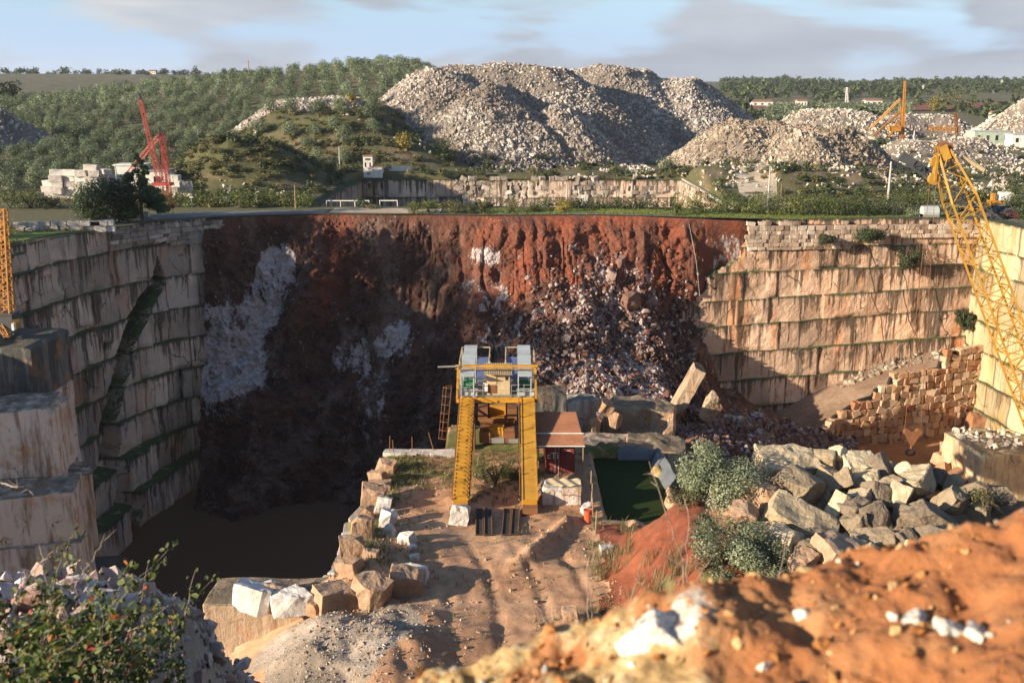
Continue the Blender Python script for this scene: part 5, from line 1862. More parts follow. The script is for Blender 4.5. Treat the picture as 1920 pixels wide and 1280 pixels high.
# ------------------------------------------------------------------ cranes
# big yellow boom on the right
A0, A1 = P(1767, 285, Y=130), P(1915, 690, Y=127.6)
dirb = (A1 - A0) / np.linalg.norm(A1 - A0)
base = A1 + dirb * 12
yc = empty('derrick_crane', tuple(base), 'large yellow lattice boom rising from the right edge, with a hook block hanging on cables', 'crane')
mb = MB()
sd = np.array([0, 1.0, 0])
knee = A0 + dirb * 6.5
mb.lattice(base, knee, 3.3, 3.2, 17, .25, .11, sd)
mb.lattice(knee, A0, 3.2, 1.5, 3, .27, .11, sd)
part(mb, 'boom', M['boom_yellow'], yc)
perp = np.cross(dirb, sd)
mb = MB()
for yy in (-.85, 0.0, .85):
    mb.bar(A0 + sd * yy + dirb * 1.0, A0 + sd * yy - dirb * 0.9, .14, 1.0)
mb.bar(A0 + perp * 1.1 + dirb * .6, A0 - perp * 1.1 + dirb * .6, .4, 1.5)
hd = part(mb, 'boom_head', M['boom_yellow'], yc)
for yy in (-.45, .45):
    mb = MB().bar(A0 + sd * (yy - .12) - dirb * .3 + perp * .3, A0 + sd * (yy + .12) - dirb * .3 + perp * .3, 1.8, 1.8, k=20)
    mb.bar(A0 + sd * (yy - .16) - dirb * .3 + perp * .3, A0 + sd * (yy + .16) - dirb * .3 + perp * .3, .6, .6, k=10)
    part(mb, 'sheave', M['rust'], hd)
h0 = A0 + np.array([-.95, -.6, -1.0])
mb = MB()
mb.bar(h0 + [0, 0, .6], h0 - [0, 0, 2.6], .3, .9)
mb.bar(h0 + [-.05, -.3, -.2], h0 + [-.05, .3, -.2], 1.3, 1.3, k=14)
mb.bar(h0 + [-.05, -.3, -2.4], h0 + [-.05, .3, -2.4], 1.5, 1.5, k=14)
part(mb, 'side_pulley', M['boom_yellow'], yc)
c_ = A0 + perp * 0 + np.array([2.6, 0, -.6])
mb = MB().bar(c_, c_ + [3.0, 0, -1.7], .6, .6, k=12)
part(mb, 'counter_tube', M['cream'], yc)
hk = P(1711, 812, Y=130)
hx = (hk[0], 130.0)
mb = MB()
for dx in (-1.15, 1.1):
    mb.bar((A0[0] - .9 + dx * .25, 130, A0[2] - .6), (hk[0] + dx, 130, hk[2] + .3), .075, .075, k=5)
part(mb, 'hoist_cable', M['rust'], yc)
hb = MB()
hz_ = hk[2]
for yy in (-.28, .28):
    V = np.array([(hk[0] - 1.25, 130 + yy, hz_ + .4), (hk[0] + 1.25, 130 + yy, hz_ + .4), (hk[0] + .18, 130 + yy, hz_ - 1.7), (hk[0] - .18, 130 + yy, hz_ - 1.7)])
    V = np.concatenate([V, V + [0, .08, 0]])
    hb.add(V, quads=[[0, 1, 2, 3], [7, 6, 5, 4], [0, 4, 5, 1], [1, 5, 6, 2], [2, 6, 7, 3], [3, 7, 4, 0]])
for dx in (-.8, .8):
    hb.bar((hk[0] + dx, 129.7, hz_ + .2), (hk[0] + dx, 130.3, hz_ + .2), .9, .9, k=14)
hb.bar((hk[0], 130, hz_ - 1.6), (hk[0], 130, hz_ - 2.3), .28, .28, k=8)
hblk = part(hb, 'hook_block', M['rust'], yc)
mb = MB().tube([(hk[0] + .62 * math.cos(t_), 130, hz_ - 2.75 + .42 * math.sin(t_)) for t_ in np.linspace(math.pi * .5, math.pi * 2.2, 12)], .15, 8)
part(mb, 'hook', M['steel'], hblk)
mb = MB()
for (x, y, z), (px, py) in (((A0[0], 130, A0[2]), (1760, 280)),):
    mb.bar((x + .3, 130, z), (92, 134, -12), .06, .06, k=4)
    mb.bar((x + .3, 130.6, z), (92, 135, -14), .06, .06, k=4)
part(mb, 'stay_cable', M['greysteel'], yc)
mb = MB()
mb.box(base + [0, 0, -1.0], (4.5, 4.5, 2.2))
mb.bar(base - [0, 2.2, 0], base + [0, 2.2, 0], .9, .9, k=12)
part(mb, 'boom_foot', M['concrete'], yc)
# dark boom behind it
B0, B1 = P(1692, 292, Y=152), P(1920, 455, Y=150)
db = (B1 - B0) / np.linalg.norm(B1 - B0)
bb = B1 + db * 9
dc = empty('derrick_crane', tuple(bb), 'dark grey lattice boom reaching left from the right edge behind the big yellow boom', 'crane')
mb = MB().lattice(bb, B0 + db * 2, 1.6, 1.2, 24, .21, .10)
part(mb, 'boom', M['steel'], dc)
mb = MB()
mb.bar(B0 - db * .2, B0 + db * 3.4, .9, 1.3)
mb.bar(B0 + [0, -.4, -.4], B0 + [0, .4, -.4], 1.0, 1.0, k=14)
part(mb, 'boom_head', M['steel'], dc)
mb = MB()
for dx, zl in ((-.7, -36), (-.15, -36), (1.2, -44)):
    mb.bar((B0[0] + dx, 152 + .4 * dx, B0[2] - .5), (B0[0] + dx, 152 + .4 * dx, -18.8 if dx < 1 else -18.8), .05, .05, k=4)
part(mb, 'hoist_cable', M['steel'], dc)
mb = MB()
mb.bar(bb + [0, 0, -6], bb + [0, 0, 3], 1.2, 1.2)
mb.box((bb[0], bb[1], -20.0), (4, 4, 2.2))
part(mb, 'mast', M['steel'], dc)
# thin ropes from the rim over the right face
mb = MB()
for px, y1 in ((1738, 640), (1690, 700), (1640, 720)):
    a_ = P(px, 300, Y=149.0)
    b_ = P(px - 14, y1, Y=146.0)
    mb.bar((a_[0], 149.6, -18.7), (b_[0], 146.0, b_[2]), .06, .06, k=4)
tag(mb.build('hanging_ropes', M['rust'], loc=(a_[0], 150, -18)), 'thin rusty ropes hanging down the beige right face', 'rope')

# red derrick among the block stacks
rm = P(311, 384, Y=171)
rd_ = empty('derrick_crane', (rm[0], 171, -18), 'red lattice derrick standing among the white blocks at the left', 'crane')
def seg(a, b, Ya, Yb=None):
    return P(*a, Y=Ya), P(*b, Y=Yb or Ya)
a, b = seg((311, 372), (303, 250), 171)
part(MB().lattice(a, b, .8, .6, 12, .09, .045), 'mast', M['red'], rd_)
a, b = seg((301, 345), (262, 184), 170)
part(MB().lattice(a, b, .8, .45, 15, .09, .045), 'boom', M['red'], rd_)
a, b = seg((262, 186), (258, 175), 170)
part(MB().bar(a, b, .5, .7), 'boom_tip', M['steel'], rd_)
a, b = seg((303, 250), (210, 362), 171, 177)
part(MB().lattice(a, b, .6, .6, 14, .085, .04), 'stay_leg', M['red'], rd_)
a, b = seg((305, 250), (320, 386), 171, 166)
part(MB().lattice(a, b, .6, .6, 14, .085, .04), 'stay_leg', M['red'], rd_)
a, b = seg((304, 252), (299, 238), 171)
part(MB().bar(a, b, .3, .5), 'mast_head', M['steel'], rd_)
a = P(305, 345, Y=170.4)
mb = MB().box(a, (3.2, 2, .5))
mb.box(a + [.3, 0, -2.3], (1.6, 1.8, 1.7))
part(mb, 'winch_platform', M['red'], rd_)
mb = MB()
for (x0, y0), (x1, y1) in (((258, 177), (303, 245)), ((262, 182), (309, 340)), ((303, 245), (335, 382))):
    a, b = seg((x0, y0), (x1, y1), 170)
    mb.bar(a, b, .04, .04)
part(mb, 'cable', M['steel'], rd_)

# yellow derrick far off on the right
a, b = seg((1691, 264), (1691, 200), 400)
fd = empty('derrick_crane', tuple(a), 'tall orange yellow derrick far off on the plain at the right', 'crane')
part(MB().lattice(a, b, 1.3, 1.0, 14, .20, .10), 'mast', M['orange'], fd)
a, b = seg((1692, 255), (1697, 152), 399)
part(MB().lattice(a, b, 1.0, .5, 20, .18, .09), 'boom', M['orange'], fd)
for (x0, y0), (x1, y1), Yb in (((1688, 186), (1630, 243), 410), ((1686, 212), (1637, 256), 392), ((1684, 226), (1668, 256), 404)):
    a, b = seg((x0, y0), (x1, y1), 400, Yb)
    part(MB().lattice(a, b, .6, .6, 14, .15, .08), 'stay_leg', M['orange'], fd)
a = P(1677, 242, Y=398)
mb = MB().box(a, (4.2, 3, 1.6))
mb.box(a + [-.2, 0, 1.0], (4.6, 3.3, .25))
part(mb, 'machine_house', M['orange'], fd)
# low horizontal crane beam at the far right
a, b = seg((1740, 241), (1792, 243), 405)
lb = empty('crane_beam', tuple((a + b) / 2), 'low horizontal rusty crane beam before the cream white cone', 'crane')
part(MB().lattice(a, b, 1.3, 1.3, 10, .3, .16), 'beam', M['orange'], lb)
a, b = seg((1792, 212), (1762, 238), 405)
part(MB().bar(a, b, .22), 'stay', M['rust'], lb)
a, b = seg((1792, 212), (1794, 256), 405)
part(MB().lattice(a, b, .9, .9, 9, .2, .12), 'mast', M['rust'], lb)

# orange crane on the shaded ledge at the left edge
LEDGE_Z = -24.6
a, b = P(14, 612, Y=99), P(3, 392, Y=99.5)
oc = empty('tower_crane', (a[0], 99, LEDGE_Z), 'orange lattice crane standing on the dark ledge at the left edge', 'crane')
part(MB().lattice(a, b, 1.0, .75, 17, .14, .075), 'mast', M['orange'], oc)
a, b = P(-10, 585, Y=99), P(15, 630, Y=98)
part(MB().lattice(a, b, .5, .5, 6, .09, .05), 'lower_boom', M['orange'], oc)
p = P(17, 606, Y=99)
part(MB().box(p, (1.5, 1.6, 2.0)).box(p + [0, 0, 1.05], (1.7, 1.8, .12)), 'machine_house', M['steel'], oc)
p = P(29, 606, Y=98.6)
part(MB().box(p, (.8, .9, .9), rz=.4), 'cab', M['boom_yellow'], oc)
p = P(26, 612, Y=98.0)
part(MB().box(p, (.25, .5, .7)), 'control_box', M['white'], oc)
mb = MB()
a, b = P(4, 395, Y=99.5), P(24, 600, Y=99)
mb.bar(a, b, .05, .05)
part(mb, 'cable', M['steel'], oc)

# ------------------------------------------------------------------ rock masses inside the pit
M['mound_stone'] = stones('chalky_white_stone', (0.36, 0.31, 0.26), (0.62, 0.57, 0.50), (0.78, 0.74, 0.68), (0.40, 0.22, 0.08), 0.45, 0.7)

def rock(name, px, py, Y, dims, seed, mat, label, cat='rock', rot=(0, 0, 0), cuts=5, rough=0.06, tint=.5, keep=(.7, .97), sub=3, z=None, at=None, group=None):
    V, T = cut_block(seed, dims, cuts, sub, rough, keep=keep)
    V = V @ np.array(Euler(rot).to_matrix()).T
    p = np.array(at) if at is not None else P(px, py, Y=Y)
    o = mk(name, V, [T], mat, attrs={'tint': np.full(len(V), tint), 'bt': np.full(len(V), .5), 'rnd': np.full(len(V), .5)})
    o.location = p
    return tag(o, label, cat, group)


# jutting corners of the left face, towards the camera: each cut in benches of its own
def bastion(pieces, seed, mat, label):
    Vs, Ts, off = [], [], 0
    rg = np.random.default_rng(seed)
    for k, (x0, x1, y0, y1, z0, z1, rz) in enumerate(pieces):
        V, T = cut_block(seed + k, (x1 - x0, y1 - y0, z1 - z0), 3, 4, .022, .012, keep=(.86, .97))
        V = V @ np.array(Euler((rg.normal(0, .02), rg.normal(0, .03), rz)).to_matrix()).T + [(x0 + x1) / 2, (y0 + y1) / 2, (z0 + z1) / 2]
        Vs.append(V)
        Ts.append(T + off)
        off += len(V)
    V = np.concatenate(Vs)
    return tag(mk('rock_bastion', V, [np.concatenate(Ts)], mat, attrs={'tint': np.full(len(V), .5)}), label, 'rock')


bastion([(-70, -47.6, 94.5, 104, -30.4, -24.6, .04)], 401, M['cut_dark'], 'dark topped rock ledge jutting out at the left edge, carrying the orange crane')
bastion([(-70, -47.4, 94.0, 103, -37, -30.2, .05), (-70, -47.0, 93.6, 103, -48, -36.8, .03), (-70, -46.5, 93, 103, -60, -47.8, .05)], 410, M['cut_pink'], 'pale stained rock face under the dark ledge at the left edge')
bastion([(-57, -43.8, 88.6, 94.6, -36.2, -29.3, .16), (-57, -44.6, 88.2, 94.0, -43.5, -36, .10), (-57, -44.0, 88, 94, -60, -43.3, .14)], 420, M['cut_pink'], 'pale pinkish rock block standing out below the dark ledge at the left')
bastion([(-49.5, -41.0, 85.2, 89.6, -41.0, -36.0, .3), (-49.5, -40.6, 84.8, 89.4, -47.0, -40.8, .22), (-49.5, -40.0, 84.4, 89.2, -60, -46.8, .26)], 430, M['cut_pink'], 'tall stained rock pillar lowest on the left, above the brambles')
bastion([(-60, -49.6, 82.5, 88, -46.5, -38.5, .5), (-60, -48.8, 82, 88, -60, -46.2, .4)], 440, M['cut_beige'], 'rounded brown rock at the left edge below the pale block')
bastion([(-44, -38.4, 87.5, 93, -60, -46, .3)], 450, M['cut_dark'], 'dark narrow rock at the foot of the left face beside the water')
bastion([(-48.5, -43.4, 93.0, 97.5, -52, -37.5, .5)], 460, M['cut_pink'], 'split pinkish rock between the pale block and the tall pillar at the left')
# standing remnants in the slide
rock('rock_remnant', 1085, 785, 112, (3.6, 3.0, 5.5), 411, M['cut_white'], 'whitish cut block standing in the slide right of the gantry', rot=(0, 0, .2), cuts=3)
rock('rock_remnant', 1195, 798, 114, (8.8, 5, 6.0), 412, M['cut_beige'], 'beige cut rock mass with streaked face in the foot of the slide', rot=(0, .04, -.18), cuts=5, keep=(.8, .97))
rock('rock_remnant', 1286, 735, 121, (1.5, 3.2, 7.4), 413, M['cut_beige'], 'pale slab leaning against the right end of the beige rock mass', rot=(0, .45, -.1), cuts=4)
rock('rock_remnant', 1336, 765, 119, (3.0, 1.2, 3.8), 414, M['cut_beige'], 'grey white triangular slab standing in the rubble right of the leaning slab', rot=(.2, .7, .35), cuts=6, keep=(.55, .9))
rock('rock_remnant', 1135, 880, 104, (9.0, 5, 7.0), 415, M['cut_pink'], 'low pinkish cut bench behind the green pool, left half', rot=(0, 0, .05), cuts=3, keep=(.88, .98))
rock('rock_remnant', 1225, 893, 103, (6.5, 5, 8.0), 416, M['cut_beige'], 'low brown cut bench behind the green pool, right half', rot=(0, .05, -.15), cuts=4, keep=(.8, .97))
rock('rock_remnant', 1032, 800, 108, (3.6, 3, 9), 417, M['cut_dark'], 'upright rock face coloured dark for shade, just right of the gantry ladder cage', cuts=2, keep=(.9, .98))  # near-black colour stands in for a wall lying in shade
for k, (px, py, d, r, lab) in enumerate([(1135, 765, 1.7, .3, 'round brown boulder left of the beige rock mass'), (1150, 785, 1.9, 1.2, 'reddish boulder resting against the beige rock mass'),
                                         (1110, 800, 1.8, 2.0, 'brown boulder between the whitish block and the beige rock mass'), (1170, 838, 1.9, 2.4, 'dark reddish boulder above the pinkish cut bench'),
                                         (1225, 838, 1.6, 2.6, 'dark boulder under the beige rock mass'), (1120, 845, 1.6, .6, 'brown boulder at the left end above the pinkish cut bench')]):
    rock('boulder', px, py, 109, (d, d * .9, d * .9), 430 + k, M['rock_rusty'], lab, 'boulder', rot=(.3, .4, r), cuts=8, keep=(.55, .85), tint=.2 + .05 * k, sub=2)
# debris round their feet
rng = np.random.default_rng(61)
n = 2600
u = rng.uniform(1060, 1600, n)
v = rng.uniform(0, 1, n)
py = np.interp(u, [1060, 1280, 1420, 1600], [800, 800, 780, 820]) + v * np.interp(u, [1060, 1250, 1300, 1600], [95, 90, 80, 60])
Yv = 116 - 14 * v + ss(1280, 1500, u) * 14
ps = np.array([P(a, b, Y=y_) for a, b, y_ in zip(u, py, Yv)])
V, T, A = scatter(ps, .35 + .9 * rng.random(n) ** 2.5, 62, tint=np.clip(rng.normal(.38, .25, n), 0, 1))
# earth bank carrying that debris
gu, gv = np.meshgrid(np.linspace(1050, 1610, 90), np.linspace(-.15, 1.25, 40), indexing='ij')
py = np.interp(gu, [1060, 1280, 1420, 1600], [800, 800, 780, 820]) + gv * np.interp(gu, [1060, 1250, 1300, 1600], [95, 90, 80, 60])
Yv = 116 - 14 * gv + ss(1280, 1500, gu) * 14
Vg = np.array([P(a, b, Y=y_) for a, b, y_ in zip(gu.ravel(), py.ravel(), Yv.ravel())])
Vg[:, 2] += .7 * fbm(Vg[:, 0] * .4, Vg[:, 1] * .4, 0, 4, 63) - .2
i = np.arange(gu.size).reshape(gu.shape)
q = np.stack([i[:-1, :-1], i[:-1, 1:], i[1:, 1:], i[1:, :-1]], -1).reshape(-1, 4)
tag(mk('debris_bank', Vg, [q], M['slide'], attrs={'white': np.full(len(Vg), .35), 'red': np.full(len(Vg), .1)}), 'earth bank at the foot of the slide', 'bank', kind='structure')
tag(mk('slide_rubble', V, [T], M['rock_slide'], attrs={'tint': A}), 'reddish broken stone at the foot of the slide, right of the gantry', 'rubble', kind='stuff')

# cream cut block and stones on the mud floor at the right
rock('stone_block', 0, 0, 0, (9.5, 9, 8), 440, M['cut_sun'], 'big sunlit cream block of uncut rock at the foot of the bright side face', 'block', rot=(0, 0, .12), at=(62.3, 121, -47.6), cuts=3, keep=(.88, .97), sub=4)
V, T, A = scatter(np.column_stack([rng.uniform(57.8, 66, 90), rng.uniform(118, 125, 90), np.full(90, -43.4)]), .3 + .9 * rng.random(90) ** 2, 64, tint=rng.random(90))
tag(mk('loose_stone', V, [T], M['rock_white'], attrs={'tint': A}), 'loose stones lying on the big cream block', 'stones', kind='stuff')
for k, (px, py, w) in enumerate([(1775, 838, 26), (1768, 862, 30), (1795, 850, 28), (1812, 865, 26), (1786, 872, 34), (1800, 835, 20), (1826, 842, 34), (1770, 885, 34), (1800, 888, 40), (1830, 870, 26), (1790, 905, 44), (1830, 895, 30), (1660, 880, 28), (1755, 900, 24)]):
    Yb = 131 - (py - 835) * .16
    d = w / F * 138
    rock('boulder', px, py, Yb, (d, d * .8, d * .85), 450 + k, M['rock_warm'], 'orange brown broken stone in the small pile on the mud floor before the cream block' if k not in (6, 12, 13) else
         {6: 'pointed pale stone standing at the end of the small pile on the mud floor', 12: 'lone half sunk stone on the mud floor left of the hook block', 13: 'brown stone at the left foot of the small pile on the mud floor'}[k],
         'boulder', rot=(rng.uniform(0, 3), rng.uniform(0, 3), rng.uniform(0, 3)), cuts=6, tint=rng.uniform(.2, .6), sub=1, group='stones piled on the mud floor')
p = P(1905, 800, Y=139)
rock('boulder', 1838, 795, 141, (3.6, 2.4, 3.0), 470, M['rock_warm'], 'big brown boulder at the corner of the stacked wall and the side face', 'boulder', cuts=7, tint=.15, sub=2)
n = 300
xx, yy = rng.uniform(50, 69, n), rng.uniform(145, 148.3, n)
V, T, A = scatter(np.column_stack([xx, yy, floor_z(xx, yy) + .05]), .2 + 1.1 * rng.random(n) ** 3, 65, tint=np.clip(rng.normal(.5, .25, n), 0, 1))
tag(mk('loose_stone', V, [T], M['rock_brown'], attrs={'tint': A}), 'loose broken stone on the brown ramp under the beige face', 'stones', kind='stuff')

# ------------------------------------------------------------------ boulder heap on the right-hand ledge
G1 = 'boulders heaped on the ledge at the right'
heap_list = [
    (540, 140, 270, 120, 2.6, .72, 'broad pale topped boulder at the upper left of the boulder heap'),
    (600, 270, 200, 200, 2.2, .30, 'large dark sided boulder under the broad pale topped one'),
    (725, 125, 120, 95, 1.2, .45, 'pale brown angular boulder on the crest of the heap'),
    (815, 110, 75, 110, 1.0, .95, 'white wedge of marble standing on the crest of the heap'),
    (925, 140, 170, 85, 1.6, .95, 'flat white slab lying on the crest of the heap'),
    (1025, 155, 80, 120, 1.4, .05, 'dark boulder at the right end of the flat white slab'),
    (745, 205, 80, 85, 1.2, .5, 'grey boulder under the white wedge'),
    (820, 230, 120, 85, 1.4, .3, 'blunt grey block under the flat white slab'),
    (955, 215, 120, 60, 1.3, .8, 'small light slab in front of the flat white slab'),
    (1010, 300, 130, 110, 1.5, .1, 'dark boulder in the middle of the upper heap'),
    (925, 325, 95, 85, 1.0, .7, 'rough whitish grey boulder in the hollow of the heap'),
    (1155, 180, 65, 75, .9, .98, 'small white pointed shard on the right crest of the heap'),
    (1225, 245, 190, 120, 1.8, .65, 'beige slab with a pale blue grey end on the right crest'),
    (1125, 310, 95, 130, 1.2, .85, 'light beige facetted boulder leaning in the middle of the heap'),
    (1085, 265, 110, 80, 1.2, .45, 'grey boulder behind the light beige facetted one'),
    (1400, 340, 95, 135, 1.4, .3, 'grey rounded boulder at the right of the heap'),
    (1520, 270, 150, 60, 1.2, .15, 'flat reddish brown slab at the far right of the heap'),
    (1630, 310, 170, 50, 1.1, .1, 'dark slab at the far right end of the heap'),
    (795, 375, 80, 165, 1.0, .98, 'bright cream upright shard in the middle of the heap'),
    (610, 450, 320, 150, 2.2, .62, 'long squared block with a cracked flat top, largest of the heap'),
    (400, 320, 160, 145, 1.8, .45, 'angular grey brown boulder at the left of the heap'),
    (480, 275, 100, 100, 1.2, .35, 'brown boulder behind the angular grey brown one'),
    (330, 430, 110, 180, 1.6, .5, 'tilted brown block at the left foot of the heap'),
    (355, 215, 80, 100, 1.1, .7, 'tan boulder half hidden by the upper olive bush'),
    (262, 410, 65, 95, .9, .2, 'small reddish boulder at the left foot of the heap'),
    (530, 560, 160, 160, 1.7, .8, 'pale pyramid shaped boulder below the long squared block'),
    (645, 605, 110, 100, 1.2, .3, 'brown boulder right of the pale pyramid shaped one'),
    (620, 660, 170, 75, 1.2, .45, 'low brown boulder just above the orange mound'),
    (790, 610, 220, 160, 1.9, .55, 'big tan wedge shaped boulder at the front of the heap'),
    (895, 585, 100, 80, 1.1, .8, 'beige boulder right of the big tan wedge'),
    (985, 605, 115, 85, 1.2, .7, 'round grey white boulder at the front of the heap'),
    (1000, 535, 190, 85, 1.5, .3, 'flat brown boulder in the dark middle of the heap'),
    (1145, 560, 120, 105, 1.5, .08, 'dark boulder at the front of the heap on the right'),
    (1205, 622, 140, 85, 1.2, .95, 'jagged white boulder touching the orange mound'),
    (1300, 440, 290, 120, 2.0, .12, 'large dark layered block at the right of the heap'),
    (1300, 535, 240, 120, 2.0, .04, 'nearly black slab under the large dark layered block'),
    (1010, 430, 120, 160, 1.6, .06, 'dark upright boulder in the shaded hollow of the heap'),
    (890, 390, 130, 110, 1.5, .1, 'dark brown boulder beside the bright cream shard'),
    (900, 455, 110, 90, 1.2, .25, 'cracked brown boulder under the bright cream shard'),
    (440, 500, 190, 70, 1.6, .55, 'flat grey slab under the tilted brown block'),
    (1310, 392, 75, 55, .9, .35, 'small orange brown boulder on the large dark layered block'),
    (1160, 410, 110, 110, 1.3, .25, 'brown grey boulder left of the large dark layered block'),
]
rng = np.random.default_rng(70)
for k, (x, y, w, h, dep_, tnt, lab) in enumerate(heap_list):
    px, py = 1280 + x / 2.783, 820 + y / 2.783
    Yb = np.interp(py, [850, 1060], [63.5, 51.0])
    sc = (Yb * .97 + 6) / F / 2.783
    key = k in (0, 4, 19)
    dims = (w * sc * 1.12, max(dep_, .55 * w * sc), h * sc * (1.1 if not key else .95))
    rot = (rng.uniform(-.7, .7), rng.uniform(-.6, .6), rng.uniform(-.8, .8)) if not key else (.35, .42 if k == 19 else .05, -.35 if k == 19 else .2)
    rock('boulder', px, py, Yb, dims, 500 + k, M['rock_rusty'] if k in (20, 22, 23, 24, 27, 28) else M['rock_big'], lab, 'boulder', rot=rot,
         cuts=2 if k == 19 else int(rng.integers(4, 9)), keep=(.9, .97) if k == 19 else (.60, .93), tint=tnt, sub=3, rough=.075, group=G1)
for k in range(64):
    py = rng.uniform(885, 1055)
    px = rng.uniform(np.interp(py, [870, 960, 1060], [1440, 1390, 1440]), np.interp(py, [880, 950, 990, 1060], [1830, 1880, 1760, 1620]))
    Yb = np.interp(py, [850, 1060], [64.5, 52.0]) + .8
    d = rng.uniform(.9, 2.1)
    rock('boulder', px, py + 8, Yb, (d, d * .8, d * .75), 600 + k, M['rock_big'], 'smaller angular boulder wedged into the gaps of the boulder heap', 'boulder',
         rot=tuple(rng.uniform(0, 3, 3)), cuts=5, tint=rng.uniform(0, .45), sub=1, group='smaller boulders in the gaps of the heap')
# ------------------------------------------------------------------ boulders along the left edge of the yard
G2 = 'boulders along the left edge of the yard'
edge_list = [
    (723, 879, 34, 22, .35, 'reddish flat boulder near the far left corner of the yard'), (711, 898, 30, 24, .3, 'brown boulder second from the far left corner of the yard'),
    (712, 914, 36, 16, .55, 'flat grey slab on the left edge of the yard'), (702, 936, 44, 34, .4, 'wide grey boulder on the left edge, beside the pale oval slab'),
    (719, 949, 24, 26, .8, 'pale oval slab standing on the left edge of the yard'), (687, 966, 22, 26, .35, 'small brown boulder outside the pale oval slab'),
    (728, 976, 28, 30, .95, 'white boulder on the left edge of the yard, casting a long shadow'), (730, 996, 18, 20, .85, 'small white stone just below the white boulder'),
    (681, 998, 40, 44, .3, 'tall brown boulder at the outer left edge above the water'), (762, 1014, 26, 20, .8, 'squared pale stone lying on the yard'),
    (773, 1029, 12, 12, .9, 'smallest white stone below the squared pale stone'), (777, 1047, 15, 13, .85, 'small pale stone above the white and brown boulders'),
    (755, 1078, 34, 26, .98, 'white topped boulder behind the large brown one'), (784, 1082, 30, 30, .9, 'blue white boulder right of the large brown one'),
    (759, 1100, 54, 44, .45, 'large brown boulder at the lower left of the yard, third from the right'), (692, 1121, 58, 56, .5, 'largest squarish brown boulder on the lower left edge'),
    (648, 1130, 36, 38, .25, 'dark brown boulder left of the largest squarish one'), (620, 1130, 56, 46, .5, 'rounded tan boulder on the cut block wall'),
    (589, 1143, 24, 22, .2, 'small red stone between white boulder and rounded tan one'), (546, 1134, 70, 32, .9, 'long white boulder with a rusty foot on the cut block'),
    (512, 1118, 34, 36, .55, 'brown boulder behind the two white ones on the cut block'), (474, 1123, 62, 40, 1.0, 'bright white broken boulder at the left end of the cut block'),
    (660, 1050, 40, 40, .4, 'brown stone in the mossy stone heap on the left edge'), (695, 1062, 24, 20, .5, 'grey stone on the mossy stone heap'),
    (655, 1085, 40, 26, .3, 'grey brown stone at the foot of the mossy stone heap'), (862, 968, 30, 32, .7, 'pale rough block beside the foot of the left girder'),
    (1070, 1160, 26, 34, .5, 'tan pointed stone at the foot of the bare twigs'), (1100, 958, 22, 18, .7, 'pale stone under the hose beside the drum'),
    (1140, 1035, 24, 16, .6, 'flat pale stone at the top of the red bank')]
for k, (px, py, w, h, tnt, lab) in enumerate(edge_list):
    p = P(px, py + h * .35, z=YARD)
    if px > 1150:
        p = P(px, py, Y=60)
    sc = (p[1] * .97 + 31 * .2436) / F
    zc = YARD + h * sc * .38
    if 600 < px < 700 and 1040 < py < 1100:
        zc += .7
    rock('boulder', 0, 0, 0, (w * sc * 1.15, w * sc * .85, h * sc * 1.2), 700 + k, M['rock_rusty'] if tnt < .6 else M['rock_block'], lab, 'boulder',
         rot=(rng.uniform(-.2, .2), rng.uniform(-.25, .25), rng.uniform(-.7, .7)), cuts=int(rng.integers(5, 9)), keep=(.62, .9), tint=tnt, sub=2, at=(p[0], p[1] + w * sc * .25, zc), group=G2)
# cut block the boulders stand on
rock('stone_block', 0, 0, 0, (8.4, 3.6, 6.5), 760, M['cut_beige'], 'big beige cut block forming the corner of the yard above the water', 'block', at=(-15.1, 57.9, YARD - 3.2), cuts=1, keep=(.96, .99), rough=.02, sub=3)
# slabs along the far edge
for k, (px, w, lab) in enumerate([(752, 3.0, 'pale slab along the far edge of the yard, left one'), (793, 2.3, 'pale slab along the far edge of the yard, middle one'), (830, 2.2, 'whitest slab along the far edge of the yard, next to the gantry ladder')]):
    p = P(px, 850, z=YARD)
    rock('stone_slab', 0, 0, 0, (w, 1.1, .4), 770 + k, M['rock_block'], lab, 'slab', at=(p[0], 82.6, YARD + .12), cuts=2, keep=(.9, .98), tint=.6 + .15 * k, sub=1, rot=(0, 0, .1 * (k - 1)))

# gravel, small stones and earth clods on the yard
rng = np.random.default_rng(80)
n = 5200
X, Y = rng.uniform(-12, 7, n), rng.uniform(45, 83, n)
den = .12 + ss(-6.5, -9.5, X) * .8 + .9 * np.exp(-((X - 3.6 - .55 * (Y - 67)) / .8) ** 2) * ss(60, 63, Y) * ss(69, 67, Y) + .7 * np.exp(-((X + 8.5) / 4) ** 2 - ((Y - 51) / 5) ** 2) + .35 * (vn(X * .25, Y * .25, 0, 81) > .3) + ss(4, 6, X) * .4
ok = (rng.random(n) < den) & (X > np.interp(Y, LEFT_EDGE_Y, LEFT_EDGE_X) + .2)
X, Y = X[ok], Y[ok]
V, T, A = scatter(np.column_stack([X, Y, near_z(X, Y) + .02]), .06 + .26 * rng.random(len(X)) ** 4, 82, tint=np.clip(rng.normal(.55, .25, len(X)), 0, 1))
tag(mk('yard_stones', V, [T], M['rock_rusty'], attrs={'tint': A}), 'small stones and gravel strewn over the yard', 'stones', kind='stuff')
n = 2600
X, Y = rng.uniform(-14, -3.0, n), rng.uniform(44, 57, n)
ok = (rng.random(n) < bumpf(X, Y, -9.5, 51.5, 6.5, 6.0, 1.0) * 1.3 + .15) & (X > -19)
X, Y = X[ok], Y[ok]
V, T, A = scatter(np.column_stack([X, Y, near_z(X, Y) + .01]), .05 + .20 * rng.random(len(X)) ** 4, 83, tint=np.clip(rng.normal(.6, .2, len(X)), 0, 1))
tag(mk('gravel', V, [T], M['rock_grey'], attrs={'tint': A}), 'grey marble gravel on the heap at the bottom of the yard', 'gravel', kind='stuff')
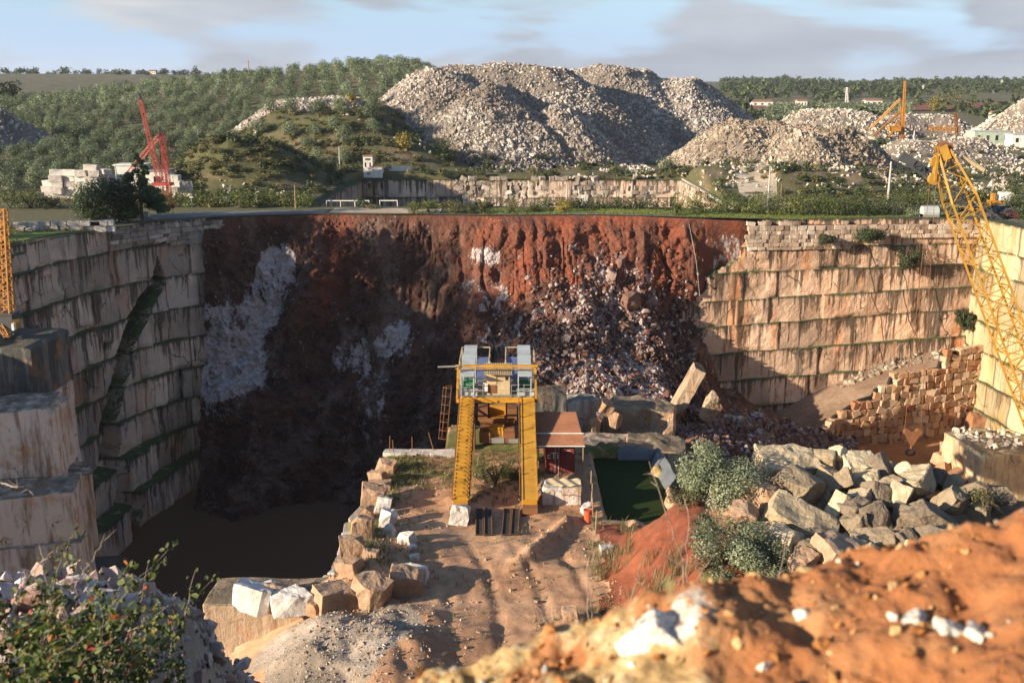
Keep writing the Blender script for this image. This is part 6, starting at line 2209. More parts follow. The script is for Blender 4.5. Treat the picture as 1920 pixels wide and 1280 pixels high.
# rubble shoulder at the lower left
n = 9000
X, Y = rng.uniform(-13, -1.6, n), rng.uniform(5.5, 18, n)
big = rng.random(n) ** 5
V, T, A = scatter(np.column_stack([X, Y, near_z(X, Y) + .04]), .05 + .10 * rng.random(n) + .42 * big, 84, tint=np.clip(rng.normal(.62, .25, n), 0, 1))
tag(mk('bank_rubble', V, [T], stones('pinkish_bank_stone', (.28, .16, .12), (.46, .33, .28), (.66, .58, .56), (.30, .15, .10), .3), attrs={'tint': A}), 'pinkish white broken marble on the bank at the lower left', 'rubble', kind='stuff')

# white stone set in the clay mound
V, T = cut_block(77, (.31, .30, .19), 9, 4, .07, keep=(.6, .9))
V = V @ np.array(Euler((.25, .3, .5)).to_matrix()).T
o = mk('white_stone', V, [T], M['mound_stone'], attrs={'tint': np.full(len(V), .7)}, smooth=True)
o.location = (.425, 2.16, -1.345)
tag(o, 'large whitish stone bedded in the left end of the orange clay mound', 'stone')
for k, (x, y, d) in enumerate([(.98, 2.0, .07), (1.02, 1.97, .05), (1.12, 1.86, .06), (1.27, 1.9, .05), (.92, 2.06, .05)]):
    V, T = cut_block(780 + k, (d, d * .8, d * .6), 5, 1, .06)
    V = V @ np.array(Euler((.2 * k, .3, k)).to_matrix()).T
    o = mk('pale_stone', V, [T], M['mound_stone'], attrs={'tint': np.full(len(V), .7)}, smooth=True)
    o.location = (x, y, float(mound_z(np.array([x]), np.array([y]))[0]) + d * .1)
    tag(o, 'small pale stone bedded in the right half of the orange clay mound', 'stone', 'small pale stones in the clay mound')

# ------------------------------------------------------------------ trees and shrubs
def join(parts):
    """(V, faces, tint) pieces into one"""
    off, Vs, Fs, Ts = 0, [], [], []
    for V, Fc, t in parts:
        Vs.append(V)
        Fs.append(np.asarray(Fc) + off)
        Ts.append(t)
        off += len(V)
    return np.concatenate(Vs), np.concatenate(Fs), np.concatenate(Ts)


def crown(seed, h, r, n, size, clumps=9, base=.35, squash=.8, spread=.45, rads=(.44, .62)):
    rng = np.random.default_rng(seed)
    c, rad = [], []
    for k in range(clumps):
        a = rng.uniform(0, 2 * math.pi)
        d = r * spread * rng.random() ** .5
        zf = rng.uniform(base, .80)
        c.append((d * math.cos(a), d * math.sin(a), h * zf))
        rad.append(r * rng.uniform(*rads) * (1.15 - .5 * abs(zf - .55)))
    return leaves(c, rad, n, size, seed, squash=squash)


def tree_mesh(name, seed, h, r, n, size, leafmat, clumps=9, base=.35, trunk=.16, parent=None, squash=.8):
    rng = np.random.default_rng(seed)
    V, Q, t = crown(seed, h, r, n, size, clumps, base, squash)
    mb = MB()
    pts = [(0, 0, -.4), (rng.uniform(-.1, .1), rng.uniform(-.1, .1), h * .25), (rng.uniform(-.2, .2), rng.uniform(-.2, .2), h * .5)]
    mb.tube(pts, [trunk * 1.3, trunk, trunk * .6], 6)
    for k in range(4):
        a = rng.uniform(0, 6.3)
        mb.tube([pts[1], (math.cos(a) * r * .35, math.sin(a) * r * .35, h * .52), (math.cos(a) * r * .6, math.sin(a) * r * .6, h * .72)], [trunk * .6, trunk * .4, trunk * .15], 5)
    Vt = np.concatenate(mb.v)
    T3, Q4 = np.concatenate(mb.f3), np.concatenate(mb.f4)
    return mk(name, np.concatenate([V, Vt]), [Q, T3 + len(V), Q4 + len(V)], [leafmat, M['bark']],
              midx=np.concatenate([np.zeros(len(Q)), np.ones(len(T3) + len(Q4))]), attrs={'tint': np.concatenate([t, np.full(len(Vt), .5)])}, parent=parent)


def heap_top(X, Y):
    z = np.full(np.shape(X), -99.0)
    for f in HEAPS:
        z = np.maximum(z, f(X, Y))
    return z


# olive grove: planted in rows over the hillside
rng = np.random.default_rng(90)
cand = []
row = 0
y = 176.0
while y < 560:
    x = -0.62 * y
    while x < 0.02 * y:
        X = x + rng.normal(0, 1.0) + (row % 2) * 3.2
        Y = y + rng.normal(0, 1.0)
        cand.append((X, Y))
        x += 6.4
    y += 6.2 + (y - 176) * .006
    row += 1
cand = np.array(cand)
X, Y = cand.T
px = 960 + F * X / (Y * .97 + 4)
tz = terrain(X, Y)
keep = (px < np.interp(Y, [176, 212, 226, 260, 330, 560], [330, 360, 660, 770, 850, 900])) & (px > -160) & (heap_top(X, Y) < tz - .3)
keep &= ~((np.hypot((X - pxX(455, 200)) / 23, (Y - 200) / 19) < 1.0))
keep &= ~((np.hypot((X - pxX(640, 258)) / 24, (Y - 256) / 16) < 1.0) & (rng.random(len(X)) < .25))
keep &= ~((Y < 188) & (px > 60))
keep &= rng.random(len(X)) > .05
cand = cand[keep]
tz = tz[keep]
order = np.argsort(cand[:, 1])
cand, tz = cand[order], tz[order]
px = 960 + F * cand[:, 0] / (cand[:, 1] * .97 + 4)
inview = np.where((px > -30))[0]
near_i = inview[:290]
protos = [tree_mesh('olive_tree', 900 + k, 5.0, 2.9, 1600, .165, M['olive'], 10, .30, .2) for k in range(6)]
used = [False] * 6
for k in near_i:
    v = int(rng.integers(6))
    if not used[v]:
        o = protos[v]
        used[v] = True
    else:
        o = protos[v].copy()
        COL.objects.link(o)
    s = rng.uniform(.66, .98)
    o.location = (cand[k, 0], cand[k, 1], tz[k])
    o.scale = (s * rng.uniform(.9, 1.12), s * rng.uniform(.9, 1.12), s * rng.uniform(.85, 1.1))
    o.rotation_euler = (0, 0, rng.uniform(0, 6.28))
    lab = 'grey green olive tree of the front rows at the foot of the hill' if cand[k, 1] < 240 else 'grey green olive tree half way up the planted hillside' if cand[k, 1] < 300 else 'small grey green olive tree in the upper rows of the hillside'
    tag(o, lab, 'tree', 'olive trees planted on the hillside, ' + ('front rows' if cand[k, 1] < 240 else 'middle rows' if cand[k, 1] < 300 else 'upper rows'))
rest = np.setdiff1d(np.arange(len(cand)), near_i)
far_pro = [crown(950 + k, 5.0, 2.9, 430, .27, 8, .25) for k in range(6)]
pieces = []
for k in rest:
    V, Q, t = far_pro[int(rng.integers(6))]
    a = rng.uniform(0, 6.28)
    s = rng.uniform(.68, 1.0)
    Rm = np.array([[math.cos(a), -math.sin(a), 0], [math.sin(a), math.cos(a), 0], [0, 0, 1]])
    pieces.append((V @ Rm.T * s + [cand[k, 0], cand[k, 1], tz[k]], Q, np.clip(t + rng.normal(0, .14), 0, 1)))
V, Q, t = join(pieces)
tag(mk('olive_grove', V, [Q], M['olive'], attrs={'tint': t}), 'rest of the olive grove running over the top of the hill', 'grove', kind='stuff')


def clump_stuff(name, pts, h, r, n, size, mat, seed, label, cat='vegetation', tint_sd=.1):
    rng = np.random.default_rng(seed)
    pro = [crown(seed * 7 + k, 1.0, .62, n, size, 6, .15, .9) for k in range(5)]
    pieces = []
    for p in pts:
        V, Q, t = pro[int(rng.integers(5))]
        hh = h * rng.uniform(.6, 1.35) * (1.5 if name == 'woodland' and rng.random() < .12 else 1)
        rr_ = r * rng.uniform(.7, 1.35)
        a = rng.uniform(0, 6.28)
        Rm = np.array([[math.cos(a), -math.sin(a), 0], [math.sin(a), math.cos(a), 0], [0, 0, 1]])
        pieces.append((V @ Rm.T * np.array([rr_, rr_, hh]) + np.asarray(p), Q, np.clip(t + rng.normal(0, tint_sd), 0, 1)))
    V, Q, t = join(pieces)
    return tag(mk(name, V, [Q], mat, attrs={'tint': t}), label, cat, kind='stuff')


# scrub on the country round the second quarry and between the heaps
rng = np.random.default_rng(91)
pts, gpts = [], []
for (x0, x1, y0, y1, n) in [(-38, 40, 216, 246, 190), (36, 92, 160, 232, 330), (80, 140, 168, 300, 220), (-75, -34, 160, 236, 420), (60, 250, 300, 520, 420), (-30, 20, 246, 262, 60), (-50, 36, 157, 161, 50)]:
    X, Y = rng.uniform(x0, x1, n), rng.uniform(y0, y1, n)
    zt_ = terrain(X, Y)
    ok = (heap_top(X, Y) < zt_ + 3.0) & (vn(X * .07, Y * .07, 0, 92) > -.25) & ~((X > 40.5) & (X < 47.5) & (Y < 200))
    zt_ = np.maximum(zt_, heap_top(X, Y))
    for a, b, c in zip(X[ok], Y[ok], zt_[ok]):
        (pts if rng.random() < .62 else gpts).append((a, b, c - .15))
mz_ = [(pxX(455, 200) + 15 * math.cos(a) * d, 200 + 13 * math.sin(a) * d) for a, d in zip(rng.uniform(0, 6.3, 260), rng.random(260) ** .6)]
mz_ = np.array(mz_)
mz2 = np.column_stack([rng.uniform(-72, -24, 420), rng.uniform(226, 268, 420)])
mz_ = np.concatenate([mz_, mz2[heap_top(mz2[:, 0], mz2[:, 1]) < terrain(mz2[:, 0], mz2[:, 1]) + .5]])
pts += list(np.column_stack([mz_, terrain(mz_[:, 0], mz_[:, 1]) - .35]))
clump_stuff('scrub', pts, 1.2, 1.9, 90, .13, M['scrub'], 92, 'low dry scrub and weeds between the heaps and the second quarry')
clump_stuff('scrub', gpts, 1.7, 2.2, 90, .13, M['oak'], 93, 'dark green bushes between the heaps and the second quarry')

# wooded hills on the right and ridge at the left
pts = []
for _ in range(2600):
    px = rng.uniform(1340, 1960)
    Y = rng.uniform(850, 2700) if rng.random() < .85 else rng.uniform(520, 850)
    X = (px - 960) / F * Y
    if 540 < Y < 950 and 1390 < px < 1690:
        continue
    if vn(X * .004, Y * .004, 0, 95) < -.28 and Y < 1500:
        continue
    if 740 < Y < 960 and rng.random() < .8:
        continue
    if 700 < Y < 1500 and rng.random() < .62:
        continue
    pts.append((X, Y))
pts = np.array(pts)
zz = terrain(pts[:, 0], pts[:, 1])
clump_stuff('woodland', np.column_stack([pts, zz - .5]), 9.5, 11, 60, .17, M['oak'], 96, 'dark wood covering the far hills on the right skyline', 'wood')
pts = []
for _ in range(420):
    px = rng.uniform(-40, 520)
    Y = rng.uniform(1300, 2300)
    X = (px - 960) / F * Y
    if vn(X * .004, Y * .006, 0, 97) > -.1:
        pts.append((X, Y))
pts = np.array(pts)
clump_stuff('woodland', np.column_stack([pts, terrain(pts[:, 0], pts[:, 1]) - .5]), 7, 11, 50, .17, M['oak'], 98, 'trees dotted along the far ridge on the left skyline', 'wood')
# young olive rows in the distance
pts = []
for r_ in range(22):
    for c in range(30):
        px_, Y = 1395 + c * 9.5 + r_ * 2, 560 + r_ * 15
        if px_ < 1690:
            pts.append(((px_ - 960) / F * Y, Y + rng.normal(0, 1.0)))
pts = np.array(pts)
clump_stuff('olive_rows', np.column_stack([pts, terrain(pts[:, 0], pts[:, 1]) - .2]), 3.6, 4.0, 40, .22, M['olive'], 99, 'young olive trees in straight rows on the far slope right of the heaps', 'grove')
pts = [P(px_, 262 - .0 * px_, Y=330) for px_ in rng.uniform(1640, 1760, 26)]
pts = np.array([(p[0], p[1] + rng.uniform(-20, 20), 0) for p in pts])
pts[:, 2] = terrain(pts[:, 0], pts[:, 1]) - .2
clump_stuff('bushes', pts, 4.5, 5.0, 160, .15, M['oak'], 100, 'group of dark bushes in front of the far yellow derrick', 'bushes')


def single(name, px, py, Y, h, r, seed, mat, label, n=900, size=.2, cat='bush', clumps=10, base=.12, trunk=.1, z=None, squash=.85):
    p = P(px, py, Y=Y)
    z = float(terrain(np.array([p[0]]), np.array([Y]))[0]) if z is None else z
    root = empty(name, (p[0], Y, z), label, cat)
    loose = dict(spread=.74, rads=(.20, .42)) if name in ('olive_bush', 'shrub', 'hanging_shrub') else {}
    V, Q, t = crown(seed, h, r, n, size, clumps + (10 if loose else 0), base, squash, **loose)
    mk('crown' if cat == 'tree' else 'foliage', V, [Q], mat, attrs={'tint': t}, parent=root)
    rg = np.random.default_rng(seed)
    mb = MB()
    for k in range(1 if cat == 'tree' else 5):
        a = rg.uniform(0, 6.3)
        e = (0.03, 0.02) if cat == 'tree' else (math.cos(a) * r * .5, math.sin(a) * r * .5)
        mb.tube([(0, 0, -.3), (e[0] * .4, e[1] * .4, h * .35), (e[0], e[1], h * .72)], [trunk, trunk * .8, trunk * .3], 6)
        if cat == 'tree':
            for j in range(5):
                b = rg.uniform(0, 6.3)
                hh = h * rg.uniform(.3, .6)
                mb.tube([(0, 0, hh), (math.cos(b) * r * .4, math.sin(b) * r * .4, hh + h * .12), (math.cos(b) * r * .7, math.sin(b) * r * .7, hh + h * .2)], [trunk * .5, trunk * .35, trunk * .1], 5)
    V = np.concatenate(mb.v)
    mk('trunk' if cat == 'tree' else 'stems', V, [np.concatenate(mb.f3), np.concatenate(mb.f4)], M['bark'], attrs={'tint': np.full(len(V), .5)}, parent=root)
    return root


# dark trees beside the road on the left
def fir(px, py, Y, h, r, seed, label, n=2600):
    p = P(px, py, Y=Y)
    z = float(terrain(np.array([p[0]]), np.array([Y]))[0])
    root = empty('conifer_tree', (p[0], Y, z), label, 'tree')
    rg = np.random.default_rng(seed)
    c, rad = [], []
    mb = MB().tube([(0, 0, -.3), (0, 0, h * .5), (0, 0, h * .96)], [.28, .18, .04], 8)
    for k in range(34):
        f = (k + .5) / 34
        a = rg.uniform(0, 6.3)
        rr_ = r * (1 - f) ** .75 * rg.uniform(.45, 1.0)
        z_ = h * (.12 + .85 * f)
        c.append((rr_ * math.cos(a), rr_ * math.sin(a), z_ - rr_ * .12))
        rad.append(max(.35, r * .42 * (1 - f * .75)))
        mb.tube([(0, 0, z_ - .2), (rr_ * math.cos(a), rr_ * math.sin(a), z_ - rr_ * .1)], [.06, .02], 4)
    V, Q, t = leaves(c, rad, n, .19, seed, squash=.6, up=.5, tint_spread=.3)
    mk('crown', V, [Q], M['conifer'], attrs={'tint': t}, parent=root)
    V = np.concatenate(mb.v)
    mk('trunk', V, [np.concatenate(mb.f3), np.concatenate(mb.f4)], M['bark'], attrs={'tint': np.full(len(V), .5)}, parent=root)


fir(266, 400, 143.5, 9.8, 3.3, 61, 'tall dark conifer beside the road, in front of the red derrick', 9000)
single('dark_tree', 222, 410, 141.5, 6.4, 4.3, 62, M['conifer'], 'broad dark tree on the rim, left of the tall conifer', 6500, .18, 'tree', 16, .15, .2)
single('dark_tree', 182, 405, 144, 5.6, 3.6, 63, M['conifer'], 'leftmost of the three dark trees on the rim by the road', 4800, .18, 'tree', 13, .15, .2)
single('shrub', 145, 402, 155, 2.6, 2.4, 64, M['scrub'], 'grey green shrub left of the dark trees on the rim', 900, .13)
for k, (px, h, r, m) in enumerate([(20, 3.0, 3.0, 'hedge'), (58, 3.2, 2.6, 'hedge'), (100, 2.2, 2.4, 'oak')]):
    single('shrub', px, 395, 158, h, r, 66 + k, M[m], ['bright green shrub at the left edge beyond the low white wall', 'rounded green shrub beyond the low white wall', 'dark low shrub beyond the end of the low white wall'][k], 1000, .15)
# unseen tall trees added beyond the left edge to throw shadow over the slide
for k in range(13):
    Yb = 93 + k * 3.1
    xb = -75.0 - (k % 3) * 2.2
    tt_ = single('added_shadow_tree', 960 + F * xb / (Yb * .97 + 4.4), 500, Yb, 14.0 + (k * 7 % 5) * .7 + (4.5 if k > 6 else 0), 3.4, 210 + k, M['oak'], 'unseen tall tree added beyond the left edge to shade the slide', 2600, .24, 'tree', 16, .08, .25)
    tt_['group'] = 'unseen trees added beyond the left edge to cast shadow'
# shrubs at the rim in the middle
for k, (px, Y, h, r, m, lab) in enumerate([(775, 151.6, 2.3, 1.9, 'hedge', 'left half of the clipped shrub pair on the rim in the middle'), (805, 151.6, 2.3, 1.9, 'hedge', 'right half of the clipped shrub pair on the rim in the middle'),
                                           (853, 151.8, 2.1, 1.4, 'scrub', 'rounded yellowish shrub on the rim right of the clipped pair'), (880, 151.6, 1.5, 1.5, 'oak', 'low dark shrub on the rim between two yellowish ones'),
                                           (907, 151.8, 1.9, 1.2, 'scrub', 'small yellowish shrub on the rim right of the low dark one'), (962, 152.5, 2.2, 2.0, 'scrub', 'wide olive green shrub on the rim before the second quarry'),
                                           (1000, 153, 1.7, 1.6, 'hedge', 'low shrub touching the wide olive green one'), (1058, 153, 2.2, 1.6, 'yellow_leaf', 'yellow green shrub on the rim beside the white tent shaped stone'),
                                           (1268, 150, 2.2, 1.1, 'hedge', 'small bright shrub where the long hedge begins')]):
    single('shrub', px, 400, Y, h, r, 120 + k, M[m], lab, 1100, .10, base=.05)


def hedge(path, w, h, seed, mat, label, dens=260):
    rg = np.random.default_rng(seed)
    s, Pn = resample(path, .8)
    zt_ = terrain(Pn[:, 0], Pn[:, 1])
    c, rad = [], []
    for (x, y_), z in zip(Pn, zt_):
        hh = h * rg.uniform(.75, 1.12)
        for k in range(3):
            c.append((x + rg.normal(0, .2), y_ + rg.uniform(-.4, .4) * w, z + hh * (.2 + .3 * k)))
            rad.append(w * rg.uniform(.42, .62))
    V, Q, t = leaves(c, rad, int(len(s) * dens), .13, seed, squash=.9, shell=.6)
    L0 = np.array([Pn[0][0], Pn[0][1], zt_[0]])
    return tag(mk('hedge', V, [Q], mat, attrs={'tint': t}, loc=L0), label, 'hedge')


hedge([(26, 153.5), (34, 153.5), (52, 154.5)], 1.8, 3.1, 140, M['hedge'], 'long clipped green hedge behind the grass strip on the right')
hedge([(38, 157), (52, 158), (66, 160)], 1.8, 3.0, 141, M['hedge'], 'taller hedge standing behind the right end of the long one')
hedge([(52.5, 154.8), (59, 155.5)], 1.8, 2.3, 145, M['oak'], 'short dark hedge piece before the silvery bush on the right')
hedge([(-58, 160), (-46, 160.5), (-32, 160)], 1.8, 2.6, 142, M['hedge'], 'green hedge along the far side of the road on the left')
hedge([(5, 157.2), (14, 157.5), (24, 157)], 1.5, 1.5, 143, M['oak'], 'low dark hedge along the rim before the second quarry')
hedge([(66, 172), (82, 172), (100, 170)], 2.0, 3.2, 144, M['hedge'], 'hedge behind the parked cars on the far right')
single('shrub', 1775, 395, 160, 4.3, 3.2, 150, M['olive'], 'big silvery bush behind the yellow boom on the rim', 1700, .15)
single('shrub', 1712, 404, 155, 1.6, 1.3, 151, M['olive'], 'small round bush beside the grey winch housing', 600, .1)
single('shrub', 1905, 405, 152, 3.6, 3.0, 152, M['oak'], 'dark green bush at the right edge beside the cars', 1500, .15)
for k, (px, py, Y, h, r, m, lab) in enumerate([(760, 318, 232, 4.0, 2.6, 'yellow_leaf', 'yellowing tree right of the white tower'), (663, 240, 262, 3.5, 2.2, 'yellow_leaf', 'small yellow tree above the stony waste bank'),
                                               (1755, 190, 760, 13, 9, 'yellow_leaf', 'yellow topped poplar group on the far plain'), (1790, 190, 770, 15, 13, 'scrub', 'large round pale green tree on the far plain'),
                                               (1250, 318, 232, 4, 3, 'olive', 'grey green bush left of the lower rubble heap'), (830, 318, 236, 3.2, 4.5, 'oak', 'dark bush at the foot of the great rubble hill'),
                                               (590, 322, 214, 3.6, 3.0, 'olive', 'olive bush on the slope left of the concrete pole'), (620, 318, 216, 3.4, 2.6, 'olive', 'second olive bush on the slope left of the concrete pole'),
                                               (8, 165, 420, 8, 6.5, 'oak', 'big dark tree at the left edge above the grove')]):
    single('tree', px, py, Y, h, r, 160 + k, M[m], lab, 900, .2 if Y < 300 else .6, 'tree', 10, .2, .15)
# plants growing on the faces
for k, (px, py, Y, h, r, lab) in enumerate([(1707, 505, 151.5, 4.6, 2.5, 'big dark green bush hanging on the beige right face'), (1808, 615, 152.6, 3.6, 1.5, 'dark green shrub in the corner of the right face and the side face'),
                                            (1628, 447, 150.6, 1.9, 2.3, 'dark plants hanging under the stone wall of the right face'), (1550, 452, 149.8, 1.3, 1.4, 'small dark plant under the stone wall of the right face')]):
    p = P(px, py, Y=147.2)
    single('hanging_shrub', px, py, 147.2, h, r, 180 + k, M['oak'], lab, 3200, .13, z=p[2] - .3)
# olive bushes on the ledge
single('olive_bush', 1342, 955, 59.5, 4.5, 2.8, 190, M['olive_sunlit'], 'upper sunlit-toned olive bush left of the boulder heap', 9500, .085, z=-25.9, clumps=16, base=.15)
single('olive_bush', 1360, 1090, 52.5, 3.9, 2.5, 191, M['olive_sunlit'], 'lower sunlit-toned olive bush in front of the boulder heap', 7500, .08, z=-27.0, clumps=14, base=.1)
single('olive_bush', 1430, 1095, 51.6, 3.1, 2.2, 192, M['olive_sunlit'], 'lowest olive bush just behind the orange mound', 5600, .08, z=-27.0, clumps=12, base=.1)
single('shrub', 1845, 975, 57.5, 1.3, 1.3, 193, M['scrub'], 'small green shrub at the right end of the boulder heap', 1000, .06, z=-25.0)
single('shrub', 1280, 955, 60.5, 1.6, 1.2, 194, M['scrub'], 'yellowish weeds left of the upper olive bush', 1300, .06, z=-26.4)
single('shrub', 928, 900, 76, 2.0, 1.7, 195, M['scrub'], 'grey green weeds growing between the two girders', 1500, .06, z=YARD)
single('shrub', 962, 895, 77, 1.2, 1.0, 196, M['hedge'], 'bright green weeds beside the right girder', 900, .06, z=YARD)


def grass(name, region, n, h, seed, mat, label, zf=near_z, mask=None, w=.012, bend=.5):
    """tufts of thin blades"""
    rg = np.random.default_rng(seed)
    X, Y = rg.uniform(region[0], region[1], n), rg.uniform(region[2], region[3], n)
    if mask is not None:
        ok = mask(X, Y, rg)
        X, Y = X[ok], Y[ok]
    m_ = 9
    X, Y = np.repeat(X, m_) + rg.normal(0, .10, len(X) * m_), np.repeat(Y, m_) + rg.normal(0, .10, len(X) * m_)
    Z = zf(X, Y) - .02
    k = len(X)
    a = rg.uniform(0, 6.28, k)
    hh = h * rg.uniform(.4, 1.3, k)
    d = np.stack([np.cos(a), np.sin(a)], -1)
    p0 = np.stack([X, Y, Z], -1)
    wv_ = np.column_stack([-d[:, 1], d[:, 0], np.zeros(k)]) * w * hh[:, None] / h
    mid = p0 + np.column_stack([d * (hh * bend * .35)[:, None], hh * .6])
    tip = p0 + np.column_stack([d * (hh * bend)[:, None], hh])
    V = np.stack([p0 - wv_, p0 + wv_, mid + wv_ * .7, mid - wv_ * .7, tip], 1).reshape(-1, 3)
    b = np.arange(k)[:, None] * 5
    t = np.repeat(np.clip(rg.normal(.5, .22, k), 0, 1), 5)
    return tag(mk(name, V, [b + np.array([[0, 1, 2, 3]]), b + np.array([[3, 2, 4]])], mat, attrs={'tint': t}), label, 'grass', kind='stuff')


def edge_mask(X, Y, rg):
    ex_ = np.interp(Y, LEFT_EDGE_Y, LEFT_EDGE_X)
    d = .05 + .8 * ss(5.0, 0.8, X - ex_) * ss(57, 60, Y) * (vn(X * .6, Y * .6, 0, 101) > -.15) + .55 * ss(73, 77, Y) * ss(-3.8, -5, X) + .6 * ss(3.5, 5.5, X) * ss(62, 50, Y) + .4 * ss(70, 74, Y) * (np.abs(X + 1.3) < 1.9)
    return (rg.random(len(X)) < d) & (X > ex_ + .1)


grass('grass_tufts', (-12, 6.5, 46, 83), 3600, .42, 102, M['dry'], 'dry yellow grass along the edges of the yard', mask=edge_mask, w=.016)
grass('grass_tufts', (-12, 6.5, 58, 83), 2200, .26, 103, M['hedge'], 'short green grass on the left and far parts of the yard', mask=edge_mask, w=.02)
grass('grass_tufts', (5.2, 11.5, 48, 68), 900, .8, 104, M['dry'], 'dry grass clumps on the red bank', mask=lambda X, Y, rg: (vn(X * .8, Y * .5, 0, 105) > .15) & (X < 8.5 + 1.5 * (Y < 58)), w=.014)
grass('grass_tufts', (-100, -56, 88, 142), 5000, .5, 106, M['dry'], 'long pale grass on the rim above the left face', zf=lambda X, Y: terrain(X, Y), mask=lambda X, Y, rg: (np.hypot(X, Y) > rim_r(np.arctan2(X, Y)) + .5) & (vn(X * .15, Y * .15, 0, 107) > -.1), w=.03)
grass('grass_tufts', (-60, 74, 146, 158), 6500, .28, 108, M['hedge'], 'grass along the edge of the rim', zf=lambda X, Y: terrain(X, Y), mask=lambda X, Y, rg: (np.hypot(X, Y) > rim_r(np.arctan2(X, Y)) + .2) & (X > -5), w=.025)


# ------------------------------------------------------------------ bare twigs in the foreground
def twig(pts, Y, label, r=.0045, seed=0, group='bare thorny twigs in the foreground', down=True, spurs=10, side=()):
    rg = np.random.default_rng(seed)
    W = [P(a, b, Y=Y + rg.normal(0, .05)) for a, b in pts]
    if down:
        b0 = W[0]
        gz = float(near_z(np.array([b0[0]]), np.array([Y]))[0])
        W = [np.array([b0[0] + .05, Y + .1, min(gz - .1, b0[2] - .1)])] + W
    W = np.array(W)
    d = np.concatenate([[0], np.cumsum(np.linalg.norm(np.diff(W, axis=0), axis=1))])
    s = np.linspace(0, d[-1], 26)
    C = np.stack([np.interp(s, d, W[:, i]) for i in range(3)], -1) + rg.normal(0, .006, (26, 3))
    mb = MB().tube(C, np.linspace(r * 1.25, r * .45, 26), 6)
    for k in range(spurs):
        i = int(rg.integers(6, 25))
        e = rg.normal(size=3)
        e[2] = abs(e[2]) * .8
        e = e / np.linalg.norm(e) * rg.uniform(.02, .06)
        mb.tube([C[i], C[i] + e], [r * .5, r * .12], 4)
    for sp in side:
        Q_ = np.array([P(a, b, Y=Y) for a, b in sp])
        mb.tube(np.repeat(Q_, 1, 0), np.linspace(r * .7, r * .3, len(Q_)), 5)
    return tag(mb.build('bare_twig', M['twig'], loc=W[0]), label, 'twig', group)


twig([(1105, 1200), (1101, 1107), (1104, 1043), (1114, 1018), (1111, 985), (1107, 962)], 5.0, 'tall bare twig standing left of the red bank, before the drum', seed=1, side=[[(1104, 1043), (1090, 1032), (1066, 1022)], [(1107, 1200), (1130, 1180), (1156, 1143)]])
twig([(1110, 1195), (1108, 1120), (1112, 1060), (1117, 1030)], 5.06, 'shorter bare twig close beside the tall one', .0035, 2)
twig([(1090, 1200), (1060, 1170), (1032, 1144)], 5.1, 'low slanting bare twig left of the tall pair', .003, 3, spurs=6)
twig([(1058, 1216), (1028, 1172), (1004, 1128)], 4.9, 'bare twig leaning left above the yellow end of the mound', .004, 4, spurs=8)
twig([(1031, 1150), (1031, 1120), (1032, 1094)], 5.3, 'thin upright bare twig over the middle of the yard', .003, 5, spurs=4)
twig([(1180, 1150), (1190, 1104), (1202, 1056), (1214, 1026)], 5.2, 'bare twig in front of the red bank', .004, 6)
twig([(1284, 1100), (1280, 1050), (1267, 1010), (1251, 960), (1236, 924), (1218, 865)], 5.0, 'long bare twig leaning left over the green pool', .0052, 7, spurs=16, side=[[(1280, 1060), (1255, 1046), (1234, 1030)]])
twig([(1288, 1102), (1286, 1040), (1288, 980), (1285, 930)], 5.15, 'upright bare twig left of the olive bushes', .004, 8)
twig([(1278, 1108), (1268, 1090), (1256, 1070)], 5.2, 'short bare twig left of the white stone on the mound', .003, 9, spurs=4)
twig([(1458, 1085), (1470, 1040), (1481, 996)], 4.6, 'bare twig before the boulder heap', .0035, 10)
twig([(1345, 1098), (1352, 1066)], 4.8, 'small bare twig before the lower olive bush', .003, 11, spurs=3)
twig([(1305, 1098), (1322, 1062), (1340, 1040)], 4.8, 'slanting bare twig before the lower olive bush', .003, 12, spurs=4)

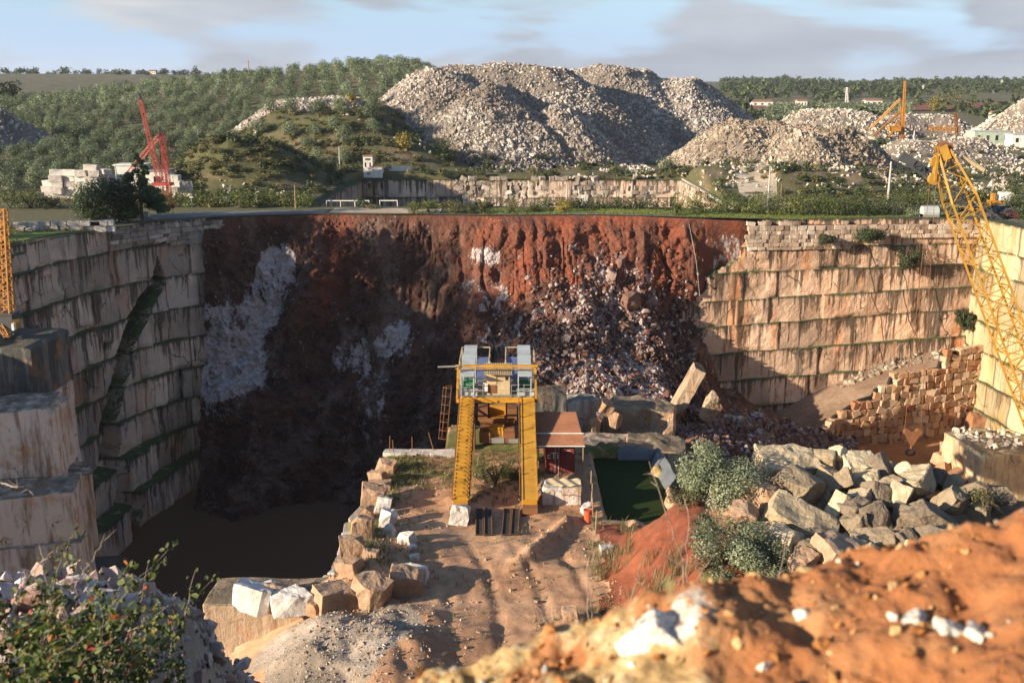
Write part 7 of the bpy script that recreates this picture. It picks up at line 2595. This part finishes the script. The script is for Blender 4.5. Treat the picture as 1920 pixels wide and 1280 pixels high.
# ------------------------------------------------------------------ bramble thicket at the lower left
def bramble(cx, cy, Y, w, h, ns, nl, seed, label, extra=()):
    rg = np.random.default_rng(seed)
    c = P(cx, cy, Y=Y)
    gz = float(near_z(np.array([c[0]]), np.array([Y]))[0])
    root = empty('bramble_bush', (c[0], Y, min(gz, c[2])), label, 'bush')
    mb = MB()
    L = []
    for k in range(ns):
        b = np.array([c[0] + rg.normal(0, w * .3), Y + rg.normal(0, .35), min(gz, c[2] - h * .7)])
        e = np.array([c[0] + rg.uniform(-w, w) + .25 * w, Y + rg.normal(0, .5), c[2] + h * rg.uniform(-.4, .75)])
        m = (b + e) / 2 + np.array([rg.normal(0, .12), rg.normal(0, .1), rg.uniform(.1, .35)])
        t = np.linspace(0, 1, 14)[:, None]
        C = b * (1 - t) ** 2 + 2 * m * t * (1 - t) + e * t ** 2 + rg.normal(0, .008, (14, 3))
        mb.tube(C, np.linspace(.0055, .0018, 14), 5)
        L.append(C)
    for pts in extra:
        W = np.array([P(a, b_, Y=Y + rg.normal(0, .1)) for a, b_ in pts])
        d = np.concatenate([[0], np.cumsum(np.linalg.norm(np.diff(W, axis=0), axis=1))])
        s = np.linspace(0, d[-1], 14)
        C = np.stack([np.interp(s, d, W[:, i]) for i in range(3)], -1) + rg.normal(0, .006, (14, 3))
        mb.tube(C, np.linspace(.005, .0018, 14), 5)
        for j in range(8):
            i = int(rg.integers(2, 13))
            dd = rg.normal(size=3)
            mb.tube([C[i], C[i] + dd / np.linalg.norm(dd) * rg.uniform(.03, .12)], [.002, .0008], 4)
    V = np.concatenate(mb.v) - world_loc(root)
    mk('stems', V, [np.concatenate(mb.f3), np.concatenate(mb.f4)], M['twig'], attrs={'tint': np.full(len(V), .5)}, parent=root)
    A = np.concatenate(L)
    i = rg.integers(0, len(A), nl)
    pos = A[i] + rg.normal(0, .028, (nl, 3))
    nrm = rg.normal(size=(nl, 3)) + np.array([-.5, -.3, .8])
    nrm /= np.linalg.norm(nrm, axis=1, keepdims=True)
    t1 = np.cross(nrm, rg.normal(size=(nl, 3)))
    t1 /= np.linalg.norm(t1, axis=1, keepdims=True)
    t2 = np.cross(nrm, t1)
    s = .022 * rg.uniform(.5, 1.6, nl)[:, None]
    # each leaf: six points folded along the midrib
    pts = [-1.0 * t1, -.35 * t1 - .6 * t2 + .12 * nrm, .4 * t1 - .5 * t2 + .1 * nrm, 1.1 * t1 - .05 * nrm, .4 * t1 + .5 * t2 + .1 * nrm, -.35 * t1 + .6 * t2 + .12 * nrm]
    V = np.stack([pos + p_ * s for p_ in pts], 1).reshape(-1, 3) - world_loc(root)
    b = np.arange(nl)[:, None] * 6
    tint = np.repeat(np.where(rg.random(nl) < .035, rg.uniform(.88, 1, nl), np.clip(rg.normal(.48, .2, nl), 0, .86)), 6)
    mk('leaves', V, [b + np.array([[0, 1, 2, 3]]), b + np.array([[0, 3, 4, 5]])], M['bramble'], attrs={'tint': tint}, parent=root)


bramble(70, 1185, 5.6, .48, .42, 34, 2700, 301, 'bramble thicket with a few red leaves at the lower left corner', [[(30, 1120), (65, 1068), (100, 1035), (135, 1009)], [(130, 1110), (155, 1079), (187, 1025), (214, 994)], [(0, 905), (40, 915), (82, 925)]])
bramble(190, 1215, 6.2, .46, .36, 30, 1900, 302, 'bramble thicket with a leafy shoot reaching over the dark water')
bramble(40, 1260, 4.8, .55, .25, 22, 1700, 303, 'darker green bramble low in the lower left corner')
bramble(285, 1190, 6.2, .14, .20, 10, 420, 304, 'single leafy bramble shoot against the dark water', [[(205, 1200), (273, 1165), (316, 1133), (329, 1111)]])
bramble(120, 1120, 7.0, .5, .22, 14, 260, 305, 'thin half bare bramble above the thicket at the lower left')

# ------------------------------------------------------------------ block stacks on the left
G3 = 'white marble blocks stacked in the yard at the left'
rng = np.random.default_rng(110)
proto_b = [cut_block(800 + k, (2.3, 1.5, 1.05), 3, 1, .05, keep=(.85, .97)) for k in range(6)]
for k in range(6):
    proto_b[k] = mk('marble_block', proto_b[k][0], [proto_b[k][1]], M['rock_block'], attrs={'tint': np.full(len(proto_b[k][0]), .35 + .12 * k)})
usedb = [False] * 6
names = ['first stack from the left', 'second stack from the left', 'third stack from the left', 'fourth stack from the left', 'fifth stack, the tallest', 'sixth stack, before the white shed', 'stack half hidden by the conifer', 'stack right behind the red mast', 'last stack at the right end']
for sidx, (px, py, nlev) in enumerate([(98, 378, 3), (112, 378, 5), (136, 378, 5), (158, 376, 5), (180, 374, 6), (203, 374, 5), (228, 372, 4), (330, 378, 4), (350, 382, 3)]):
    p = P(px, py, Y=174 + rng.uniform(-2, 2))
    z0 = float(terrain(np.array([p[0]]), np.array([p[1]]))[0])
    for lv in range(nlev):
        v = int(rng.integers(6))
        o = proto_b[v] if not usedb[v] else proto_b[v].copy()
        if usedb[v]:
            COL.objects.link(o)
        usedb[v] = True
        o.location = (p[0] + rng.normal(0, .2), p[1] + rng.normal(0, .2), z0 + .45 + lv * .98)
        o.rotation_euler = (rng.normal(0, .03), rng.normal(0, .05), rng.normal(0, .12) + math.pi * (v % 2))
        o.scale = (rng.uniform(.8, 1.05), 1, rng.uniform(.92, 1.05))
        tag(o, 'rough white marble block in the ' + names[sidx], 'block', G3 + ', ' + names[sidx])
for k, (px, py, w, lab) in enumerate([(405, 372, 1.6, 'lone white block behind the hedge on the left'), (380, 377, 1.7, 'low white block lying left of the lone white one'), (1097, 383, .9, 'white tent shaped stone standing on the rim before the second quarry')]):
    p = P(px, py, Y=164)
    z0 = float(terrain(np.array([p[0]]), np.array([158.0]))[0])
    rock('marble_block', 0, 0, 0, (w, 1.2, 1.5 if k != 1 else .8) if k < 2 else (1.0, .8, 2.0), 840 + k, M['rock_block'], lab, 'block', at=(p[0] * .97, 160.3 if k == 2 else 163, z0 + (.6 if k < 2 else .9)), cuts=3 if k < 2 else 6, tint=.9, sub=1)

# ------------------------------------------------------------------ poles, tower, houses, cars
def pole(px, py_top, py_bot, Y, label, mat='concrete', r=.14, arm=True, cat='pole'):
    a = P(px, py_bot, Y=Y)
    z0 = float(terrain(np.array([a[0]]), np.array([Y]))[0])
    b = P(px, py_top, Y=Y)
    root = empty('utility_pole', (a[0], Y, z0), label, cat, 'utility poles standing about the quarries')
    part(MB().tube([(a[0], Y, z0 - .5), (a[0], Y, (z0 + b[2]) / 2), (a[0], Y, b[2])], [r * 1.3, r, r * .75], 8), 'shaft', M[mat], root)
    if arm:
        s_ = max(.5, r * 5)
        part(MB().bar((a[0] - s_, Y, b[2] - .5), (a[0] + s_, Y, b[2] - .5), .1), 'crossarm', M[mat], root)
        mb = MB()
        for x in (-s_, 0, s_):
            mb.lathe((a[0] + x, Y, b[2] - .45), [(0, 0), (.06, 0), (.09, .08), (.05, .16), (0, .18)], 8)
        part(mb, 'insulators', M['white'], root)


pole(1440, 311, 383, 166, 'concrete pole before the lower rubble heap, behind the hedge', arm=False)
pole(1463, 345, 385, 163, 'thin pole right of the concrete one before the lower rubble heap', 'wood', .07, False)
pole(1665, 303, 372, 172, 'pale concrete pole left of the dark boom', r=.2, arm=False)
pole(638, 275, 330, 222, 'concrete pole left of the white tower', arm=False)
pole(555, 347, 400, 158, 'dark wooden pole on the road edge at the left', 'wood', .1, False)
pole(374, 244, 290, 260, 'pole standing among the olives right of the red derrick', r=.16)
pole(467, 114, 141, 452, 'power pole with crossarm on the crest of the olive hill', 'wood', .22)
pole(213, 330, 415, 146, 'dark pole in front of the dark trees on the rim', 'wood', .11, False)
pole(221, 310, 360, 168, 'grey pole among the block stacks', 'concrete', .12, False)
pole(1063, 347, 385, 159.5, 'grey pole before the wall of the second quarry', 'concrete', .1, False)
pole(1713, 245, 262, 398, 'pale pole right of the far yellow derrick', 'white', .2, False)
pole(56, 343, 372, 178, 'short pole at the edge of the grove on the far left', 'wood', .1, False)
for k, (px, yt, yb, Y) in enumerate([(1588, 164, 188, 900), (1731, 158, 172, 1300), (1879, 150, 162, 1500)]):
    a, b = P(px, yb, Y=Y), P(px, yt, Y=Y)
    z0 = float(terrain(np.array([a[0]]), np.array([float(Y)]))[0])
    a[2] = z0
    root = empty('pylon', tuple(a), ['white lattice pylon above the young olive rows', 'faint pylon on the wooded hill behind the far derrick', 'faint pylon on the skyline at the far right'][k], 'pylon')
    part(MB().lattice(a, b, 2.4, .8, 6, .28, .18), 'tower', M['white'], root)
    mb = MB()
    for f in (.72, .84, .95):
        c = a + (b - a) * f
        mb.bar(c - [2.6, 0, 0], c + [2.6, 0, 0], .3)
    part(mb, 'crossarms', M['white'], root)

# white tower with annex
a = P(691, 337, Y=217.5)
z0 = -18.1
tx = a[0]
tw = empty('white_tower', (tx, 218, z0), 'small white transformer tower with a low annex on the edge of the second quarry', 'tower')
hh = P(691, 293, Y=217.5)[2] - z0
part(MB().box((tx, 218.3, z0 + hh / 2), (2.0, 2.0, hh)), 'tower_wall', M['plaster'], tw)
part(MB().box((tx, 218.3, z0 + hh + .08), (2.35, 2.35, .22)), 'tower_roof', M['tile'], tw)
part(MB().box((tx, 217.28, z0 + hh * .86), (1.1, .06, .34)), 'vent', M['dark'], tw)
for x in (-.55, .45):
    part(MB().box((tx + x, 217.28, z0 + hh * .60), (.24, .06, .95)), 'window', M['glass'], tw)
part(MB().box((tx + 2.0, 218.0, z0 + 1.15), (2.2, 2.6, 2.3)), 'annex_wall', M['plaster'], tw)
part(MB().box((tx + 2.0, 218.0, z0 + 2.4), (2.5, 2.9, .16), rot=Euler((.06, .05, 0))), 'annex_roof', M['tile'], tw)
part(MB().box((tx + .1, 217.26, z0 + .9), (.6, .06, .6)), 'meter_box', M['greysteel'], tw)
mb = MB().box((tx + 6.2, 221.5, z0 + 1.0), (6.0, .35, 2.2))
tag(mb.build('garden_wall', M['plaster'], loc=(tx + 6.2, 221.5, z0)), 'stained white garden wall right of the white tower', 'wall')


def house(px, py, Y, w, h, d, label, wall='plaster', roof='tile', name='house', z=None, gable=True, nwin=3):
    a = P(px, py, Y=Y)
    z0 = float(terrain(np.array([a[0]]), np.array([float(Y)]))[0]) if z is None else z
    root = empty(name, (a[0], Y, z0), label, 'house' if name == 'house' else 'shed')
    part(MB().box((a[0], Y, z0 + h / 2), (w, d, h)), 'wall', M[wall], root)
    if gable:
        rh = d * .22
        V = np.array([(-w / 2 - .3, -d / 2 - .4, h), (w / 2 + .3, -d / 2 - .4, h), (w / 2 + .3, d / 2 + .4, h), (-w / 2 - .3, d / 2 + .4, h), (-w / 2 - .3, 0, h + rh), (w / 2 + .3, 0, h + rh)]) + [a[0], Y, z0 + .02]
        part(MB().add(V, tris=[[0, 4, 3], [1, 2, 5]], quads=[[0, 1, 5, 4], [2, 3, 4, 5], [0, 3, 2, 1]]), 'roof', M[roof], root)
    else:
        part(MB().box((a[0], Y, z0 + h + .12), (w + .5, d + .5, .22)), 'roof', M[roof], root)
    for k in range(nwin):
        x = a[0] + w * ((k + .5) / nwin - .5)
        part(MB().box((x, Y - d / 2 - .02, z0 + h * .55), (w / nwin * .3, .08, h * .36)), 'window', M['glass'], root)


house(250, 335, 188, 5.0, 4.6, 4.0, 'white shed behind the block stacks on the left', name='shed', gable=False, roof='white', nwin=1)
house(302, 340, 188, 4.2, 3.6, 4.0, 'grey white shed behind the red mast', name='shed', gable=False, roof='greysteel', nwin=1)
house(1852, 254, 398, 14, 5.2, 8, 'long pale green shed below the cream white cone', 'teal', 'pale_metal', 'shed', gable=False, nwin=4)
house(1910, 250, 385, 7, 4.5, 6, 'white workshop at the right edge under the cream white cone', 'white', 'pale_metal', 'shed', gable=False, nwin=2)
house(1428, 183, 850, 17, 4, 8, 'long white farmhouse at the left end of the far plain')
house(1503, 183, 840, 8, 5, 7, 'white house above the young olive rows')
house(1637, 180, 870, 14, 4, 8, 'white farmhouse with outbuildings above the country road')
house(1542, 207, 640, 8, 4.5, 7, 'small white cottage below the young olive rows')
house(1676, 214, 620, 9, 3.5, 7, 'white house behind the far yellow derrick')
house(1873, 207, 640, 9, 3.5, 7, 'white house left of the top of the cream white cone')
house(36, 166, 640, 6, 3, 5, 'tiny white hut above the grove at the far left')
house(288, 143, 1350, 9, 4, 8, 'white house on the far ridge at the left')
# winch housing on the rim
p = P(1742, 405, Y=153.2)
wz = float(terrain(np.array([p[0]]), np.array([153.2]))[0])
wh = empty('winch_housing', (p[0], 153.2, wz), 'grey domed winch housing on the grass at the top of the beige face', 'winch')
part(MB().bar((p[0] - 1.2, 153.2, wz + .95), (p[0] + 1.2, 153.2, wz + .95), 1.8, 1.8, k=14), 'drum_cover', M['pale_metal'], wh)
part(MB().box((p[0], 153.2, wz + .3), (2.4, 1.9, .6)), 'base', M['greysteel'], wh)
part(MB().box((p[0] + 1.3, 153.2, wz + .9), (.3, 1.2, 1.5)), 'side_plate', M['steel'], wh)


def car(px, py, Y, rz, mat, label):
    p = P(px, py, Y=Y)
    z0 = float(terrain(np.array([p[0]]), np.array([float(Y)]))[0]) + .05
    root = empty('parked_car', (p[0], Y, z0), label, 'car', 'cars parked on the right', rz)

    def loft(secs):
        V = np.concatenate([np.array([(x, -w / 2, zb), (x, w / 2, zb), (x, w / 2 * tw_, zt_), (x, -w / 2 * tw_, zt_)]) for x, w, zb, zt_, tw_ in secs])
        n_ = len(secs)
        Q = [[4 * i + j, 4 * i + (j + 1) % 4, 4 * i + 4 + (j + 1) % 4, 4 * i + 4 + j] for i in range(n_ - 1) for j in range(4)] + [[3, 2, 1, 0], [4 * n_ - 4, 4 * n_ - 3, 4 * n_ - 2, 4 * n_ - 1]]
        return V, np.array(Q)
    V, Q = loft([(-2.05, 1.5, .4, .75, .95), (-1.9, 1.66, .28, .88, .96), (-1.0, 1.7, .24, .95, .95), (.7, 1.7, .24, .95, .95), (1.5, 1.68, .26, .88, .94), (2.0, 1.5, .35, .7, .94)])
    mk('body', V, [Q], mat, attrs={'tint': np.full(len(V), .5)}, parent=root)
    V, Q = loft([(-1.75, 1.5, .9, .95, .9), (-1.25, 1.56, .9, 1.38, .78), (.1, 1.56, .9, 1.42, .78), (1.0, 1.5, .9, .95, .9)])
    gl_ = mk('windows', V, [Q], M['glass'], attrs={'tint': np.full(len(V), .5)}, parent=root)
    V, Q = loft([(-1.3, 1.25, 1.36, 1.44, .9), (.15, 1.25, 1.39, 1.47, .9)])
    mk('car_roof', V, [Q], mat, attrs={'tint': np.full(len(V), .5)}, parent=root)
    for x in (-1.3, 1.3):
        for y_ in (-.78, .78):
            m_ = MB().bar((x, y_ - .1, .31), (x, y_ + .1, .31), .62, .62, k=14)
            w_ = mk('wheel', np.concatenate(m_.v), [np.concatenate(m_.f3), np.concatenate(m_.f4)], M['rubber'], attrs={'tint': np.concatenate(m_.t)}, parent=root)
    for y_ in (-.55, .55):
        m_ = MB().box((2.0, y_, .62), (.08, .3, .14))
        mk('headlight', np.concatenate(m_.v), [np.concatenate(m_.f4)], M['white'], attrs={'tint': np.concatenate(m_.t)}, parent=root)


car(1883, 405, 157, .15, M['car_dark'], 'dark parked car, the left one of the two at the right edge')
car(1902, 411, 152.5, -.1, M['car_red'], 'maroon parked car, the right one of the two at the right edge')
# orange machine with a white box
p = P(1872, 398, Y=165)
z0 = float(terrain(np.array([p[0]]), np.array([165.0]))[0])
om = empty('site_machine', (p[0], 165, z0), 'orange machine with a raised white box behind the parked cars', 'machine')
part(MB().box((p[0] - .6, 165, z0 + .9), (2.4, 1.6, 1.2)).box((p[0] - 1.2, 165, z0 + 2.0), (.5, .8, 1.3)), 'chassis', M['orange'], om)
part(MB().box((p[0] + .6, 165, z0 + 2.1), (1.6, 1.2, 1.5)), 'white_box', M['white'], om)
for x in (-1.3, .3):
    part(MB().bar((p[0] + x, 164.1, z0 + .4), (p[0] + x, 164.4, z0 + .4), .8, .8, k=12), 'wheel', M['rubber'], om)
# guard rails, lamp and sign on the road
for k, (p0, p1, Y, lab) in enumerate([(612, 692, 160.6, 'white pipe railing on the road edge left of the middle'), (712, 745, 160.8, 'short white railing piece left of the clipped shrubs'), (1868, 1912, 176, 'white railing on the road at the far right')]):
    a, b = P(p0, 384, Y=Y), P(p1, 384, Y=Y)
    z0 = float(terrain(np.array([(a[0] + b[0]) / 2]), np.array([Y - (1.5 if k < 2 else 0)]))[0])
    root = empty('guard_rail', ((a[0] + b[0]) / 2, Y, z0), lab, 'railing')
    m_ = max(2, int((b[0] - a[0]) / 2.2) + 1)
    for x in np.linspace(a[0], b[0], m_):
        part(MB().bar((x, Y, z0 - .6), (x, Y, z0 + 1.0), .11), 'post', M['white'], root)
    part(MB().bar((a[0], Y, z0 + .95), (b[0], Y, z0 + .95), .12, .14), 'rail', M['white'], root)
p = P(323, 408, Y=148.0)
sg = empty('road_sign', (p[0], 148.6, -18), 'round road sign on a thin post at the broken road', 'sign')
part(MB().bar((p[0], 148.6, -18), (p[0], 148.6, -16.4), .07), 'post', M['greysteel'], sg)
part(MB().bar((p[0], 148.54, -16.6), (p[0], 148.58, -16.6), .75, .75, k=18), 'sign_plate', M['container'], sg)
p = P(360, 408, Y=151.0)
lm = empty('street_lamp', (p[0], 151.5, -18), 'small lamp post on the far side of the broken road', 'lamp')
part(MB().tube([(p[0], 151.5, -18), (p[0], 151.5, -15.6)], [.06, .05], 7), 'post', M['greysteel'], lm)
part(MB().box((p[0], 151.4, -15.55), (.5, .3, .14)), 'lamp_head', M['white'], lm)
for k, (px, lab) in enumerate([(245, 'white box at the foot of the conifer beside the road'), (277, 'small white box right of the conifer trunk')]):
    p = P(px, 412, Y=146.5)
    bx = empty('meter_box', (p[0], 146.3, -18), lab, 'box')
    part(MB().box((p[0], 146.3, -17.5), (.9 - .3 * k, .5, 1.1 - .3 * k)), 'housing', M['white'], bx)
    part(MB().box((p[0], 146.3, -16.92 - .3 * k), (1.0 - .3 * k, .6, .07)), 'lid', M['greysteel'], bx)
# small wooden ladder pole lying on the slide rope
a, b = P(1292, 420, Y=146.0), P(1312, 555, Y=142.5)
tag(MB().tube([a, (a + b) / 2 + [.2, -.3, 0], b], .03, 5).build('rope', M['concrete'], loc=a), 'pale rope hanging down the red earth left of the beige face', 'rope')

# ------------------------------------------------------------------ air
hm = bpy.data.materials.new('thin_haze')
hm.use_nodes = True
hm.node_tree.nodes.clear()
pv = hm.node_tree.nodes.new('ShaderNodeVolumePrincipled')
pv.inputs['Color'].default_value = (0.78, 0.86, 1.0, 1)
pv.inputs['Density'].default_value = 0.00007
pv.inputs['Anisotropy'].default_value = 0.2
ho = hm.node_tree.nodes.new('ShaderNodeOutputMaterial')
hm.node_tree.links.new(pv.outputs[0], ho.inputs['Volume'])
hz_o = MB().box((0, 2600, 20), (13000, 5800, 230)).build('haze', hm)
hz_o.visible_shadow = True
tag(hz_o, 'thin bluish haze in the air over the far hills', 'haze', kind='stuff')
